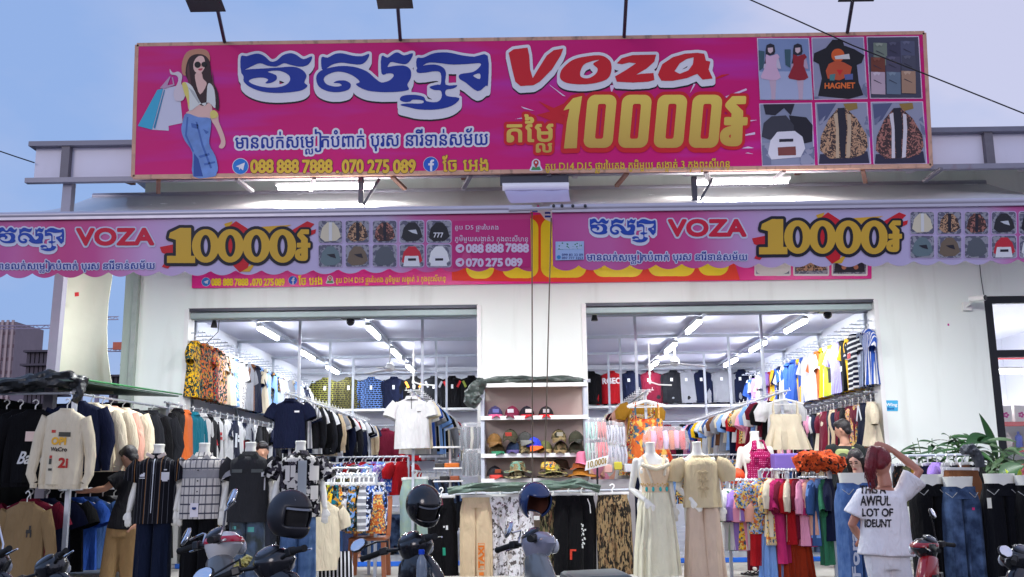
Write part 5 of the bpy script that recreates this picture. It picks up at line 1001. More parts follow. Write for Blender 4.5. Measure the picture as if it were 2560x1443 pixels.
for px,l in ((536,'small black sensor hanging at the head of the left opening'),(1486,'small black sensor hanging at the head of the right opening')): p=U(px,802 if px<1000 else 785,14.1); tag(MB().lathe([(.05,.0),(.045,.03),(.02,.13),(.012,.2)],p+Vector((0,0,-.1)),12).build('wall_sensor',black_m),l,'sensor')
tag(MB().tube([U(548,800,14.2),U(545,830,14.3),U(520,855,14.3),U(478,890,14.2)],.006,6).build('loose_cable',black_m),'loose dark cable at the left end of the left opening','cable')
def chain(label,px,py,D):
    p=U(px,py,D); b=MB(); b.tube([p+Vector((0,0,.55)),p],.012,8)
    for k in range(4): b.ell(p+Vector((0,0,.12*k)),.02,.016,.035,10,6)
    b.tube([p,p+Vector((.12,0,-.04)),p+Vector((.3,0,-.05))],.010,8); o=b.build('hanging_hook',white_m); tag(o,label,'hook','white hanging hooks over the front rails')
chain('white hanging hook above the white polo shirt',1033,955,13.6); chain('white hanging hook above the orange camisole',1625,955,13.85)

# cross rails between the aisle rails
def cross(label,x0,x1,y,z,items,where,group):
    rail(label,(x0,y,z),(x1,y,z),[(x,y+.02,.31,z) for x in (x0,x1)]); run(where,'left',items,(x0+.1,y,z),(x1-.1,y,z),.5,group,rzj=.25)
cross('steel cross rail of tops low in the left room',-3.0,-1.85,16.2,1.75,pick(['tee','shorts','blouse'],['red','white','blue','sky blue','black','lilac','maroon','grey'],11,('plain','plain','bluefloral'),41),'left room cross rail','tops on the left room cross rail')
cross('second steel cross rail of dark trousers low in the left room',-2.9,-1.75,15.0,1.0,pick(['shorts','jeans'],['denim blue','navy','black','blue','charcoal'],10,('plain','denim'),42),'low left room cross rail','shorts on the low left room cross rail')
cross('steel cross rail of blouses low in the right room',2.05,3.3,15.4,1.7,pick(['blouse','tee','cami'],['white','sky blue','peach','lilac','beige','red','black','navy'],12,('plain','plain','floral'),43),'right room cross rail','blouses on the right room cross rail')
cross('steel cross rail of jeans beside the right room shelf',3.95,4.7,14.6,1.35,pick(['jeans','shorts'],['denim blue','sky blue','navy','grey','black'],9,('denim','plain'),44),'right room jeans rail','jeans on the right room jeans rail')
cross('steel cross rail of children tops in the right room middle',.95,1.6,14.6,1.75,pick(['tee','blouse'],['pink','white','peach','sky blue','lilac'],7,('plain','floral'),45),'cross rail behind the bags','tops on the cross rail behind the bags')
# ================================================================== goods in front of the shop
PZ=.25
# hat shelf before the middle pillar
hs_=thing('hat_shelf','steel framed hat shelf with brown back standing before the middle pillar','shelf',(.155,13.4,PZ))
x0,x1=-.53,.84; z3=[1.38,1.70,2.19,2.62]
backm=mat('shelf_back',C(196,178,168),.7,var=.08,nscale=2)
MB().box(x0,x1,13.55,13.57,.7,2.62).build('back_panel',backm,hs_,smooth=False)
for xx in (x0,x1):
    for yy in (13.2,13.55): MB().beam((xx,yy,PZ),(xx,yy,2.66),.045,.045,(0,1,0)).build('upright',steel_m,hs_,smooth=False)
for z in z3+[.9]: MB().box(x0,x1,13.18,13.56,z-.02,z).build('shelf_board',backm,hs_,smooth=False); MB().box(x0-.02,x1+.02,13.155,13.18,z-.045,z+.006).build('front_edge',white_m,hs_,smooth=False)
def capmesh():
    b=MB(); R_=[]
    for i in range(7):
        a=PI/2*i/6.3; r=.092*math.cos(a); R_.append([(r*.94*math.cos(2*PI*j/18),r*1.08*math.sin(2*PI*j/18),.11*math.sin(a)) for j in range(18)])
    b.loft(R_,False,True); V=[]
    for k in range(5):
        for j in range(9): a=R(-155+130*j/8); t=k/4; V.append(((.088+.0*t)*math.cos(a)*(1-.05*t),(.095*math.sin(a))-(.085*t)*max(0,math.sin(PI*j/8))**.6,.012-.045*t*(.4+abs(math.cos(a)))*t))
    n=len(V); V+=[(x,y,z-.005) for x,y,z in V]; F=[]
    for k in range(4):
        for j in range(8): q=k*9+j; F+=[(q,q+1,q+10,q+9),(q+n,q+9+n,q+10+n,q+1+n)]
    b.mi=1; b.add(V,F); b.mi=0; b.ell((0,0,.11),.012,.012,.006,8,4); return b.mesh('cap',[cloth('cloth_plain'),cloth('cloth_plain')])
CAP=capmesh()
def cap(label,px,py,D,col,pat='plain',brim=None,patch=None,rz=0,tilt=0,sc_=1.0):
    o=bpy.data.objects.new('cap',CAP); COL.objects.link(o); p=U(px,py,D); o.location=p; o.rotation_euler=(tilt,0,rz); o.color=C(*col)+(1,); o.scale=(sc_*1.1,)*3
    o.material_slots[0].link='OBJECT'; o.material_slots[0].material=CL[pat]
    o.material_slots[1].link='OBJECT'; o.material_slots[1].material=INK(C(*brim)) if brim else CL[pat]
    if patch:
        b=MB(); b.obox((0,-.098,.05),(1,0,0),(0,1,.35),(0,-.35,1),.07,.006,.04); c=bpy.data.objects.new('front_patch',b.mesh('front_patch',INK(C(*patch)))); COL.objects.link(c); c.parent=o
    tag(o,label,'cap','caps on the hat shelf'); return o
for a in (('navy cap with pink brim, leftmost on the top shelf',1238,1040,(62,56,92),'plain',(206,84,124),(110,120,180),.1),('maroon cap with white lettering patch on the top shelf',1281,1040,(112,34,60),'plain',(112,34,60),(222,220,226),-.2),('small black cap with white diamond patch on the top shelf',1317,1040,(34,30,38),'plain',(180,30,40),(230,226,222),.2),('red cap with black front panel, rightmost on the top shelf',1365,1040,(40,34,36),'plain',(206,26,34),(190,190,190),0),
 ('brown cap, leftmost on the middle shelf',1236,1108,(120,88,50),'plain',(120,88,50),None,.3),('olive cap with red and white patch on the middle shelf',1276,1098,(70,68,52),'plain',(62,60,46),(190,70,60),-.2),('green brimmed cap lying low on the middle shelf',1243,1131,(90,76,50),'plain',(50,120,88),None,.3),('navy cap with violet brim on the middle shelf',1284,1128,(44,58,84),'plain',(86,76,124),None,-.1),
 ('dark grey cap with a lighter brim on the middle shelf',1313,1104,(68,68,66),'plain',(120,120,116),None,.5),('brown camouflage cap in the middle of the middle shelf',1313,1128,(84,74,52),'camo',None,None,0),('bright blue and orange cap standing tilted on the middle shelf',1334,1118,(52,66,190),'plain',(232,100,30),None,.6),('olive cap with tan brim, right of the blue one',1362,1126,(98,100,62),'plain',(160,140,92),None,0),
 ('camouflage cap with tan brim on top of its pair',1397,1098,(90,80,54),'camo',(128,112,78),(176,170,156),.1),('camouflage cap under the other camouflage cap',1402,1128,(72,66,46),'camo',(140,118,84),None,-.1),('dark olive cap, top right on the middle shelf',1440,1102,(62,62,50),'plain',(52,52,42),None,-.2),('olive grey cap, lowest at the right of the middle shelf',1441,1128,(70,68,54),'plain',(60,58,46),None,-.3),
 ('black cap with red brim, leftmost on the bottom shelf',1237,1190,(44,42,46),'plain',(190,60,54),(170,90,60),.4)):
    cap(a[0],a[1],a[2],13.32 if a[1]!=1334 else 13.26,a[3],a[4],a[5],a[6],a[7],sc_=1.08)
def buckethat(label,px,py,D,pat,col,crown=1.0,brim=.20,cat='hat',h=.11,wav=.012):
    b=MB(); prof=[(brim,-.0),(brim*.8,.012),(.108,.025),(.103,.06),(.092,h*.95),(.06,h+.01),(.01,h+.012)]; p=U(px,py,D); R_=[]
    for i,(r,z) in enumerate(prof): R_.append([(r*math.cos(2*PI*j/30),r*.95*math.sin(2*PI*j/30),z*crown+(wav*math.sin(3*2*PI*j/30+px)*(1.2-i*.4) if i<3 else 0)) for j in range(30)])
    b.loft(R_,False,True); o=bpy.data.objects.new('bucket_hat',b.mesh('bucket_hat',cloth('cloth_plain'))); COL.objects.link(o); o.location=p; o.color=C(*col)+(1,); o.material_slots[0].link='OBJECT'; o.material_slots[0].material=CL[pat]; tag(o,label,'hat','brimmed hats on the bottom hat shelf'); return o
hatm=CL['camo']
buckethat('pale camouflage brimmed hat lying under the green one',1292,1194,13.2,'camo',(176,166,128),brim=.19); buckethat('green and white camouflage brimmed hat on top, left of the ropes',1294,1180,13.2,'camo',(120,160,140),crown=1.15,brim=.185)
buckethat('dark brimmed hat at the bottom of the pile right of the ropes',1386,1192,13.2,'camo',(60,58,44),brim=.23); buckethat('olive brimmed hat in the middle of the pile',1382,1183,13.2,'camo',(150,150,80),brim=.19); buckethat('small yellow crowned hat on top of the olive one',1372,1174,13.18,'floral',(222,186,30),brim=.12,h=.09); buckethat('dark brown brimmed hat behind the yellow one',1402,1172,13.36,'plain',(64,52,40),brim=.14)
buckethat('wide mustard brimmed hat at the bottom right pile',1452,1190,13.14,'plain',(168,110,40),brim=.21,h=.08); buckethat('rust fluffy hat below the pink one',1452,1172,13.14,'plain',(160,84,44),brim=.14,h=.07); buckethat('pink bucket hat on top of the right pile',1460,1160,13.12,'plain',(232,130,160),crown=1.15,brim=.135,h=.13)
# dark tarpaulin rolled up over the shelf and over the trouser rail
tarp=mat('tarpaulin',C(56,66,62),.42,var=.2,nscale=5,bump=.5,bscale=14)
def crumple(name,label,path,rad,seed,m,cat='tarpaulin',n=22,amp=.45,flat=.8):
    g=random.Random(seed); pts=[]; 
    for i in range(len(path)-1):
        for k in range(8): t=k/8; pts.append(Vector(path[i])*(1-t)+Vector(path[i+1])*t)
    pts.append(Vector(path[-1])); R_=[]; ph=[g.uniform(0,6) for _ in range(6)]
    for i,p in enumerate(pts):
        t=i/(len(pts)-1); r=rad*(.55+.45*math.sin(PI*min(1,max(0,.08+.84*t)))**.5); dr=(pts[min(i+1,len(pts)-1)]-pts[max(0,i-1)]).normalized(); s=dr.cross(Vector((0,1,0))).normalized() if abs(dr.y)<.9 else Vector((1,0,0)); q=s.cross(dr)
        R_.append([p+(s*math.cos(a)*flat+q*math.sin(a))*r*(1+amp*.5*math.sin(3*a+ph[0]+t*9)+amp*.35*math.sin(5*a+ph[1]-t*17)+amp*.25*math.sin(2*a+t*31+ph[2])+amp*.15*math.sin(9*a+t*40)) for a in [2*PI*j/n for j in range(n)]])
    b=MB().loft(R_); o=b.build(name,m); tag(o,label,cat); return o
crumple('tarpaulin','black tarpaulin rolled along the top of the hat shelf',[U(1205,955,13.3),U(1280,948,13.25),U(1350,950,13.25),U(1420,948,13.25),U(1468,958,13.25)],.055,1,tarp); crumple('tarpaulin','crumpled black tarpaulin bundle hanging at the shelf top left',[U(1208,955,13.2),U(1185,975,13.15),U(1180,1000,13.15),U(1195,1012,13.15)],.12,2,tarp,amp=.3)
crumple('tarpaulin','long green grey tarpaulin bundle lying over the trouser rail',[U(1120,1230,12.2),U(1180,1219,12.2),U(1260,1216,12.2),U(1330,1216,12.2),U(1400,1214,12.2),U(1450,1208,12.2),U(1500,1222,12.2)],.06,3,mat('tarpaulin_green',C(76,96,84),.45,var=.2,nscale=5,bump=.5,bscale=12),amp=.5)
# price sign on a stand
ps=thing('price_card','white price card reading 10,000 on a thin black stand','price card',U(1493,1215,12.3)); a,b_,c,d=[U(x,y,12.25) for x,y in ((1466,1153),(1521,1138),(1518,1163),(1462,1177))]
MB().add([a,b_,c,d]+[p+Vector((0,.008,0)) for p in (a,b_,c,d)],[(3,2,1,0),(4,5,6,7),(0,1,5,4),(1,2,6,5),(2,3,7,6),(3,0,4,7)]).build('card',white_m,ps,smooth=False); MB().tube([U(1493,1165,12.27),U(1494,1225,12.27)],.012,8).build('stand',black_m,ps)
P=fit(text_polys('10,000៛'),1470,1152,1516,1170); P=[np.column_stack((p[:,0],p[:,1]-.27*(p[:,0]-1493)-3)) for p in P]; ink(dilate(raster(P,pad=4,res=.4),.6),'price_lettering',C(150,126,60),ps,onplane(12.245))
# trouser rail at the front
t=rail('long low steel rail of hanging trousers before the hat shelf',U(1055,1238,12.35),U(1580,1224,12.35),[(U(px,1300,12.4).x,12.42,PZ,1.2) for px in (1075,1330,1570)])
fr_=[('pants','black','plain',1103,1,'black pleated trousers with small white mark, left end of the front rail'),('pants','beige','plain',1190,1.0,'beige trousers with orange TAXI print on the front rail'),('pants','white','whitecamo',1250,1,'pale camouflage trousers left of the blue helmet'),('pants','white','whitecamo',1296,.95,'pale camouflage trousers partly behind the blue helmet'),('pants','olive','bark',1382,1,'dark camouflage trousers right of the blue helmet'),('pants','black','plain',1420,1,'plain black trousers between camouflage and printed ones'),('pants','black','plain',1453,1,'black trousers with white flower print and drawstring'),('pants','khaki','bark',1530,1.08,'wide brown bark print trousers at the right end of the front rail')]
FP=[]
for i,(k,c,pt,px,s,l) in enumerate(fr_):
    o=hang(k,c,U(px,1222-(px-1100)*.02,12.33-.03*(i%2)),0,l,'trousers on the front rail',pt,sc_=s*1.0); o.scale=(.88*s*(1.1 if i in(1,7) else 1),1.1,1.0); FP.append(o)
fr=word(FP[1],'TAXI',.035,-.93,.095,-.68,(206,110,30),y=-.085,bold=1.6,up=True); b=MB()
for (x,z,ww,hh) in ((.03,-.8,.006,.3),(.105,-.8,.006,.3),(.067,-.65,.08,.006),(.067,-.95,.08,.006),(.067,-1.0,.06,.04)): b.box(x-ww/2,x+ww/2,-.089,-.085,z-hh/2,z+hh/2)
o=bpy.data.objects.new('print',b.mesh('print',INK(C(206,110,30)))); COL.objects.link(o); o.parent=FP[1]
g=random.Random(4); b=MB()
for i in range(26): z=-.45-.28*i/26; b.ell((.0+.03*math.sin(i*1.3)+g.uniform(-.02,.02),-.088,z),.012,.003,.014,7,4)
o=bpy.data.objects.new('flower_print',b.mesh('flower_print',INK(C(206,210,206)))); COL.objects.link(o); o.parent=FP[6]
b=MB(); b.tube([(.08,-.07,-.15),(.11,-.085,-.22),(.12,-.088,-.32)],.007,6); o=bpy.data.objects.new('drawstring',b.mesh('drawstring',white_m)); COL.objects.link(o); o.parent=FP[6]
for o_,cc in ((FP[0],(214,214,214)),): printed(o_,.04,.04,-.46,cc,[(.07,-.46,.03,.05),(.03,-.45,.02,.02)])
printed(FP[0],.04,.05,-.75,(30,140,110),[(.02,-.74,.04,.09)],part='tag'); printed(FP[5],.03,.1,-.85,(200,60,40),[(.03,-.8,.03,.12),(.06,-.75,.08,.02)])
# bundled packs: trousers and small goods in clear bags beside the shelf
film=mat('clear_film',C(226,228,232),.15,var=.05,alpha=.22,spec=.8)
def pack(label,px,py,D,cols,w_=.2,h=.3,group='bagged goods beside the hat shelf'):
    p=U(px,py,D); t=thing('bagged_goods',label,'bag',p,0,group); g=random.Random(px); b=MB(); n=7
    for i in range(n):
        x=p.x-w_/2+w_*(i+.5)/n; b.mi=i%len(cols); q=[(x+g.uniform(-.01,.01),p.y,p.z-.03),(x+g.uniform(-.012,.012),p.y-.02,p.z-h*.5),(x+g.uniform(-.015,.015),p.y,p.z-h+g.uniform(0,.03))]; b.tube(q,[w_/n*.45,w_/n*.62,w_/n*.4],7)
    b.build('contents',[INK(C(*c),.7) for c in cols],t); b=MB(); b.loft([ring(w_*.4,.03,p.z+.03,20,p.x,y0=0),ring(w_*.55,.06,p.z-.03,20,p.x,rip=.2),ring(w_*.6,.07,p.z-h*.6,20,p.x,rip=.25),ring(w_*.56,.05,p.z-h,20,p.x,rip=.2)],False,False)
    for i,v in enumerate(b.v): b.v[i]=(v[0],v[1]+p.y,v[2])
    b.build('film',film,t); return t
pack('upper bundle of dark striped trousers in clear film left of the hat shelf',1180,1062,13.3,[(60,66,76),(110,116,124),(40,44,54),(190,186,170)],.30,.34); pack('lower bundle of dark striped trousers in clear film left of the hat shelf',1184,1128,13.25,[(50,56,66),(90,96,106),(34,38,46)],.28,.33)
for px,py,cols,l in ((1479,1050,[(170,220,206),(214,226,226)],'mint bagged goods, top left of the bag display'),(1501,1050,[(226,140,134),(214,120,120)],'coral bagged goods in the top row of the bag display'),(1530,1058,[(214,214,222),(190,190,204)],'white bagged goods in the top row of the bag display'),(1548,1062,[(206,206,216),(150,150,166)],'grey bagged goods, top right of the bag display'),(1478,1102,[(150,196,176),(206,206,206)],'pale green bagged goods in the lower row'),(1503,1100,[(230,130,130),(226,90,100)],'red pink bagged goods in the lower row'),(1533,1108,[(206,204,214),(170,170,186)],'white bagged goods in the lower row'),(1552,1112,[(190,190,206),(120,120,140)],'grey bagged goods in the lower row right end')):
    pack(l,px,py,13.0,cols,.15,.26,'bagged goods on the right display')
t=pack('bunch of hair ties in clear film above the cream dress mannequin',1662,1072,12.6,[(226,130,90),(230,160,190),(214,90,90),(214,196,226)],.5,.26)
tag(MB().box(U(1470,1250,13.1).x,U(1585,1250,13.1).x,13.0,13.5,.25,1.36).build('goods_table',mat('table_grey',C(150,146,148),.6,var=.1),smooth=False),'grey display table below the bagged goods right of the hat shelf','table')
for i,(px,py,c,l) in enumerate(((1545,1165,(186,176,60),'yellow green boxed item on the display table'),(1520,1172,(206,160,150),'pink small box on the display table'),(1570,1170,(200,200,206),'white small box on the display table'))): p=U(px,py,12.95); o=MB().obox(p,(1,.2*i,0),(-.2*i,1,0),(0,0,1),.10,.06,.10).build('small_box',INK(C(*c))); bevel(o,.008); tag(o,l,'box','small boxes on the display table')
# shelf with orange and brown wallets between the left room and the hat shelf
sf=thing('wallet_shelf','small white shelf with orange and brown wallets left of the hat shelf','shelf',(U(1125,1250,13.6).x,13.6,.3)); xa,xb=U(1085,1250,13.6).x,U(1160,1250,13.6).x
for z in (1.35,1.52,1.8): MB().box(xa,xb,13.45,13.75,z,z+.02).build('board',white_m,sf,smooth=False)
MB().box(xa+.2,xa+.23,13.6,13.63,.31,1.8).build('post',white_m,sf,smooth=False)
for px,z,c,l in ((1131,1.54,(206,110,40),'orange wallet on the upper wallet shelf'),(1100,1.54,(60,56,54),'black wallet on the upper wallet shelf'),(1138,1.37,(150,80,50),'brown wallet on the lower wallet shelf'),(1112,1.37,(40,38,38),'black wallet on the lower wallet shelf')):
    x=U(px,1250,13.6).x; o=MB().box(x-.1 if 'orange' in l else x-.06,x+.1 if 'orange' in l else x+.06,13.47,13.6,z,z+.06).build('wallet',INK(C(*c),.45),smooth=False); bevel(o,.012); tag(o,l,'wallet','wallets on the small shelf')
# ------------------------------------------------------------------ mannequins
man_m=mat('mannequin_white',C(228,226,216),.35,var=.03,spec=.5)
def hand(b,w0,d,side,up=(0,-1,0),L=.17,spread=.22,r=.0095):
    """palm and five fingers from wrist w0 along d"""
    w0=Vector(w0);d=Vector(d).normalized();n=Vector(up); n=(n-d*n.dot(d)).normalized(); s=d.cross(n)*side
    b.tube([w0-d*.01,w0+d*.035,w0+d*.085],[.024,.034,.036],10,True,.5,n)
    for i,(o,l) in enumerate(((-.027,.068),(-.009,.078),(.010,.074),(.027,.058))):
        q=w0+d*.08+s*o; e=(d+s*o*spread*30/.9*.3-n*0).normalized(); b.tube([q-d*.02,q+e*l*.5,q+e*l*.85-n*.012,q+e*l*1.05-n*.022],[r*1.1,r,r*.95,r*.75],7)
    q=w0+d*.025-s*.026; e=(d*.7-s*.7-n*.2).normalized(); b.tube([q,q+e*.035,q+(e*.5+d*.5)*.07],[r*1.35,r*1.15,r*.9],7)
def body(female=False,arms=None,legs=True):
    b=MB(); k=.92 if female else 1.0
    prof=[(.80,.150,.095),(.90,.168,.108),(1.0,.150,.10),(1.10,.132 if female else .145,.088),(1.22,.152 if female else .168,.105),(1.32,.165 if female else .185,.112),(1.385,.15 if female else .175,.085),(1.42,.10,.07),(1.45,.060,.060),(1.53,.052,.054),(1.575,.060,.060)]
    if female: prof=[(z*.985,w*.92 if i>8 else w*.98,d*.95) for i,(z,w,d) in enumerate(prof)]
    b.loft([ring(w,d,z,24,pw=.85) for z,w,d in prof])
    if female:
        for s in (-1,1): b.ell((s*.075,-.085,1.235),.068,.06,.066,14,10)
    for s,(sh,el,wr,hd) in zip((-1,1),arms):
        b.ell(sh,.044*k,.046*k,.046,12,8); b.tube([sh,Vector(sh).lerp(Vector(el),.5),el,Vector(el).lerp(Vector(wr),.4),wr],[.046*k,.044*k,.039*k,.041*k,.027*k],12); hand(b,wr,hd,s)
    if legs:
        for s in (-1,1): b.tube([(s*.085,0,.88),(s*.09,-.005,.68),(s*.095,-.01,.48),(s*.095,.01,.30),(s*.095,.02,.09)],[.086,.078,.052,.052,.036],14); b.tube([(s*.095,.04,.05),(s*.10,-.06,.035),(s*.105,-.15,.02)],[.04,.036,.02],10)
    return b
MALE_ARMS=[((-.165,0,1.335),(-.235,.01,1.10),(-.268,-.05,.87),(.02,-.12,-1)),((.165,0,1.335),(.235,.01,1.10),(.268,-.05,.87),(-.02,-.12,-1))]
FEM_ARMS=[((-.165,0,1.335),(-.215,.045,1.04),(-.10,-.15,.92),(.55,-.15,-.62)),((.165,0,1.335),(.215,.03,1.06),(.24,.0,.84),(.05,-.05,-1))]
mb_=remesh(body(False,MALE_ARMS).build('torso_form',man_m),.008,3); MALE=mb_.data; bpy.data.objects.remove(mb_)
fb_=remesh(body(True,FEM_ARMS).build('torso_form',man_m),.008,3); FEM=fb_.data; bpy.data.objects.remove(fb_)
STAND=MB().lathe([(.17,0),(.17,.012),(.02,.02),(.012,.06)],(0,0,0),24).mesh('stand_plate',steel_m)
def mannequin(label,px,py,D,mesh,rz=0,group=None,ztop=1.575,base=PZ):
    p=U(px,py,D); t=thing('mannequin',label,'mannequin',(p.x,p.y,base),rz,group); s=(p.z-base)/ztop
    o=bpy.data.objects.new('body_form',mesh); COL.objects.link(o); o.parent=t; o.scale=(s,s,s)
    q=bpy.data.objects.new('stand_plate',STAND); COL.objects.link(q); q.parent=t
    return t,s
def wear(t,mesh,name,z,col,pat,s=1.0,part=True,extra=1.0):
    o=bpy.data.objects.new(name,mesh); COL.objects.link(o); o.parent=t; o.location=(0,0,z*s); o.scale=(s*extra,s*extra,s); o.color=C(*col)+(1,); o.material_slots[0].link='OBJECT'; o.material_slots[0].material=CL[pat]; return o
MSH=top_mesh('mshirt',3,w=.205,L=.70,d=.128,collar=1,flare=1.04,fold=.12); MSH2=top_mesh('mshirt',5,w=.21,L=.66,d=.13,collar=1,flare=1.06,fold=.14)
MJ=pants_mesh(3,L=1.0,w=.165,leg=.094,hem=.105,d=.10,pleat=.05); WID=pants_mesh(4,L=1.02,w=.17,leg=.10,hem=.155,d=.115,pleat=.15)
grp='headless white mannequins in front of the left opening'
MQ=[]
for (l,px,py,col,pat,jc,jp,rz,mesh) in (('mannequin in a black pinstriped football jersey and navy jeans',397,1110,(20,20,26),'pin',(20,28,48),'plain',.05,MSH),('mannequin in a white and grey plaid shirt and black trousers',510,1107,(206,200,192),'plaid',(14,14,17),'plain',-.03,MSH2),('mannequin in a charcoal button shirt with chest pockets and grey jeans',626,1105,(50,50,52),'plain',(70,76,74),'denim',.06,MSH),('mannequin in an open black and white printed shirt and blue jeans',752,1102,(16,15,19),'bwprint',(62,88,124),'denim',.25,MSH2)):
    t,s=mannequin(l,px,py,10.5,MALE,rz,grp); sh=wear(t,mesh,'shirt',1.535,col,pat,s); pa=wear(t,MJ,'trousers',1.09,jc,jp,s); MQ.append((t,sh,pa,s))
# details: jersey crest and stripes, buttons, pockets, open front, patches
sh=MQ[0][1]; printed(sh,.1,.1,-.3,(206,206,210),[(.12,-.30,.075,.08),(.12,-.345,.05,.02),(.12,-.235,.03,.012)],dy=-.137,part='crest'); printed(sh,.1,.1,-.3,(214,214,220),[(-.12,-.29,.02,.03),(-.10,-.285,.02,.04),(-.14,-.295,.018,.022),(-.12,-.32,.07,.008)],dy=-.137,part='chest_logo'); printed(sh,.01,.4,-.3,(196,200,206),[(.0,-.2,.012,.16),(.0,-.48,.008,.4)],dy=-.136,part='placket')
b=MB()
for s in (-1,1): b.obox((s*.06,-.075,-.085),(1,0,s*.5),(0,1,0),(-s*.5,0,1),.09,.012,.035)
o=bpy.data.objects.new('collar_trim',b.mesh('collar_trim',INK(C(206,190,180)))); COL.objects.link(o); o.parent=sh
for sh,c in ((MQ[1][1],(40,36,40)),(MQ[2][1],(34,34,36))):
    for i in range(5): b=MB(); b.ell((0,-.142,-.25-.11*i),.009,.004,.009,8,5); o=bpy.data.objects.new('button',b.mesh('button',INK(C(*c)))); COL.objects.link(o); o.parent=sh
    b=MB(); 
    for s in (-1,1): b.obox((s*.052,-.095,-.14),(1,0,-s*1.2),(0,1,-.25),(s*1.2,0,1),.055,.012,.11)
    o=bpy.data.objects.new('lapel',b.mesh('lapel',cloth('cloth_plain'))); COL.objects.link(o); o.parent=sh; o.color=C(*((190,186,180) if c[0]==40 else (60,62,60)))+(1,)
printed(MQ[2][1],.1,.05,-.27,(86,90,88),[(-.105,-.265,.115,.035),(.105,-.265,.115,.035)],dy=-.143,part='pocket_flap'); printed(MQ[2][1],.1,.1,-.3,(214,214,214),[(.165,-.30,.035,.05),(.18,-.40,.012,.13)],dy=-.135,part='tag')
printed(MQ[3][1],.08,.5,-.4,(150,156,160),[(.02,-.42,.09,.5)],dy=-.139,part='open_front'); [printed(MQ[3][1],.1,.1,-.3,(206,202,196),[q_],dy=-.141,part='print_patch') for q_ in ((-.13,-.30,.045,.16),(-.075,-.28,.05,.12),(.145,-.30,.10,.15),(.15,-.5,.08,.14))]
printed(MQ[2][2],.1,.1,-.3,(190,50,44),[(.07,-.28,.03,.07),(-.1,-.32,.03,.04)],dy=-.132,part='patch'); printed(MQ[2][2],.1,.1,-.3,(90,170,160),[(.06,-.42,.07,.05),(-.11,-.4,.04,.03)],dy=-.136,part='patch')
def cardpart(t,x,z,w_,h,col,y=-.15): b=MB(); b.box(x-w_/2,x+w_/2,y-.004,y,z-h/2,z+h/2); o=bpy.data.objects.new('price_tag',b.mesh('price_tag',INK(C(*col)))); COL.objects.link(o); o.parent=t; return o
cardpart(MQ[1][0],-.01,.86,.085,.14,(226,220,226),-.17); b=MB(); b.tube([(-.01,-.178,.885),(-.01,-.172,.88)],.022,14); o=bpy.data.objects.new('tag_mark',b.mesh('tag_mark',INK(C(40,60,110)))); COL.objects.link(o); o.parent=MQ[1][0]
# cream dress mannequin
def local(b,name,m,t,s,col=None):
    o=b.build(name,m,None,org=(0,0,0)); o.parent=t; o.scale=(s,s,s)
    if col: o.color=C(*col)+(1,)
    return o
def smock(seed,rings_,n=72): 
    b=MB(); b.loft([ring(*r[:3],n,rip=r[3],k=r[4],ph=r[5] if len(r)>5 else 0) for r in rings_],False,False); return b
fg='headless white mannequins in front of the right opening'
t,s=mannequin('mannequin in a long cream gathered dress with turquoise beads',1632,1105,10.9,FEM,.05,fg,1.55)
b=smock(1,[(.150,.118,1.30,0,1),(.168,.150,1.25,.03,18),(.165,.140,1.20,.03,18),(.150,.118,1.14,.02,30),(.140,.108,1.08,.03,30),(.145,.110,1.0,.03,30)]); b.tube([(-.09,-.10,1.30),(-.12,-.03,1.40),(-.11,.05,1.40)],.018,8,True,.4); b.tube([(.09,-.10,1.30),(.12,-.03,1.40),(.11,.05,1.40)],.018,8,True,.4)
o=local(b,'bodice',cloth('cloth_plain'),t,s,(222,196,164))
b=MB(); b.tube([(-.15,-.10,1.30),(-.07,-.15,1.27),(0,-.152,1.25),(.07,-.15,1.27),(.15,-.10,1.30)],[.02,.024,.022,.024,.02],8); b.tube([(-.14,-.09,1.32),(-.10,-.135,1.26),(-.075,-.16,1.18),(-.05,-.15,1.1)],.018,8,True,.5); b.tube([(.14,-.09,1.32),(.10,-.135,1.26),(.085,-.16,1.18)],.018,8,True,.5); o=local(b,'lace_trim',mat('lace',C(226,212,184),.9,bump=.6,bscale=160),t,s)
b=smock(2,[(.150,.116,1.0,.05,30),(.165,.125,.93,.06,24),(.19,.14,.83,.09,16,.4),(.215,.16,.65,.11,14,.6),(.24,.185,.40,.12,13,.8),(.26,.20,.12,.12,13,1.0)],120); o=local(b,'skirt',cloth('cloth_plain'),t,s,(226,220,192))
for z,c,n_,r in ((1.095,(206,170,90),16,.008),(1.08,(190,140,80),14,.006)):
    b=MB()
    for i in range(n_): a=PI+PI*(i+.5)/n_; b.ell((.150*math.cos(a),.122*math.sin(a),z-.012*(i%2)),r,r,r,7,5)
    o=local(b,'bead_string',INK(C(*c),.3),t,s)
for x in (-.105,-.035,.045,.12): o=local(MB().ell((x,-.127+abs(x)*.35,1.035),.015,.012,.028,10,8),'turquoise_bead',INK(C(50,170,170),.3),t,s)
# beige tie-front set
t,s=mannequin('mannequin in a beige puff sleeve tie front blouse and wide trousers',1748,1104,10.9,FEM,-.04,fg,1.55)
BL=top_mesh('tblouse',7,w=.19,L=.55,d=.135,sleeve='puff',flare=1.12,fold=.2,neck=.10); wear(t,BL,'blouse',1.475,(206,188,150),'plain',s); wear(t,WID,'trousers',1.07,(206,182,160),'plain',s)
b=MB()
for z in (1.21,1.13,1.04):
    for sx in (-1,1): b.tube([(0,-.155,z),(sx*.035,-.162,z+.018),(sx*.06,-.158,z),(sx*.03,-.16,z-.012),(0,-.155,z)],.006,6); b.tube([(0,-.155,z),(sx*.02,-.165,z-.05),(sx*.025,-.16,z-.10)],.006,6)
o=local(b,'ribbon_tie',mat('ribbon',C(190,170,132),.8),t,s)
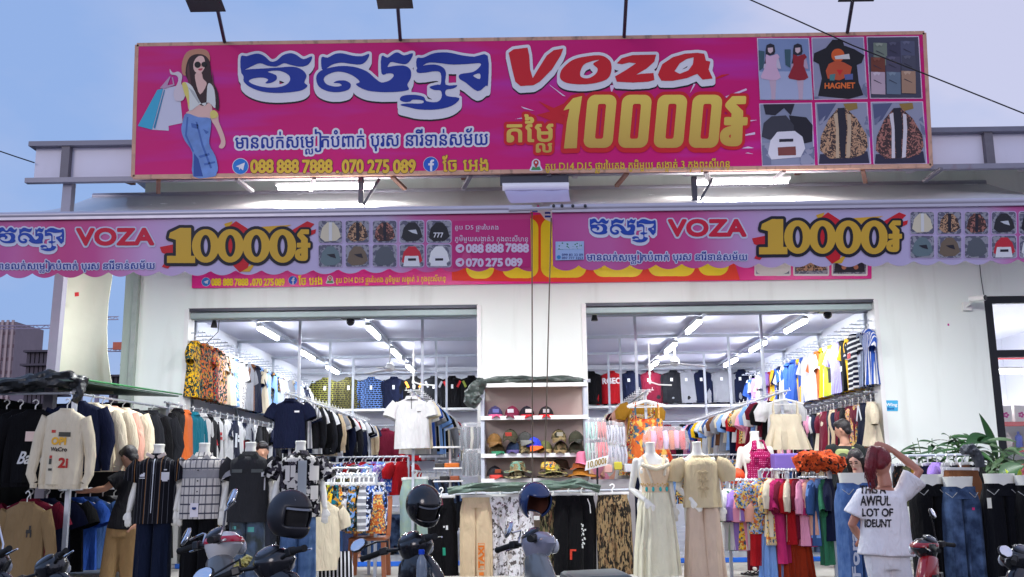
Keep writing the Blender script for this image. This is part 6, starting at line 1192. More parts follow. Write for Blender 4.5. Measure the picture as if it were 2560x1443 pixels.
# pink halter mannequin deeper in
t,s=mannequin('mannequin in a magenta dotted halter top and maroon trousers',1893,1078,12.6,FEM,0,'headless white mannequins in front of the right opening',1.55)
b=smock(3,[(.10,.10,1.345,.0,1),(.155,.146,1.25,.03,9),(.150,.125,1.16,.05,8),(.140,.112,1.08,.05,8),(.165,.13,.98,.06,9),(.175,.14,.93,.08,9)]); b.tube([(-.07,-.10,1.33),(-.055,-.05,1.43),(0,.05,1.45),(.055,-.05,1.43),(.07,-.10,1.33)],[.035,.026,.02,.026,.035],8,True,.4); o=local(b,'halter_top',CL['dots'],t,s,(150,24,80))
wear(t,MJ,'trousers',1.05,(92,26,40),'plain',s)
# half-body jeans forms at the right
HP=MB(); HP.loft([ring(.150,.10,.18,24,pw=.85),ring(.138,.095,.10,24,pw=.85),ring(.145,.10,.02,24,pw=.85),ring(.12,.07,-.05,24,pw=.85)]); HPM=HP.mesh('hip_form',man_m)
JN=pants_mesh(6,L=.98,w=.178,leg=.10,hem=.10,d=.125,pleat=.04)
for i,(px,py,D,c,pt,l) in enumerate(((2133,1182,9.9,(58,88,140),'denim','half body form in blue jeans with white lettering down the leg'),(2318,1186,10.4,(13,13,16),'plain','half body form in plain black jeans beside the red haired woman'),(2392,1192,10.3,(44,58,84),'denim','half body form in faded navy jeans, middle of the jeans row'),(2496,1184,10.2,(16,17,23),'plain','half body form in dark jeans with a white hanging tag'),(2572,1188,10.1,(14,14,17),'plain','half body form in black jeans at the right edge'))):
    p=U(px,py,D); t=thing('jeans_form',l,'mannequin',(p.x,p.y,PZ),rnd.uniform(-.1,.1),'half body jeans forms on the right'); h=p.z-PZ
    o=bpy.data.objects.new('hip_form',HPM); COL.objects.link(o); o.parent=t; o.location=(0,0,h-.18); MB().tube([(p.x,p.y,PZ),(p.x,p.y,p.z-.3)],.015,8).build('stand',steel_m,t)
    j=bpy.data.objects.new('jeans',JN); COL.objects.link(j); j.parent=t; j.location=(0,0,h-.10+.115); j.color=C(*c)+(1,); j.material_slots[0].link='OBJECT'; j.material_slots[0].material=CL[pt]
    b=MB(); 
    for sx in (-1,1): b.tube([(sx*.16,-.09,-.17),(sx*.11,-.128,-.22),(sx*.06,-.13,-.17)],.004,5)
    q=bpy.data.objects.new('pocket_seam',b.mesh('pocket_seam',INK(C(150,150,150)))); COL.objects.link(q); q.parent=j
    if i==0: word(j,'Forain',-.13,-.98,-.05,-.40,(206,210,222),y=-.128,bold=1.4,up=True); printed(j,.03,.03,-.35,(206,210,222),[(-.06,-.36,.03,.03),(.1,-.45,.03,.03)],dy=-.13,part='star_print')
    if i==3: cardpart(j,-.17,-.30,.04,.10,(222,220,206),-.14)
    if i==1: cardpart(j,.10,-.42,.03,.07,(222,222,216),-.135)
    if i==2: printed(j,.03,.03,-.35,(206,40,110),[(.08,-.33,.025,.025)],dy=-.13)
# ------------------------------------------------------------------ left stall
st=thing('market_stall','dark framed clothes stall with tarpaulin roof left of the shop','stall',U(150,1443,10.9)*1.0); st.location.z=0; ORG[st.name]=Vector(st.location)
xs=-4.74
for (x,y) in ((xs,10.5),(xs,13.3),(-6.4,10.4),(-6.4,13.3)): MB().beam((x,y,0),(x,y,2.45),.045,.045,(0,1,0)).build('post',steel_m,st,smooth=False)
MB().add([(-6.6,10.3,2.46),(xs+.06,10.3,2.44),(xs+.1,13.4,2.52),(-6.6,13.4,2.6),(-6.6,10.3,2.48),(xs+.06,10.3,2.46),(xs+.1,13.4,2.54),(-6.6,13.4,2.62)],[(3,2,1,0),(4,5,6,7),(0,1,5,4),(1,2,6,5),(2,3,7,6),(3,0,4,7)]).build('roof_sheet',mat('stall_roof',C(70,96,84),.5,var=.2,nscale=3),st,smooth=False)
MB().tube([(xs+.08,10.35,2.47),(xs+.12,13.45,2.56)],.012,6).build('green_edge',mat('green_rope',C(40,116,62),.6),st)
MB().box(-6.55,-6.5,10.4,13.3,.3,2.44).build('side_cloth',mat('dark_cloth',C(26,26,30),.9),st,smooth=False); MB().box(-6.5,xs-.5,13.25,13.28,.3,2.44).build('back_cloth',MATS['dark_cloth'],st,smooth=False)
MB().tube([(xs,10.4,2.33),(xs,13.5,2.37)],.014).build('upper_rail',steel_m,st); MB().tube([(xs-.02,10.35,1.33),(xs-.02,13.3,1.33)],.014).build('lower_rail',steel_m,st); MB().tube([(-6.4,10.45,2.33),(xs,10.45,2.33)],.014).build('front_rail',steel_m,st)
tag(MB().add([U(370,1020,13.2),U(442,1018,13.5),U(450,1160,13.5),U(365,1170,13.2)]+[U(370,1020,13.2)+Vector((0,.01,0)),U(442,1018,13.5)+Vector((0,.01,0)),U(450,1160,13.5)+Vector((0,.01,0)),U(365,1170,13.2)+Vector((0,.01,0))],[(3,2,1,0),(4,5,6,7),(0,1,5,4),(1,2,6,5),(2,3,7,6),(3,0,4,7)]).build('pale_cloth',mat('pale_canvas',C(190,196,186),.8,var=.1,bump=.4,bscale=6),smooth=False),'pale canvas sheet hanging at the end of the left stall','canvas')
crumple('tarpaulin','black tarpaulin heap on the left stall roof',[U(-20,965,10.4),U(60,958,10.35),U(120,950,10.35),U(180,948,10.4),U(212,960,10.4)],.10,5,mat('black_tarp',C(34,36,38),.4,var=.2,bump=.5,bscale=12),amp=.4)
crumple('tarpaulin','tarpaulin end hanging down from the left stall roof',[U(205,955,10.36),U(200,985,10.32),U(185,1005,10.32)],.05,6,MATS['black_tarp'],amp=.3)
for i,px in enumerate((18,52,90)): o=hang('sweater','black',U(px,1003,10.62-.1*i),.3,('black sweater with a small grey print, far left of the stall','black sweater with thin white lines, second in the stall','black sweater with a cup print and script, beside the cream one')[i],'sweaters hanging in the left stall',sc_=1.12); \
    (printed(o,.1,.1,-.4,(206,206,206),[(-.05,-.35,.08,.05),(.06,-.34,.02,.06),(.09,-.36,.02,.06)]) if i==0 else printed(o,.1,.1,-.3,(226,200,190),[(-.01,-.33,.09,.09)]) if i==2 else None)
word(o,'Back',-.09,-.58,.12,-.47,(206,206,206),y=-.098,bold=1.0,slant=.3)
# cream sweater in front, others behind it along the rail
o=hang('sweater','cream',U(170,1000,10.22),.1,'cream sweater with orange and red racing prints, front of the stall rail','sweaters on the left stall rail',sc_=1.14,v=0); o.scale=(.86,1.1,1.14)
printed(o,.1,.1,-.3,(190,60,50),[(-.10,-.285,.05,.025),(-.10,-.51,.035,.025)],dy=-.098,part='red_print'); word(o,'OPI',-.11,-.40,.05,-.34,(226,170,50),y=-.098,bold=1.6); word(o,'WaCro',-.11,-.46,.07,-.425,(60,50,44),y=-.098,bold=.8); word(o,'2i',.0,-.60,.09,-.52,(176,50,44),y=-.098,bold=1.6); printed(o,.1,.1,-.3,(70,70,60),[(.03,-.31,.13,.04)],dy=-.098,part='dark_print'); printed(o,.1,.1,-.3,(70,70,60),[(-.10,-.55,.035,.05)],part='dark_print'); printed(o,.1,.1,-.3,(70,70,60),[(-.09,-.62,.05,.02)],part='dark_print')
sl=[('sweater','navy','plain'),('sweater','cream','plain'),('sweater','cream','plain'),('sweater','peach','plain'),('sweater','cream','plain'),('sweater','charcoal','plain'),('sweater','black','plain'),('jacket','charcoal','plain')]
run("left stall's upper rail",'front',sl,(xs-.02,10.6,2.34),(xs,12.7,2.36),.35,'sweaters on the left stall rail',sc_=1.05,rzj=.12)
o=hang('sweater','khaki',U(70,1232,10.25),.05,'tan sweater with a small horse print at the lower front of the stall','sweaters on the left stall rail',sc_=1.15,v=1); o.scale=(.88,1.1,1.15); printed(o,.1,.1,-.3,(40,40,40),[(.09,-.33,.06,.03),(.10,-.30,.02,.04),(.075,-.36,.015,.04),(.115,-.36,.015,.04)],dy=-.1)
run("left stall's lower rail",'front',[('tee','maroon','plain'),('tee','navy','plain'),('tee','black','plain'),('tee','blue','plain'),('tee','denim blue','plain'),('tee','black','plain'),('tee','white','plain'),('tee','brown','plain'),('tee','peach','stripe'),('tee','black','plain')],(xs-.45,10.6,1.33),(xs-.02,12.9,1.33),.1,'tops on the left stall lower rail',sc_=1.15)
# shorts rack with striped skirts, right of the mannequins
def rackx(label,px0,px1,py,D,kinds,where,end,group,rz,sc_=1.0,legs=True):
    a,b_=U(px0,py,D),U(px1,py,D); t=rail(label,a,b_,[(q.x,D+.02,PZ,q.z) for q in (a,b_)] if legs else ()); return run(where,end,kinds,a+Vector((.03,0,0)),b_-Vector((.03,0,0)),rz,group,sc_=sc_,rzj=.15)
rackx('short steel rack of bright printed shorts right of the left mannequins',822,940,1186,12.1,[('shorts','brown','camo'),('shorts','lime','hawaii'),('shorts','yellow','hawaii'),('shorts','teal','hawaii'),('shorts','yellow','floral'),('shorts','navy','whitecamo'),('shorts','sky blue','hawaii'),('shorts','black','hawaii'),('shorts','grey','hstripe'),('shorts','navy','bluefloral')],'shorts rack','left','shorts on the front shorts rack',1.15,1.15)
hang('shorts','orange',U(918,1212,12.0),.1,'orange floral shorts facing out at the right end of the shorts rack','shorts on the front shorts rack','floral',sc_=1.0)
rackx('steel rack behind the shorts with a second row of hangers',815,925,1170,12.6,[('shorts','black','plain'),('shorts','navy','plain'),('shorts','olive','plain'),('shorts','black','camo'),('shorts','grey','plain')],'rear shorts rack','left','shorts on the rear shorts rack',1.15,1.1)
for px,c,l in ((838,'black','black and white striped trousers hanging low below the shorts'),(806,'cream','cream T-shirt hanging behind the printed shirt mannequin')):
    hang('pants' if px==838 else 'tee',c,U(px,1355 if px==838 else 1235,11.8 if px==838 else 11.6),.2 if px==838 else .8,l,None,'stripe' if px==838 else 'plain',sc_=1.0 if px==838 else 1.1,hanger=False)
# right front: pastel rack, red rack, jeans rack
rackx('short steel rack of pastel tops right of the beige mannequin',1818,1898,1200,11.6,[('blouse','white','plain'),('blouse','sage','plain'),('blouse','green','plain'),('blouse','lilac','plain'),('blouse','purple','plain'),('blouse','pink','plain'),('blouse','yellow','floral'),('blouse','white','plain'),('blouse','lilac','plain'),('blouse','peach','plain')],'pastel rack','left','tops on the pastel rack',1.0,1.25)
RX=rackx('steel rack of red, cream and magenta tops under the orange bundle',1900,2075,1175,11.3,[('blouse','sky blue','floral'),('tee','red','plain'),('blouse','cream','plain'),('blouse','beige','floral'),('blouse','magenta','plain'),('tee','magenta','plain'),('blouse','maroon','plain'),('blouse','cream','plain'),('blouse','red','plain'),('blouse','maroon','plain'),('blouse','pink','plain'),('blouse','black','plain'),('blouse','magenta','plain'),('blouse','peach','plain'),('blouse','denim blue','plain'),('blouse','sky blue','plain'),('tee','green','plain'),('blouse','navy','plain')],'red top rack','left','tops on the red top rack',1.05,1.12)
for i,o in enumerate(RX): o.scale=(1.0,.85,1.12+.22*abs(math.sin(i*1.7)))
RX[1].rotation_euler.z=.15; RX[0].rotation_euler.z=.4; printed(RX[1],.08,.1,-.42,(226,176,160),[(.06,-.42,.07,.05),(.06,-.5,.05,.12)])
for px,c,l in ((1960,'red','rust red pleated skirt hanging below the red tops'),(1995,'orange','second rust red skirt behind the first one'),(1925,'sky blue','sky blue ruffled skirt hanging below the blue top')): hang('skirt',(150,50,26) if c!='sky blue' else c,U(px,1325 if c!='sky blue' else 1310,11.25+.05*(px>1990)),.1,l,None,sc_=.62 if c=='sky blue' else .75,hanger=False)
crumple('fabric_bundle','orange and black patterned bundle lying on the red top rack',[U(1990,1165,11.2),U(2015,1152,11.15),U(2050,1150,11.15),U(2085,1158,11.2),U(2105,1172,11.2)],.13,8,CL['floral'],'fabric bundle',amp=.36).color=C(206,84,40)+(1,)
CL['bundle']=cloth('cloth_bundle','floral',[C(40,26,24),C(170,64,34)],2.6); bpy.data.objects['fabric_bundle'].material_slots[0].material=CL['bundle']
o=MB().ell(U(1838,1190,12.2),.12,.1,.10,16,10).build('orange_bag',mat('orange_cloth',C(232,76,26),.6,var=.1,bump=.4,bscale=12)); tag(o,'bright orange rounded bag beside the beige tie blouse mannequin','bag')
tag(bevel(MB().obox(U(1975,1155,12.3),(1,0,0),(0,1,0),(0,0,1),.42,.25,.2).build('purple_box',mat('purple_card',C(120,96,176),.6),smooth=False),.02),'purple box behind the orange bundle','box')
t=rail('steel rack of trousers and shorts behind the jeans forms',U(2235,1140,11.6),U(2450,1136,11.6),[(U(px,1250,11.6).x,11.62,PZ,1.5) for px in (2240,2450)])
run('far right rack','left',[('shorts','black','leopard'),('shorts','olive','plain'),('shorts','mustard','plain'),('pants','navy','plain'),('blouse','lilac','plain'),('shorts','white','plain'),('pants','charcoal','plain'),('shorts','brown','plain'),('pants','black','plain')],U(2245,1141,11.6),U(2440,1137,11.6),.9,'clothes on the far right rack')
hang('shorts','brown',U(2400,1148,11.3),.1,'brown gathered shorts facing out behind the jeans forms','clothes on the far right rack',sc_=1.1)
crumple('folded_cloth','dark grey cloth draped over the right end of the far right rack',[U(2405,1128,11.2),U(2425,1122,11.2),U(2442,1135,11.2),U(2450,1168,11.2)],.07,14,mat('dark_grey_cloth',C(58,62,70),.8,var=.1),'cloth',amp=.3)
# sandals, chair, bank sticker
for px,py,l in ((1868,1424,'left black sandal on the pavement under the racks'),(1888,1425,'right black sandal on the pavement under the racks')):
    p=U(px,py,12.0); p.z=PZ; t=thing('sandal',l,'sandal',p,.4,'black sandals on the pavement'); b=MB(); b.loft([[(.04*math.cos(a)*(1+.2*math.sin(a)),.12*math.sin(a),z) for a in [2*PI*j/20 for j in range(20)]] for z in (.0,.02)]); o=b.build('sole',black_m,None,org=(0,0,0)); o.parent=t; b=MB(); b.tube([(-.04,.0,.02),(-.02,-.04,.045),(0,-.06,.03)],.008,6); b.tube([(.04,.0,.02),(.02,-.04,.045),(0,-.06,.03)],.008,6); o=b.build('strap',black_m,None,org=(0,0,0)); o.parent=t
ch=thing('plastic_chair','brown plastic chair under the shorts rack','chair',(U(925,1250,12.3).x,12.3,PZ)); bm=mat('brown_plastic',C(156,92,58),.4,var=.06); cx,cy=ch.location.x,12.3
for dx in (-.19,.19):
    for dy in (-.18,.2): MB().beam((cx+dx*1.1,cy+dy*1.1,PZ),(cx+dx,cy+dy,PZ+.44),.05,.05,(0,1,0)).build('leg',bm,ch,smooth=False)
bevel(MB().box(cx-.22,cx+.22,cy-.21,cy+.22,PZ+.43,PZ+.47).build('seat',bm,ch,smooth=False),.015)
b=MB()
for dx in (-.2,0,.2): b.beam((cx+dx,cy+.2,PZ+.46),(cx+dx*1.05,cy+.3,PZ+.9),.05,.03,(0,1,0))
b.beam((cx-.23,cy+.3,PZ+.9),(cx+.23,cy+.3,PZ+.9),.03,.08); b.build('backrest',bm,ch,smooth=False)
p=U(2229,1014,FD); stk=thing('bank_sticker','square light blue bank sticker on the wall beside the right opening','sticker',(p.x,FD-.004,p.z)); fill(rect(2214,1001,2245,1028,2),'sheet',C(70,170,214),stk,FD,.004,.5)
P=fit(text_polys('Wing'),2215,1008,2243,1018); ink(dilate(raster(P,pad=4,res=.35),.6),'bank_lettering',C(226,236,240),stk,onplane(FD,.008)); P=fit(text_polys('Bank'),2219,1019,2236,1024); ink(dilate(raster(P,pad=4,res=.3),.5),'bank_lettering',C(30,90,160),stk,onplane(FD,.008))
for px,py,c,l in ((2371,812,(190,30,140),'tiny magenta mark on the white wall'),):
    tag(MB().obox(U(px,py,FD-.003),(1,0,0),(0,1,0),(0,0,1),.022,.004,.03).build('wall_mark',INK(C(*c)),smooth=False),l,'mark')
# ================================================================== people
skin_m=mat('skin',C(196,146,120),.5,var=.06,nscale=12); skin2_m=mat('skin_pale',C(222,180,158),.5,var=.05,nscale=12)
def frame_of(f):
    f=Vector(f).normalized(); x=f.cross(Vector((0,0,1))).normalized(); u=x.cross(f); return x,f,u
def figure(label,head,face,neck,sh,el,wr,hp,kn,an,shirt,trouser,hair,hd=((0,0,-1),(0,0,-1)),tf=(0,1,0),skin=None,group=None,sleeve=.62,loose=.02,sc_=1.0,hairfn=None,hem=.06,pat=('plain','plain'),face_detail=False):
    V=Vector; head=V(head);neck=V(neck); hx,hf,hu=frame_of(face); base=(V(an[0])+V(an[1]))/2; t=thing('person',label,'person',(base.x,base.y,min(an[0][2],an[1][2])-.07),0,group)
    H=lambda x,f,u: head+hx*x*sc_+hf*f*sc_+hu*u*sc_
    rot=Matrix((hx,hf,hu)).transposed(); b=MB()
    b.ell(head,.074*sc_,.092*sc_,.112*sc_,16,12,rot); b.ell(H(0,.03,-.062),.052*sc_,.058*sc_,.055*sc_,12,8,rot)
    b.ell(H(0,.098,-.02),.013*sc_,.018*sc_,.022*sc_,8,6,rot); b.ell(H(0,.088,-.058),.024*sc_,.012*sc_,.010*sc_,8,6,rot)
    for s in (-1,1): b.ell(H(s*.076,-.005,-.01),.012*sc_,.02*sc_,.032*sc_,8,6,rot)
    b.tube([neck-V((0,0,.03)),(neck+head)/2,H(0,-.015,-.05)],[.06,.052,.05],12)
    sm_=(V(sh[0])+V(sh[1]))/2; hm=(V(hp[0])+V(hp[1]))/2; wd=(V(sh[0])-V(sh[1])).length/2
    tor=[hm-V((0,0,.06)),hm+(sm_-hm)*.25,hm+(sm_-hm)*.65,sm_-(sm_-hm).normalized()*.03,sm_+(neck-sm_)*.6]; tr_=[.155,.135,wd*.92,wd*.85,.07]
    b.tube(tor,tr_,18,True,.62,tf)
    for i in (0,1):
        s_,e_,w_=V(sh[i]),V(el[i]),V(wr[i]); b.ell(s_,.052,.052,.052,10,8); b.tube([s_,s_.lerp(e_,.5),e_,e_.lerp(w_,.4),w_],[.048,.043,.036,.036,.025],12); hand(b,w_,hd[i],-1 if i==0 else 1,up=-Vector(tf))
        h_,k_,a_=V(hp[i]),V(kn[i]),V(an[i]); b.tube([h_+V((0,0,.03)),h_.lerp(k_,.5),k_,k_.lerp(a_,.4),a_],[.088,.078,.054,.052,.036],12); d=Vector(tf); b.tube([a_-d*.04-V((0,0,.03)),a_+d*.07-V((0,0,.045)),a_+d*.15-V((0,0,.055))],[.035,.034,.02],10)
    o=b.build('body',skin or skin_m,t); remesh(o,.009,3)
    b=MB(); g=loose; hemp=hm-V((0,0,hem)); b.tube([hemp,hm+(sm_-hm)*.3,hm+(sm_-hm)*.65,sm_-(sm_-hm).normalized()*.02,sm_+(neck-sm_)*.45],[.17+g*1.6,.155+g*1.3,wd*.95+g,wd*.9+g*.7,.082],22,True,.66,tf)
    for i in (0,1): s_,e_=V(sh[i]),V(el[i]); b.ell(s_-(s_-sm_)*.12,.066,.066,.062,10,8); b.tube([s_.lerp(sm_,.25),s_,s_.lerp(e_,sleeve*.5),s_.lerp(e_,sleeve)],[.07,.068+g*.3,.072+g*.5,.076+g*.8],14)
    o=b.build('shirt',CL[pat[0]],t); remesh(o,.013,5); o.color=C(*shirt)+(1,); sh_o=o
    b=MB(); b.tube([hm+V((0,0,.06)),hm,hm-V((0,0,.1))],[.155,.17,.16],18,True,.68,tf)
    for i in (0,1): h_,k_,a_=V(hp[i]),V(kn[i]),V(an[i]); b.tube([h_+V((0,0,.02)),h_.lerp(k_,.5),k_,k_.lerp(a_,.5),a_.lerp(k_,.08)],[.102,.096,.084,.078,.078],14)
    o=b.build('trousers',CL[pat[1]],t); remesh(o,.014,4); o.color=C(*trouser)+(1,)
    if hairfn:
        b=MB(); hairfn(b,H,rot,sc_); o=b.build('hair',hair,t); remesh(o,.009,2)
        if hairfn is pony:
            g=random.Random(3); b=MB(); vs=[v.co for v in o.data.vertices]; xm=sorted(v.x for v in vs)[len(vs)//3]; vs=[v for v in vs if v.x<xm]
            for v in g.sample(vs,90):
                if hairfn is pony: q=[v,v+Vector((g.uniform(-.01,.01),-.006,-.05)),v+Vector((g.uniform(-.02,.02),-.004,-.07-g.uniform(0,.03)))]
                else: q=[v,v+Vector((g.uniform(-.008,.008),-.004,-.06)),v+Vector((g.uniform(-.015,.015),0,-.12))]
                b.tube([p_+WORG(o) for p_ in q],[.003,.003,.001],4)
            b.build('hair_strand',hair,t)
    if face_detail:
        for s in (-1,1):
            o=MB().ell(H(s*.031,.086,.012),.017*sc_,.008,.006*sc_,10,6,rot).build('eye',INK(C(40,28,26)),t); o=MB().ell(H(s*.032,.088,.036),.022*sc_,.007,.0045*sc_,10,6,rot).build('eyebrow',INK(C(44,30,28)),t)
        MB().ell(H(0,.098,-.058),.023*sc_,.008,.008*sc_,10,6,rot).build('mouth',INK(C(176,80,84)),t)
    return t,sh_o
hair_black=mat('hair_black',C(30,24,26),.45,var=.3,nscale=30,bump=.4,bscale=90); hair_red=mat('hair_dark_red',C(112,18,30),.4,var=.6,nscale=18,bump=.4,bscale=90)
def short_hair(b,H,rot,s): b.ell(H(0,-.018,.03),.084*s,.098*s,.10*s,14,10,rot); b.ell(H(0,.045,.075),.065*s,.05*s,.04*s,12,8,rot); b.ell(H(0,-.06,-.03),.066*s,.05*s,.06*s,12,8,rot)
def long_hair(b,H,rot,s):
    b.ell(H(0,-.02,.028),.088*s,.10*s,.10*s,14,10,rot)
    for q in (-1,1): b.tube([H(q*.07,.02,.05),H(q*.088,.0,-.06),H(q*.09,-.02,-.18),H(q*.07,-.03,-.30)],[.03,.035,.042,.03],10)
    b.tube([H(0,-.07,.02),H(0,-.08,-.12),H(0,-.08,-.28)],[.07,.075,.05],12)
def pony(b,H,rot,s):
    b.ell(H(0,-.02,.025),.086*s,.10*s,.102*s,14,10,rot); b.ell(H(0,-.05,-.03),.07*s,.055*s,.06*s,12,8,rot)
    top=H(0,-.085,.075); b.ell(top,.04,.04,.04,10,8); w=Vector((-.035,-.02,0)); b.tube([top,top+w*1.6+Vector((0,0,.012)),top+w*2.4+Vector((0,0,-.08)),top+w*2.9+Vector((0,0,-.15)),top+w*2.8+Vector((0,0,-.22)),top+w*3.2+Vector((0,0,-.27))],[.035,.042,.05,.045,.032,.008],10)
# red haired woman seen from behind, her right hand at her hair
D=8.6
def P3(x,y,dd=0): return U(x,y,D+dd)
t,sh=figure('woman with long dark red ponytail in a white lettered T-shirt, hand at her head',P3(2203,1158),(.62,.72,-.45),P3(2213,1208,-.02),(P3(2163,1238),P3(2258,1232)),(P3(2130,1312,.03),P3(2299,1178,-.02)),(P3(2150,1345,.22),P3(2232,1126,.03)),(P3(2190,1392),P3(2242,1392)),((P3(2190,1250).x,8.62,.43),(P3(2244,1250).x,8.62,.43)),((P3(2188,1250).x,8.6,.08),(P3(2248,1250).x,8.6,.08)),(242,238,240),(242,240,243),hair_red,hd=((.3,.5,-.6),(-.9,.1,.35)),skin=mat('skin_tan',C(190,130,108),.5,var=.06),loose=.045,sleeve=.72,hairfn=pony,hem=-.01,sc_=1.02)
from mathutils.bvhtree import BVHTree
def print_on(o,s,pts,col,part,bold=1.2,rough=0):
    """lettering laid on the back of a shirt: pts = photo box on the cloth, cast along the view depth"""
    me=o.data; mw=WORG(o); bv=BVHTree.FromPolygons([v.co+mw for v in me.vertices],[p.vertices for p in me.polygons]); P=fit(text_polys(s),*pts)
    if rough: g=random.Random(rough); P=[p+np.array([[g.uniform(-.8,.8),g.uniform(-.8,.8)] for _ in p]) for p in P]
    def fn(x,y):
        d=(U(x,y,8)-EYE).normalized(); h=bv.ray_cast(EYE,d,30)[0]; return (h if h else U(x,y,D))-d*.007
    return cut(MB(),dilate(raster(P,pad=6,res=.6),bold),fn,3).build(part,INK(C(*col)),o.parent,smooth=False)
for s,bx,i in (('THIS A',(2150,1214,2214,1234),1),('AWFUL',(2151,1240,2226,1264),2),('LOT OF',(2156,1272,2232,1291),3),('IDEUNT',(2162,1299,2228,1318),4)): print_on(sh,s,bx,(34,32,38),'back_lettering',1.1,i)
# woman looking down behind the jeans form
D=11.4
figure('young woman with dark hair looking down behind the orange bundle',P3(2139,1150),(-.45,-.62,-.5),P3(2146,1182,.02),(P3(2108,1196),P3(2185,1196)),(P3(2100,1258,-.05),P3(2190,1258,-.05)),(P3(2112,1270,-.25),P3(2165,1272,-.25)),(P3(2130,1315),P3(2165,1315)),((P3(2130,1250).x,11.4,.72),(P3(2165,1250).x,11.4,.72)),((P3(2130,1250).x,11.4,.33),(P3(2165,1250).x,11.4,.33)),(34,34,38),(40,40,46),hair_black,hd=((.3,-.5,-.6),(-.3,-.5,-.6)),tf=(0,-1,0),skin=skin2_m,hairfn=long_hair,face_detail=True)
D=12.7
t,sh=figure('man with short black hair and a black shirt with lime print, seen from behind',P3(2106,1073),(-.75,.62,-.2),P3(2112,1105),(P3(2078,1122),P3(2148,1122)),(P3(2072,1180),P3(2156,1180)),(P3(2082,1225,.2),P3(2146,1225,.2)),(P3(2096,1228),P3(2130,1228)),((P3(2096,1250).x,12.7,.72),(P3(2130,1250).x,12.7,.72)),((P3(2096,1250).x,12.7,.33),(P3(2130,1250).x,12.7,.33)),(40,44,44),(50,52,60),hair_black,hd=((.2,.5,-.6),(-.2,.5,-.6)),skin=skin_m,hairfn=short_hair)
for bx,c in (((2096,1122,2130,1168),(160,170,110)),((2102,1132,2124,1160),(70,80,60)),((2076,1128,2088,1146),(150,160,96)),((2136,1116,2148,1136),(150,160,96))):
    mw=WORG(sh); bv=BVHTree.FromPolygons([v.co+mw for v in sh.data.vertices],[p.vertices for p in sh.data.polygons]); k=.006 if c[0]>100 else .010
    def fn(x,y):
        q=U(x,y,12.5); h=bv.ray_cast(Vector((q.x,11.7,q.z)),Vector((0,1,0)),3)[0]; return Vector((q.x,(h.y if h else 12.6)-k,q.z))
    cut(MB(),raster([smooth_poly(arr((bx[0],bx[1]+6),((bx[0]+bx[2])/2,bx[1]),(bx[2],bx[1]+7),(bx[2]-2,bx[3]),((bx[0]+bx[2])/2,bx[3]-4),(bx[0]+2,bx[3])))],res=.7),fn,3).build('shirt_print',INK(C(*c)),t,smooth=False)
D=11.0
figure('man in black T-shirt and khaki trousers reaching to the stall rail',P3(322,1142),(-.8,.35,-.4),P3(335,1172),(P3(305,1192,-.05),P3(362,1200,.1)),(P3(262,1222,-.1),P3(372,1262,.1)),(P3(222,1228,-.1),P3(345,1310,-.05)),(P3(292,1318),P3(330,1320)),((P3(285,1250).x,10.95,.42),(P3(325,1250).x,11.05,.42)),((P3(280,1250).x,10.95,.08),(P3(325,1250).x,11.1,.08)),(30,30,34),(150,122,84),hair_black,hd=((-1,0,.1),(-.5,-.2,-.6)),tf=(-.8,.5,0),skin=skin_m,hairfn=short_hair,hem=.02)
D=13.0
figure('shopper with dark hair behind the charcoal shirt mannequin, only the head showing',P3(656,1128),(.3,-.8,-.2),P3(658,1160),(P3(630,1176),P3(690,1176)),(P3(622,1230),P3(698,1230)),(P3(630,1270,-.1),P3(690,1270,-.1)),(P3(642,1285),P3(676,1285)),((P3(642,1250).x,13,.72),(P3(676,1250).x,13,.72)),((P3(642,1250).x,13,.33),(P3(676,1250).x,13,.33)),(60,60,66),(40,44,56),hair_black,tf=(0,-1,0),hairfn=short_hair)
D=14.4
figure('small person with tied dark hair deeper in the left room',P3(884,1183),(-.85,.3,-.1),P3(886,1210),(P3(862,1222),P3(908,1222)),(P3(856,1265),P3(914,1265)),(P3(862,1300,-.1),P3(908,1300,-.1)),(P3(872,1305),P3(898,1305)),((P3(872,1250).x,14.4,.7),(P3(898,1250).x,14.4,.7)),((P3(872,1250).x,14.4,.38),(P3(898,1250).x,14.4,.38)),(50,50,58),(50,60,90),hair_black,hairfn=short_hair,sc_=.95)
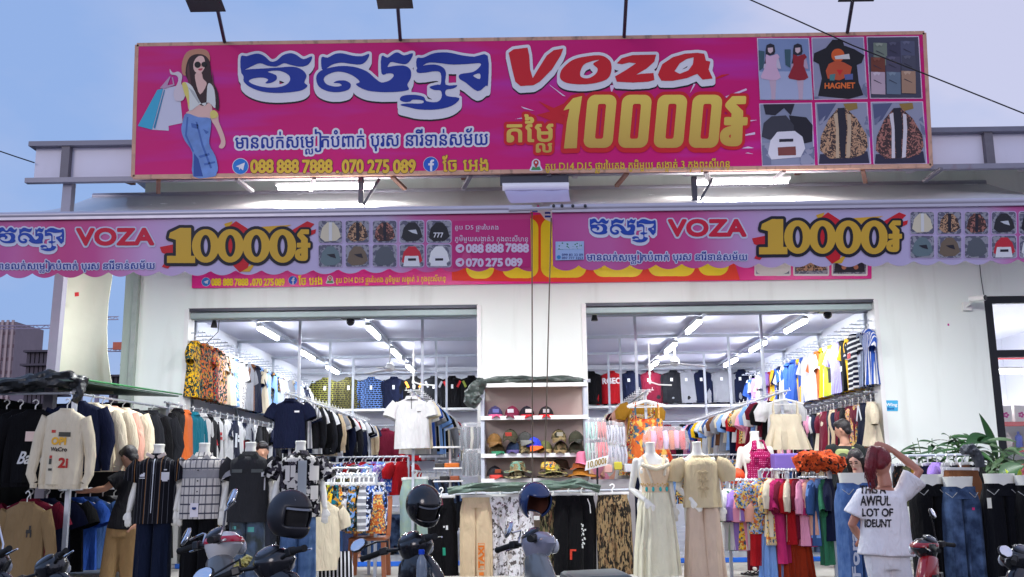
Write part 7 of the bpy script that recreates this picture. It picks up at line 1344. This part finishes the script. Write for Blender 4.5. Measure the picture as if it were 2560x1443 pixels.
# ================================================================== motorbikes
chrome=mat('chrome',C(214,214,220),.12,1,var=.03); mirror_m=mat('mirror_glass',C(236,236,246),.03,1,var=0); tyre_m=mat('tyre',C(28,28,28),.85,var=.15); glossk=mat('gloss_black_paint',C(22,22,26),.18,coat=.6,var=.1)
def shell(name,col,rough=.25): return mat(name,col,rough,var=.04,nscale=4,coat=.7,spec=.5)
def scooter(label,px,py,D,rz,body_m,cowl_m,accent=None,dash_m=None,mirrors=(1,1),pocket=None,mirror_shape='round',seat_m=None,lean=0):
    p=U(px,py,D); s=p.z/1.08/math.cos(lean); t=thing('scooter',label,'scooter',(0,0,0),0,'scooters and motorbikes parked on the street')
    E=lambda w,d,z,y: [(w*math.cos(a)*(1 if 1 else 1),y+d*math.sin(a),z) for a in [2*PI*j/24 for j in range(24)]]
    def B(b,n,m,par=t,sm=True): return b.build(n,m,par,smooth=sm)
    b=MB().loft([E(.13,.05,.30,.42),E(.19,.07,.45,.41),E(.215,.085,.65,.385),E(.205,.09,.80,.36),E(.15,.075,.92,.345),E(.07,.05,.97,.34)]); B(b,'leg_shield',body_m)
    b=MB().loft([E(.05,.05,.90,.34),E(.105,.09,.96,.36),E(.135,.115,1.01,.37),E(.13,.11,1.05,.365),E(.09,.08,1.085,.355),E(.03,.03,1.095,.35)]); B(b,'handlebar_cowl',cowl_m)
    if accent: b=MB().loft([E(.139,.118,1.022,.37),E(.141,.12,1.035,.369),E(.132,.113,1.052,.366),E(.115,.10,1.062,.362)],False,False); B(b,'accent_trim',accent)
    nrm=Vector((0,-.5,.86)).normalized(); yx=Vector((0,.86,.5)); rot=Matrix(((1,0,0),(0,yx.y,nrm.y),(0,yx.z,nrm.z))); b=MB().ell((0,.315,1.085),.092,.068,.022,20,8,rot); B(b,'dashboard',black_m); b=MB().ell((0,.312,1.092),.078,.054,.022,20,8,rot); B(b,'dash_glass',dash_m or mat('dash_glass',C(60,64,76),.05,var=.1,coat=1))
    b=MB().tube([(-.34,.20,1.02),(-.2,.265,1.035),(-.08,.32,1.02),(.08,.32,1.02),(.2,.265,1.035),(.34,.20,1.02)],.013,8); B(b,'handlebar',black_m)
    for q in (-1,1):
        b=MB().tube([(q*.23,.253,1.034),(q*.35,.195,1.018)],.019,10); b.tube([(q*.35,.195,1.018),(q*.362,.19,1.017)],.021,10); B(b,'grip',tyre_m); b=MB().tube([(q*.2,.32,1.03),(q*.27,.30,1.025),(q*.36,.255,1.01)],[.009,.007,.006],6); B(b,'brake_lever',chrome); b=MB().obox((q*.205,.265,1.035),(q*1,-.45,0),(.45*q,1,0),(0,0,1),.055,.05,.05); bevel(B(b,'switch_box',black_m,sm=False),.008)
        if mirrors[0 if q<0 else 1]:
            sp=mirrors[0 if q<0 else 1]; hh=Vector((q*.30,.27,1.22)) if sp==1 else Vector(sp); b=MB().tube([(q*.19,.29,1.04),(q*.20,.31,1.10),((q*.20+hh.x)/2,.31,(1.12+hh.z)/2),hh+Vector((0,.02,-.02))],.007,6); m=B(b,'mirror',chrome if mirror_shape=='round' else black_m)
            tl_=Matrix.Rotation(R(-24),3,'X'); rr=(.060,.016,.060) if mirror_shape=='round' else (.085,.018,.050); b=MB().ell(hh,rr[0],rr[1],rr[2],20,8,tl_); B(b,'mirror_shell',chrome if mirror_shape=='round' else black_m,m); b=MB().ell(hh+Vector((0,-.011,.005)),rr[0]*.9,rr[1]*.42,rr[2]*.9,20,8,tl_); B(b,'mirror_glass',mirror_m,m)
    b=MB().ell((0,.47,1.0),.07,.03,.05,14,8); B(b,'headlight',mat('headlight_glass',C(220,224,230),.08,var=.02,coat=1))
    for q in (-1,1): b=MB(); b.loft([[(q*.10+.055*c,.30-.0*c,z_+.0) for c in (-1,1)]+[(q*.10+.055*c,.262,z_) for c in (1,-1)] for z_ in (.70,.80)]); B(b,'pocket',pocket or black_m,sm=False)
    for y,n in ((.66,'front_wheel'),(-.60,'rear_wheel')):
        rx=Matrix.Rotation(PI/2,3,'Y'); b=MB().lathe([(.17,-.04),(.225,-.048),(.25,-.02),(.25,.02),(.225,.048),(.17,.04)],(0,y,.25),28,rx,False,False); w_=B(b,n,tyre_m); b=MB().lathe([(.175,-.03),(.16,-.02),(.04,-.03),(.04,.03),(.16,.02),(.175,.03)],(0,y,.25),24,rx); B(b,'rim',chrome,w_)
    b=MB()
    for q in (-1,1): b.tube([(q*.06,.42,.75),(q*.065,.64,.26)],.022,8)
    B(b,'fork',dark_m); b=MB().loft([[(x,.66+.30*math.sin(a),.25+.30*math.cos(a)) for x in (-.07,.07)]+[(x,.66+.275*math.sin(a),.25+.275*math.cos(a)) for x in (.06,-.06)] for a in [R(q) for q in range(-80,70,15)]]); B(b,'fender',body_m)
    b=MB().box(-.15,.15,-.08,.40,.27,.33); bevel(B(b,'floorboard',black_m,sm=False),.02)
    Ez=lambda w,h,y,z: [(w*math.cos(a),y,z+h*math.sin(a)) for a in [2*PI*j/20 for j in range(20)]]
    b=MB().loft([Ez(.09,.14,-.05,.45),Ez(.15,.16,-.25,.56),Ez(.16,.14,-.5,.63),Ez(.12,.10,-.75,.70),Ez(.05,.04,-.92,.76)]); B(b,'tail_body',body_m); b=MB().loft([Ez(.07,.03,.0,.70),Ez(.125,.045,-.15,.74),Ez(.14,.05,-.45,.77),Ez(.12,.045,-.70,.81),Ez(.05,.02,-.80,.82)]); B(b,'seat',seat_m or mat('seat_vinyl',C(58,62,64),.45,var=.1)); b=MB().ell((0,-.90,.76),.06,.03,.035,12,8); B(b,'tail_light',mat('tail_red',C(170,20,24),.15,coat=1))
    t.rotation_euler=(0,lean,rz); t.scale=(s,s,s); q=t.rotation_euler.to_matrix()@Vector((0,.315*s,1.07*s)); t.location=(p.x-q.x,p.y-q.y,0); return t
white_p=shell('paint_white',C(226,224,222)); grey_p=shell('paint_grey',C(120,124,126),.22); silver_p=shell('paint_silver',C(150,150,166),.16); red_p=shell('paint_red',C(160,20,30),.22); pinkred=shell('paint_pinkred',C(206,24,62),.22); black_p=shell('paint_black',C(26,26,32),.2); dullgrey=shell('paint_dullgrey',C(96,98,98),.35)
t1=scooter('white and grey scooter with red rimmed dash in front of the plaid mannequin',538,1336,6.2,R(-58),dullgrey,white_p,pinkred,mirrors=((-.31,.22,1.10),(.27,.34,1.26)),lean=R(-8))
t2=scooter('black scooter with a full face helmet on its bar, nearest the camera',668,1384,5.85,R(-24),black_p,black_p,None,mirrors=((-.36,.16,1.06),0),mirror_shape='oval',lean=R(-17))
t3=scooter('black scooter with an oval mirror and a helmet, left of the beige trousers',1022,1345,6.8,R(-38),black_p,black_p,None,mirrors=((-.40,.22,1.12),0),mirror_shape='oval',lean=R(-14))
t4=scooter('silver grey scooter with a round chrome mirror under the blue helmet',1326,1336,6.5,R(-72),grey_p,silver_p,None,mirrors=((-.16,.22,1.13),0),lean=R(-9))
t5=scooter('red and black scooter beside the red haired woman',2326,1350,7.5,R(58),red_p,black_p,red_p,mirrors=(0,(.10,.30,1.30)),mirror_shape='oval')
t6=scooter('dark motorbike at the far right edge with an oval mirror',2556,1376,6.6,R(35),black_p,black_p,None,mirrors=((-.48,.18,1.10),0),mirror_shape='oval')
t7=scooter('dark motorbike at the far left edge with a round mirror',-42,1396,6.4,R(-20),black_p,black_p,None,mirrors=(0,(.19,.30,1.40)),lean=R(-22))
t8=scooter('dark motorbike by the left stall, only its right grip and lever showing',112,1404,6.9,R(-24),black_p,black_p,None,mirrors=(0,0),lean=R(-25))
# things on the scooters
def helmet(label,px,py,D,front,up,col_m,r=.135,inner=(30,28,28),open_face=False,visor=True,marks=None):
    p=U(px,py,D); t=thing('helmet',label,'helmet',p,0,'helmets hanging on the parked scooters'); f=Vector(front).normalized(); u=Vector(up); x=f.cross(u).normalized(); u=x.cross(f)
    lo0,la0,la1=(62,-24,20) if not open_face else (62,-90,34)
    def pos(lon,lat,k=1.0):
        cl=math.cos(lat); d=f*(math.cos(lon)*cl)+x*(math.sin(lon)*cl*.86)+u*(math.sin(lat)*1.02); q=d*(r*k)
        if lat<-.3 and math.cos(lon)>0 and not open_face: q=q+f*(r*.25*math.cos(lon)*min(1,(-lat-.3)*2.2))
        return p+q
    def grid(k,test,m,name,par,flip=1):
        b=MB(); nl,nt=48,26; V={};vs=[];F=[]
        def v(i,j):
            i%=nl
            if (i,j) not in V: V[i,j]=len(vs); vs.append(pos(2*PI*i/nl-PI,R(-58)+(R(90)-R(-58))*j/nt,k))
            return V[i,j]
        for i in range(nl):
            for j in range(nt):
                lon=abs(math.degrees(2*PI*(i+.5)/nl-PI)); lat=-58+148*(j+.5)/nt
                if test(lon,lat): F.append((v(i,j),v(i+1,j),v(i+1,j+1),v(i,j+1)))
        b.add(vs,F); return b.build(name,m,par)
    inside=lambda lon,lat: lon<lo0 and la0<lat<la1
    o=grid(1.0,lambda a,b_: not inside(a,b_),col_m,'shell',t); sm_=o.modifiers.new('t','SOLIDIFY'); sm_.thickness=.012; sm_.offset=-1
    grid(.88,lambda a,b_: True if not open_face else not inside(a,b_),mat('lining_%d'%inner[0],C(*inner),.9,var=.2,nscale=14),'lining',t)
    if visor: grid(1.035,lambda a,b_: a<lo0+10 and 15<b_<la1+46,mat('visor_tint',C(120,126,140),.06,var=.03,coat=1,spec=.6),'visor',t)
    if marks:
        for (lon,lat,w_,h_,c,rl) in marks:
            q=pos(R(lon),R(lat),1.015); nn=(q-p).normalized(); s=nn.cross(u).normalized(); v_=s.cross(nn); a=R(rl); s2=s*math.cos(a)+v_*math.sin(a); v2=nn.cross(s2); MB().obox(q,s2,v2,nn,w_,h_,.008).build('mark',INK(C(*c),.3),t,smooth=False)
    return t
helmet('matte black full face helmet with raised clear visor',725,1287,5.9,(.80,-.55,-.12),(.1,.0,1),mat('matte_black',C(36,36,42),.42,var=.15),.130,marks=[(20,46,.06,.022,(170,170,176),0)])
helmet('glossy black helmet with pink sticker and pale visor strip',1060,1262,6.75,(.62,-.62,-.48),(.1,-.35,1),glossk,.122,marks=[(-38,30,.06,.055,(196,60,90),20),(18,42,.05,.02,(206,196,190),0),(-38,26,.03,.02,(226,200,206),0)])
helmet('blue open face helmet with white studs and brown lining',1338,1252,7.05,(.45,-.86,-.42),(.1,-.3,1),mat('helmet_blue',C(36,56,104),.2,coat=.6,var=.1),.118,inner=(92,48,34),open_face=True,visor=False,marks=[(a,56+6*(i%2),.012,.028,(226,226,226),0) for i,a in enumerate((-70,-45,-20,5,30,55,80))])
p=U(1054,1400,6.55); bt=thing('water_bottle','clear water bottle with blue cap on the middle black scooter','bottle',p-Vector((0,0,.13))); MB().lathe([(.03,-.13),(.034,-.12),(.033,-.03),(.03,.0),(.014,.03),(.014,.04)],p,16).build('bottle_body',mat('clear_plastic',C(190,206,226),.1,var=.05,trans=.6),bt); MB().lathe([(.019,.035),(.02,.06),(.016,.065)],p,14).build('bottle_cap',INK(C(30,80,210),.35),bt)
for i,(px,py) in enumerate(((590,1422),(607,1412))): p=U(px,py,5.98); o=crumple('plastic_wrapper',('left','right')[i]+' crumpled yellow plastic wrapper in the pocket of the white scooter',[p,p+Vector((.02,0,.02)),p+Vector((.035,0,.05))],.028,9+i,INK(C(226,214,130),.5),'wrapper',14); o['group']='yellow wrappers in the scooter pocket'
bevel(MB().obox(U(1488,1446,6.6),(1,.1,.03),(-.1,1,0),(0,0,1),.40,.5,.07).build('scooter_seat_pad',mat('seat_grey',C(84,96,96),.45,var=.1),smooth=False),.03); o=bpy.data.objects['scooter_seat_pad']; o.name='motorbike_seat'; tag(o,'grey green padded motorbike seat top at the bottom below the bark trousers','seat pad')  # seat top of another parked motorbike, built as a pad alone
# ================================================================== plants at the right
leaf_m=mat('leaf_green',C(38,78,36),.45,var=.35,nscale=6,spec=.5); leaf2_m=mat('leaf_dark',C(32,66,36),.45,var=.4,nscale=8,spec=.5); leafy=mat('leaf_yellow',C(176,196,50),.45,var=.3,nscale=10); stem_m=mat('stem_green',C(84,110,60),.6,var=.2)
def leaf(b,base,tip,wd,droop=.12,nrm=(0,-1,.4),n=8,cup=.25):
    base=Vector(base);tip=Vector(tip); ax=tip-base; L=ax.length; nrm=Vector(nrm).normalized(); s=ax.cross(nrm).normalized(); nn=s.cross(ax).normalized(); rows=[]
    for i in range(n+1):
        t=i/n; w=wd*math.sin(PI*min(1,.04+t*.96))**.8*(1-.35*t); c=base+ax*t-Vector((0,0,1))*droop*L*t*t
        rows.append([c-s*w+nn*cup*w,c-s*w*.5+nn*cup*w*.25,c,c+s*w*.5+nn*cup*w*.25,c+s*w+nn*cup*w])
    V=[p for r in rows for p in r]; b.add(V,[(i*5+j,i*5+j+1,i*5+j+6,i*5+j+5) for i in range(n) for j in range(4)])
def pot(t,x,y,r,h): MB().lathe([(r*.75,PZ),(r,PZ+h),(r*1.06,PZ+h),(r*1.06,PZ+h-.03),(r*.9,PZ+h-.03)],(x,y,0),20,cap1=True).build('pot',mat('pot_grey',C(120,112,104),.8,var=.1),t)
D=12.6; g=random.Random(11)
t=thing('broad_leaf_plant','tall plant with a broad upright leaf and one wide drooping leaf','plant',(U(2475,1250,D).x,D,PZ)); x=U(2475,1250,D).x; pot(t,x,D,.2,.45)
b=MB(); leaf(b,U(2492,1150,D),U(2447,1032,D-.1),.085,0,(.4,-1,.2),10,.5); b.build('leaf',leaf_m,t); b=MB(); leaf(b,U(2484,1100,D-.1),U(2412,1090,D-.25),.17,.22,(.1,-.55,1),10,.2); b.build('leaf',leaf2_m,t)
for q in ((2500,1145,2555,1112,.1),(2490,1160,2530,1165,.12),(2478,1170,2440,1178,.12),(2505,1165,2552,1150,.09),(2470,1160,2452,1120,.08)): b=MB(); leaf(b,U(q[0],q[1],D),U(q[2],q[3],D-.15),q[4],.15,(.1,-.7,1)); b.build('leaf',leaf_m,t)
b=MB(); 
for q in ((2492,1150),(2484,1100),(2470,1160)): b.tube([(x,D,PZ+.4),U(q[0]*.5+2475*.5,1190,D),U(*q,D)],.012,7)
b.build('stem',stem_m,t)
for (l,cx,cy,n,sd,m,w_,DD) in (('low bushy plant with small pointed leaves along the wall',2330,1118,55,5,leaf2_m,.035,12.4),('branching plant with slender leaves in front of the wall',2400,1105,80,6,leaf_m,.04,12.5),('leafy plant with pale drooping leaves beside the black frame',2515,1135,70,8,mat('leaf_pale',C(74,98,68),.5,var=.4,nscale=9),.045,12.3)):
    x=U(cx,1250,DD).x; t=thing('leafy_plant',l,'plant',(x,DD,PZ),0,'potted plants before the white wall'); pot(t,x,DD,.16,.4); g=random.Random(sd); b=MB(); st=MB()
    for k in range(5):
        e=U(cx+g.uniform(-50,50),cy+g.uniform(-38,10),DD+g.uniform(-.2,.2)); r0=Vector((x,DD,PZ+.4)); pts=[r0,r0.lerp(e,.5)+Vector((0,0,.15)),e]; st.tube(pts,[.012,.008,.004],6)
        for i in range(n//5): q=pts[1].lerp(e,g.uniform(0,1)) if g.random()<.75 else r0.lerp(pts[1],g.uniform(.5,1)); a=g.uniform(0,2*PI); dv=Vector((math.cos(a),math.sin(a)*.7,g.uniform(-.2,.7))).normalized(); leaf(b,q,q+dv*g.uniform(.2,.4),w_*.95,.35,(g.uniform(-.4,.4),-.6,1),6)
    b.build('foliage',m,t); st.build('stem',stem_m,t)
t=thing('leafy_plant','yellow green plant with bright narrow leaves at the right edge','plant',(U(2545,1250,11.6).x,11.6,PZ),0,'potted plants before the white wall'); x=U(2545,1250,11.6).x; pot(t,x,11.6,.16,.45); b=MB(); c0=U(2540,1220,11.6)
for i in range(16): a=PI*i/15; e=c0+Vector((math.cos(a)*.22,-.1*math.sin(i*2.0),.05+.24*math.sin(a)*(.7+.3*math.sin(i*3)))); leaf(b,c0,e,.03,.2,(0,-1,.3),6)
b.build('foliage',leafy,t); b=MB(); leaf(b,U(2500,1190,11.7),U(2560,1150,11.6),.13,.2,(0,-.8,1)); b.build('leaf',leaf_m,t); MB().tube([(x,11.6,PZ+.4),c0],.015,7).build('stem',stem_m,t)
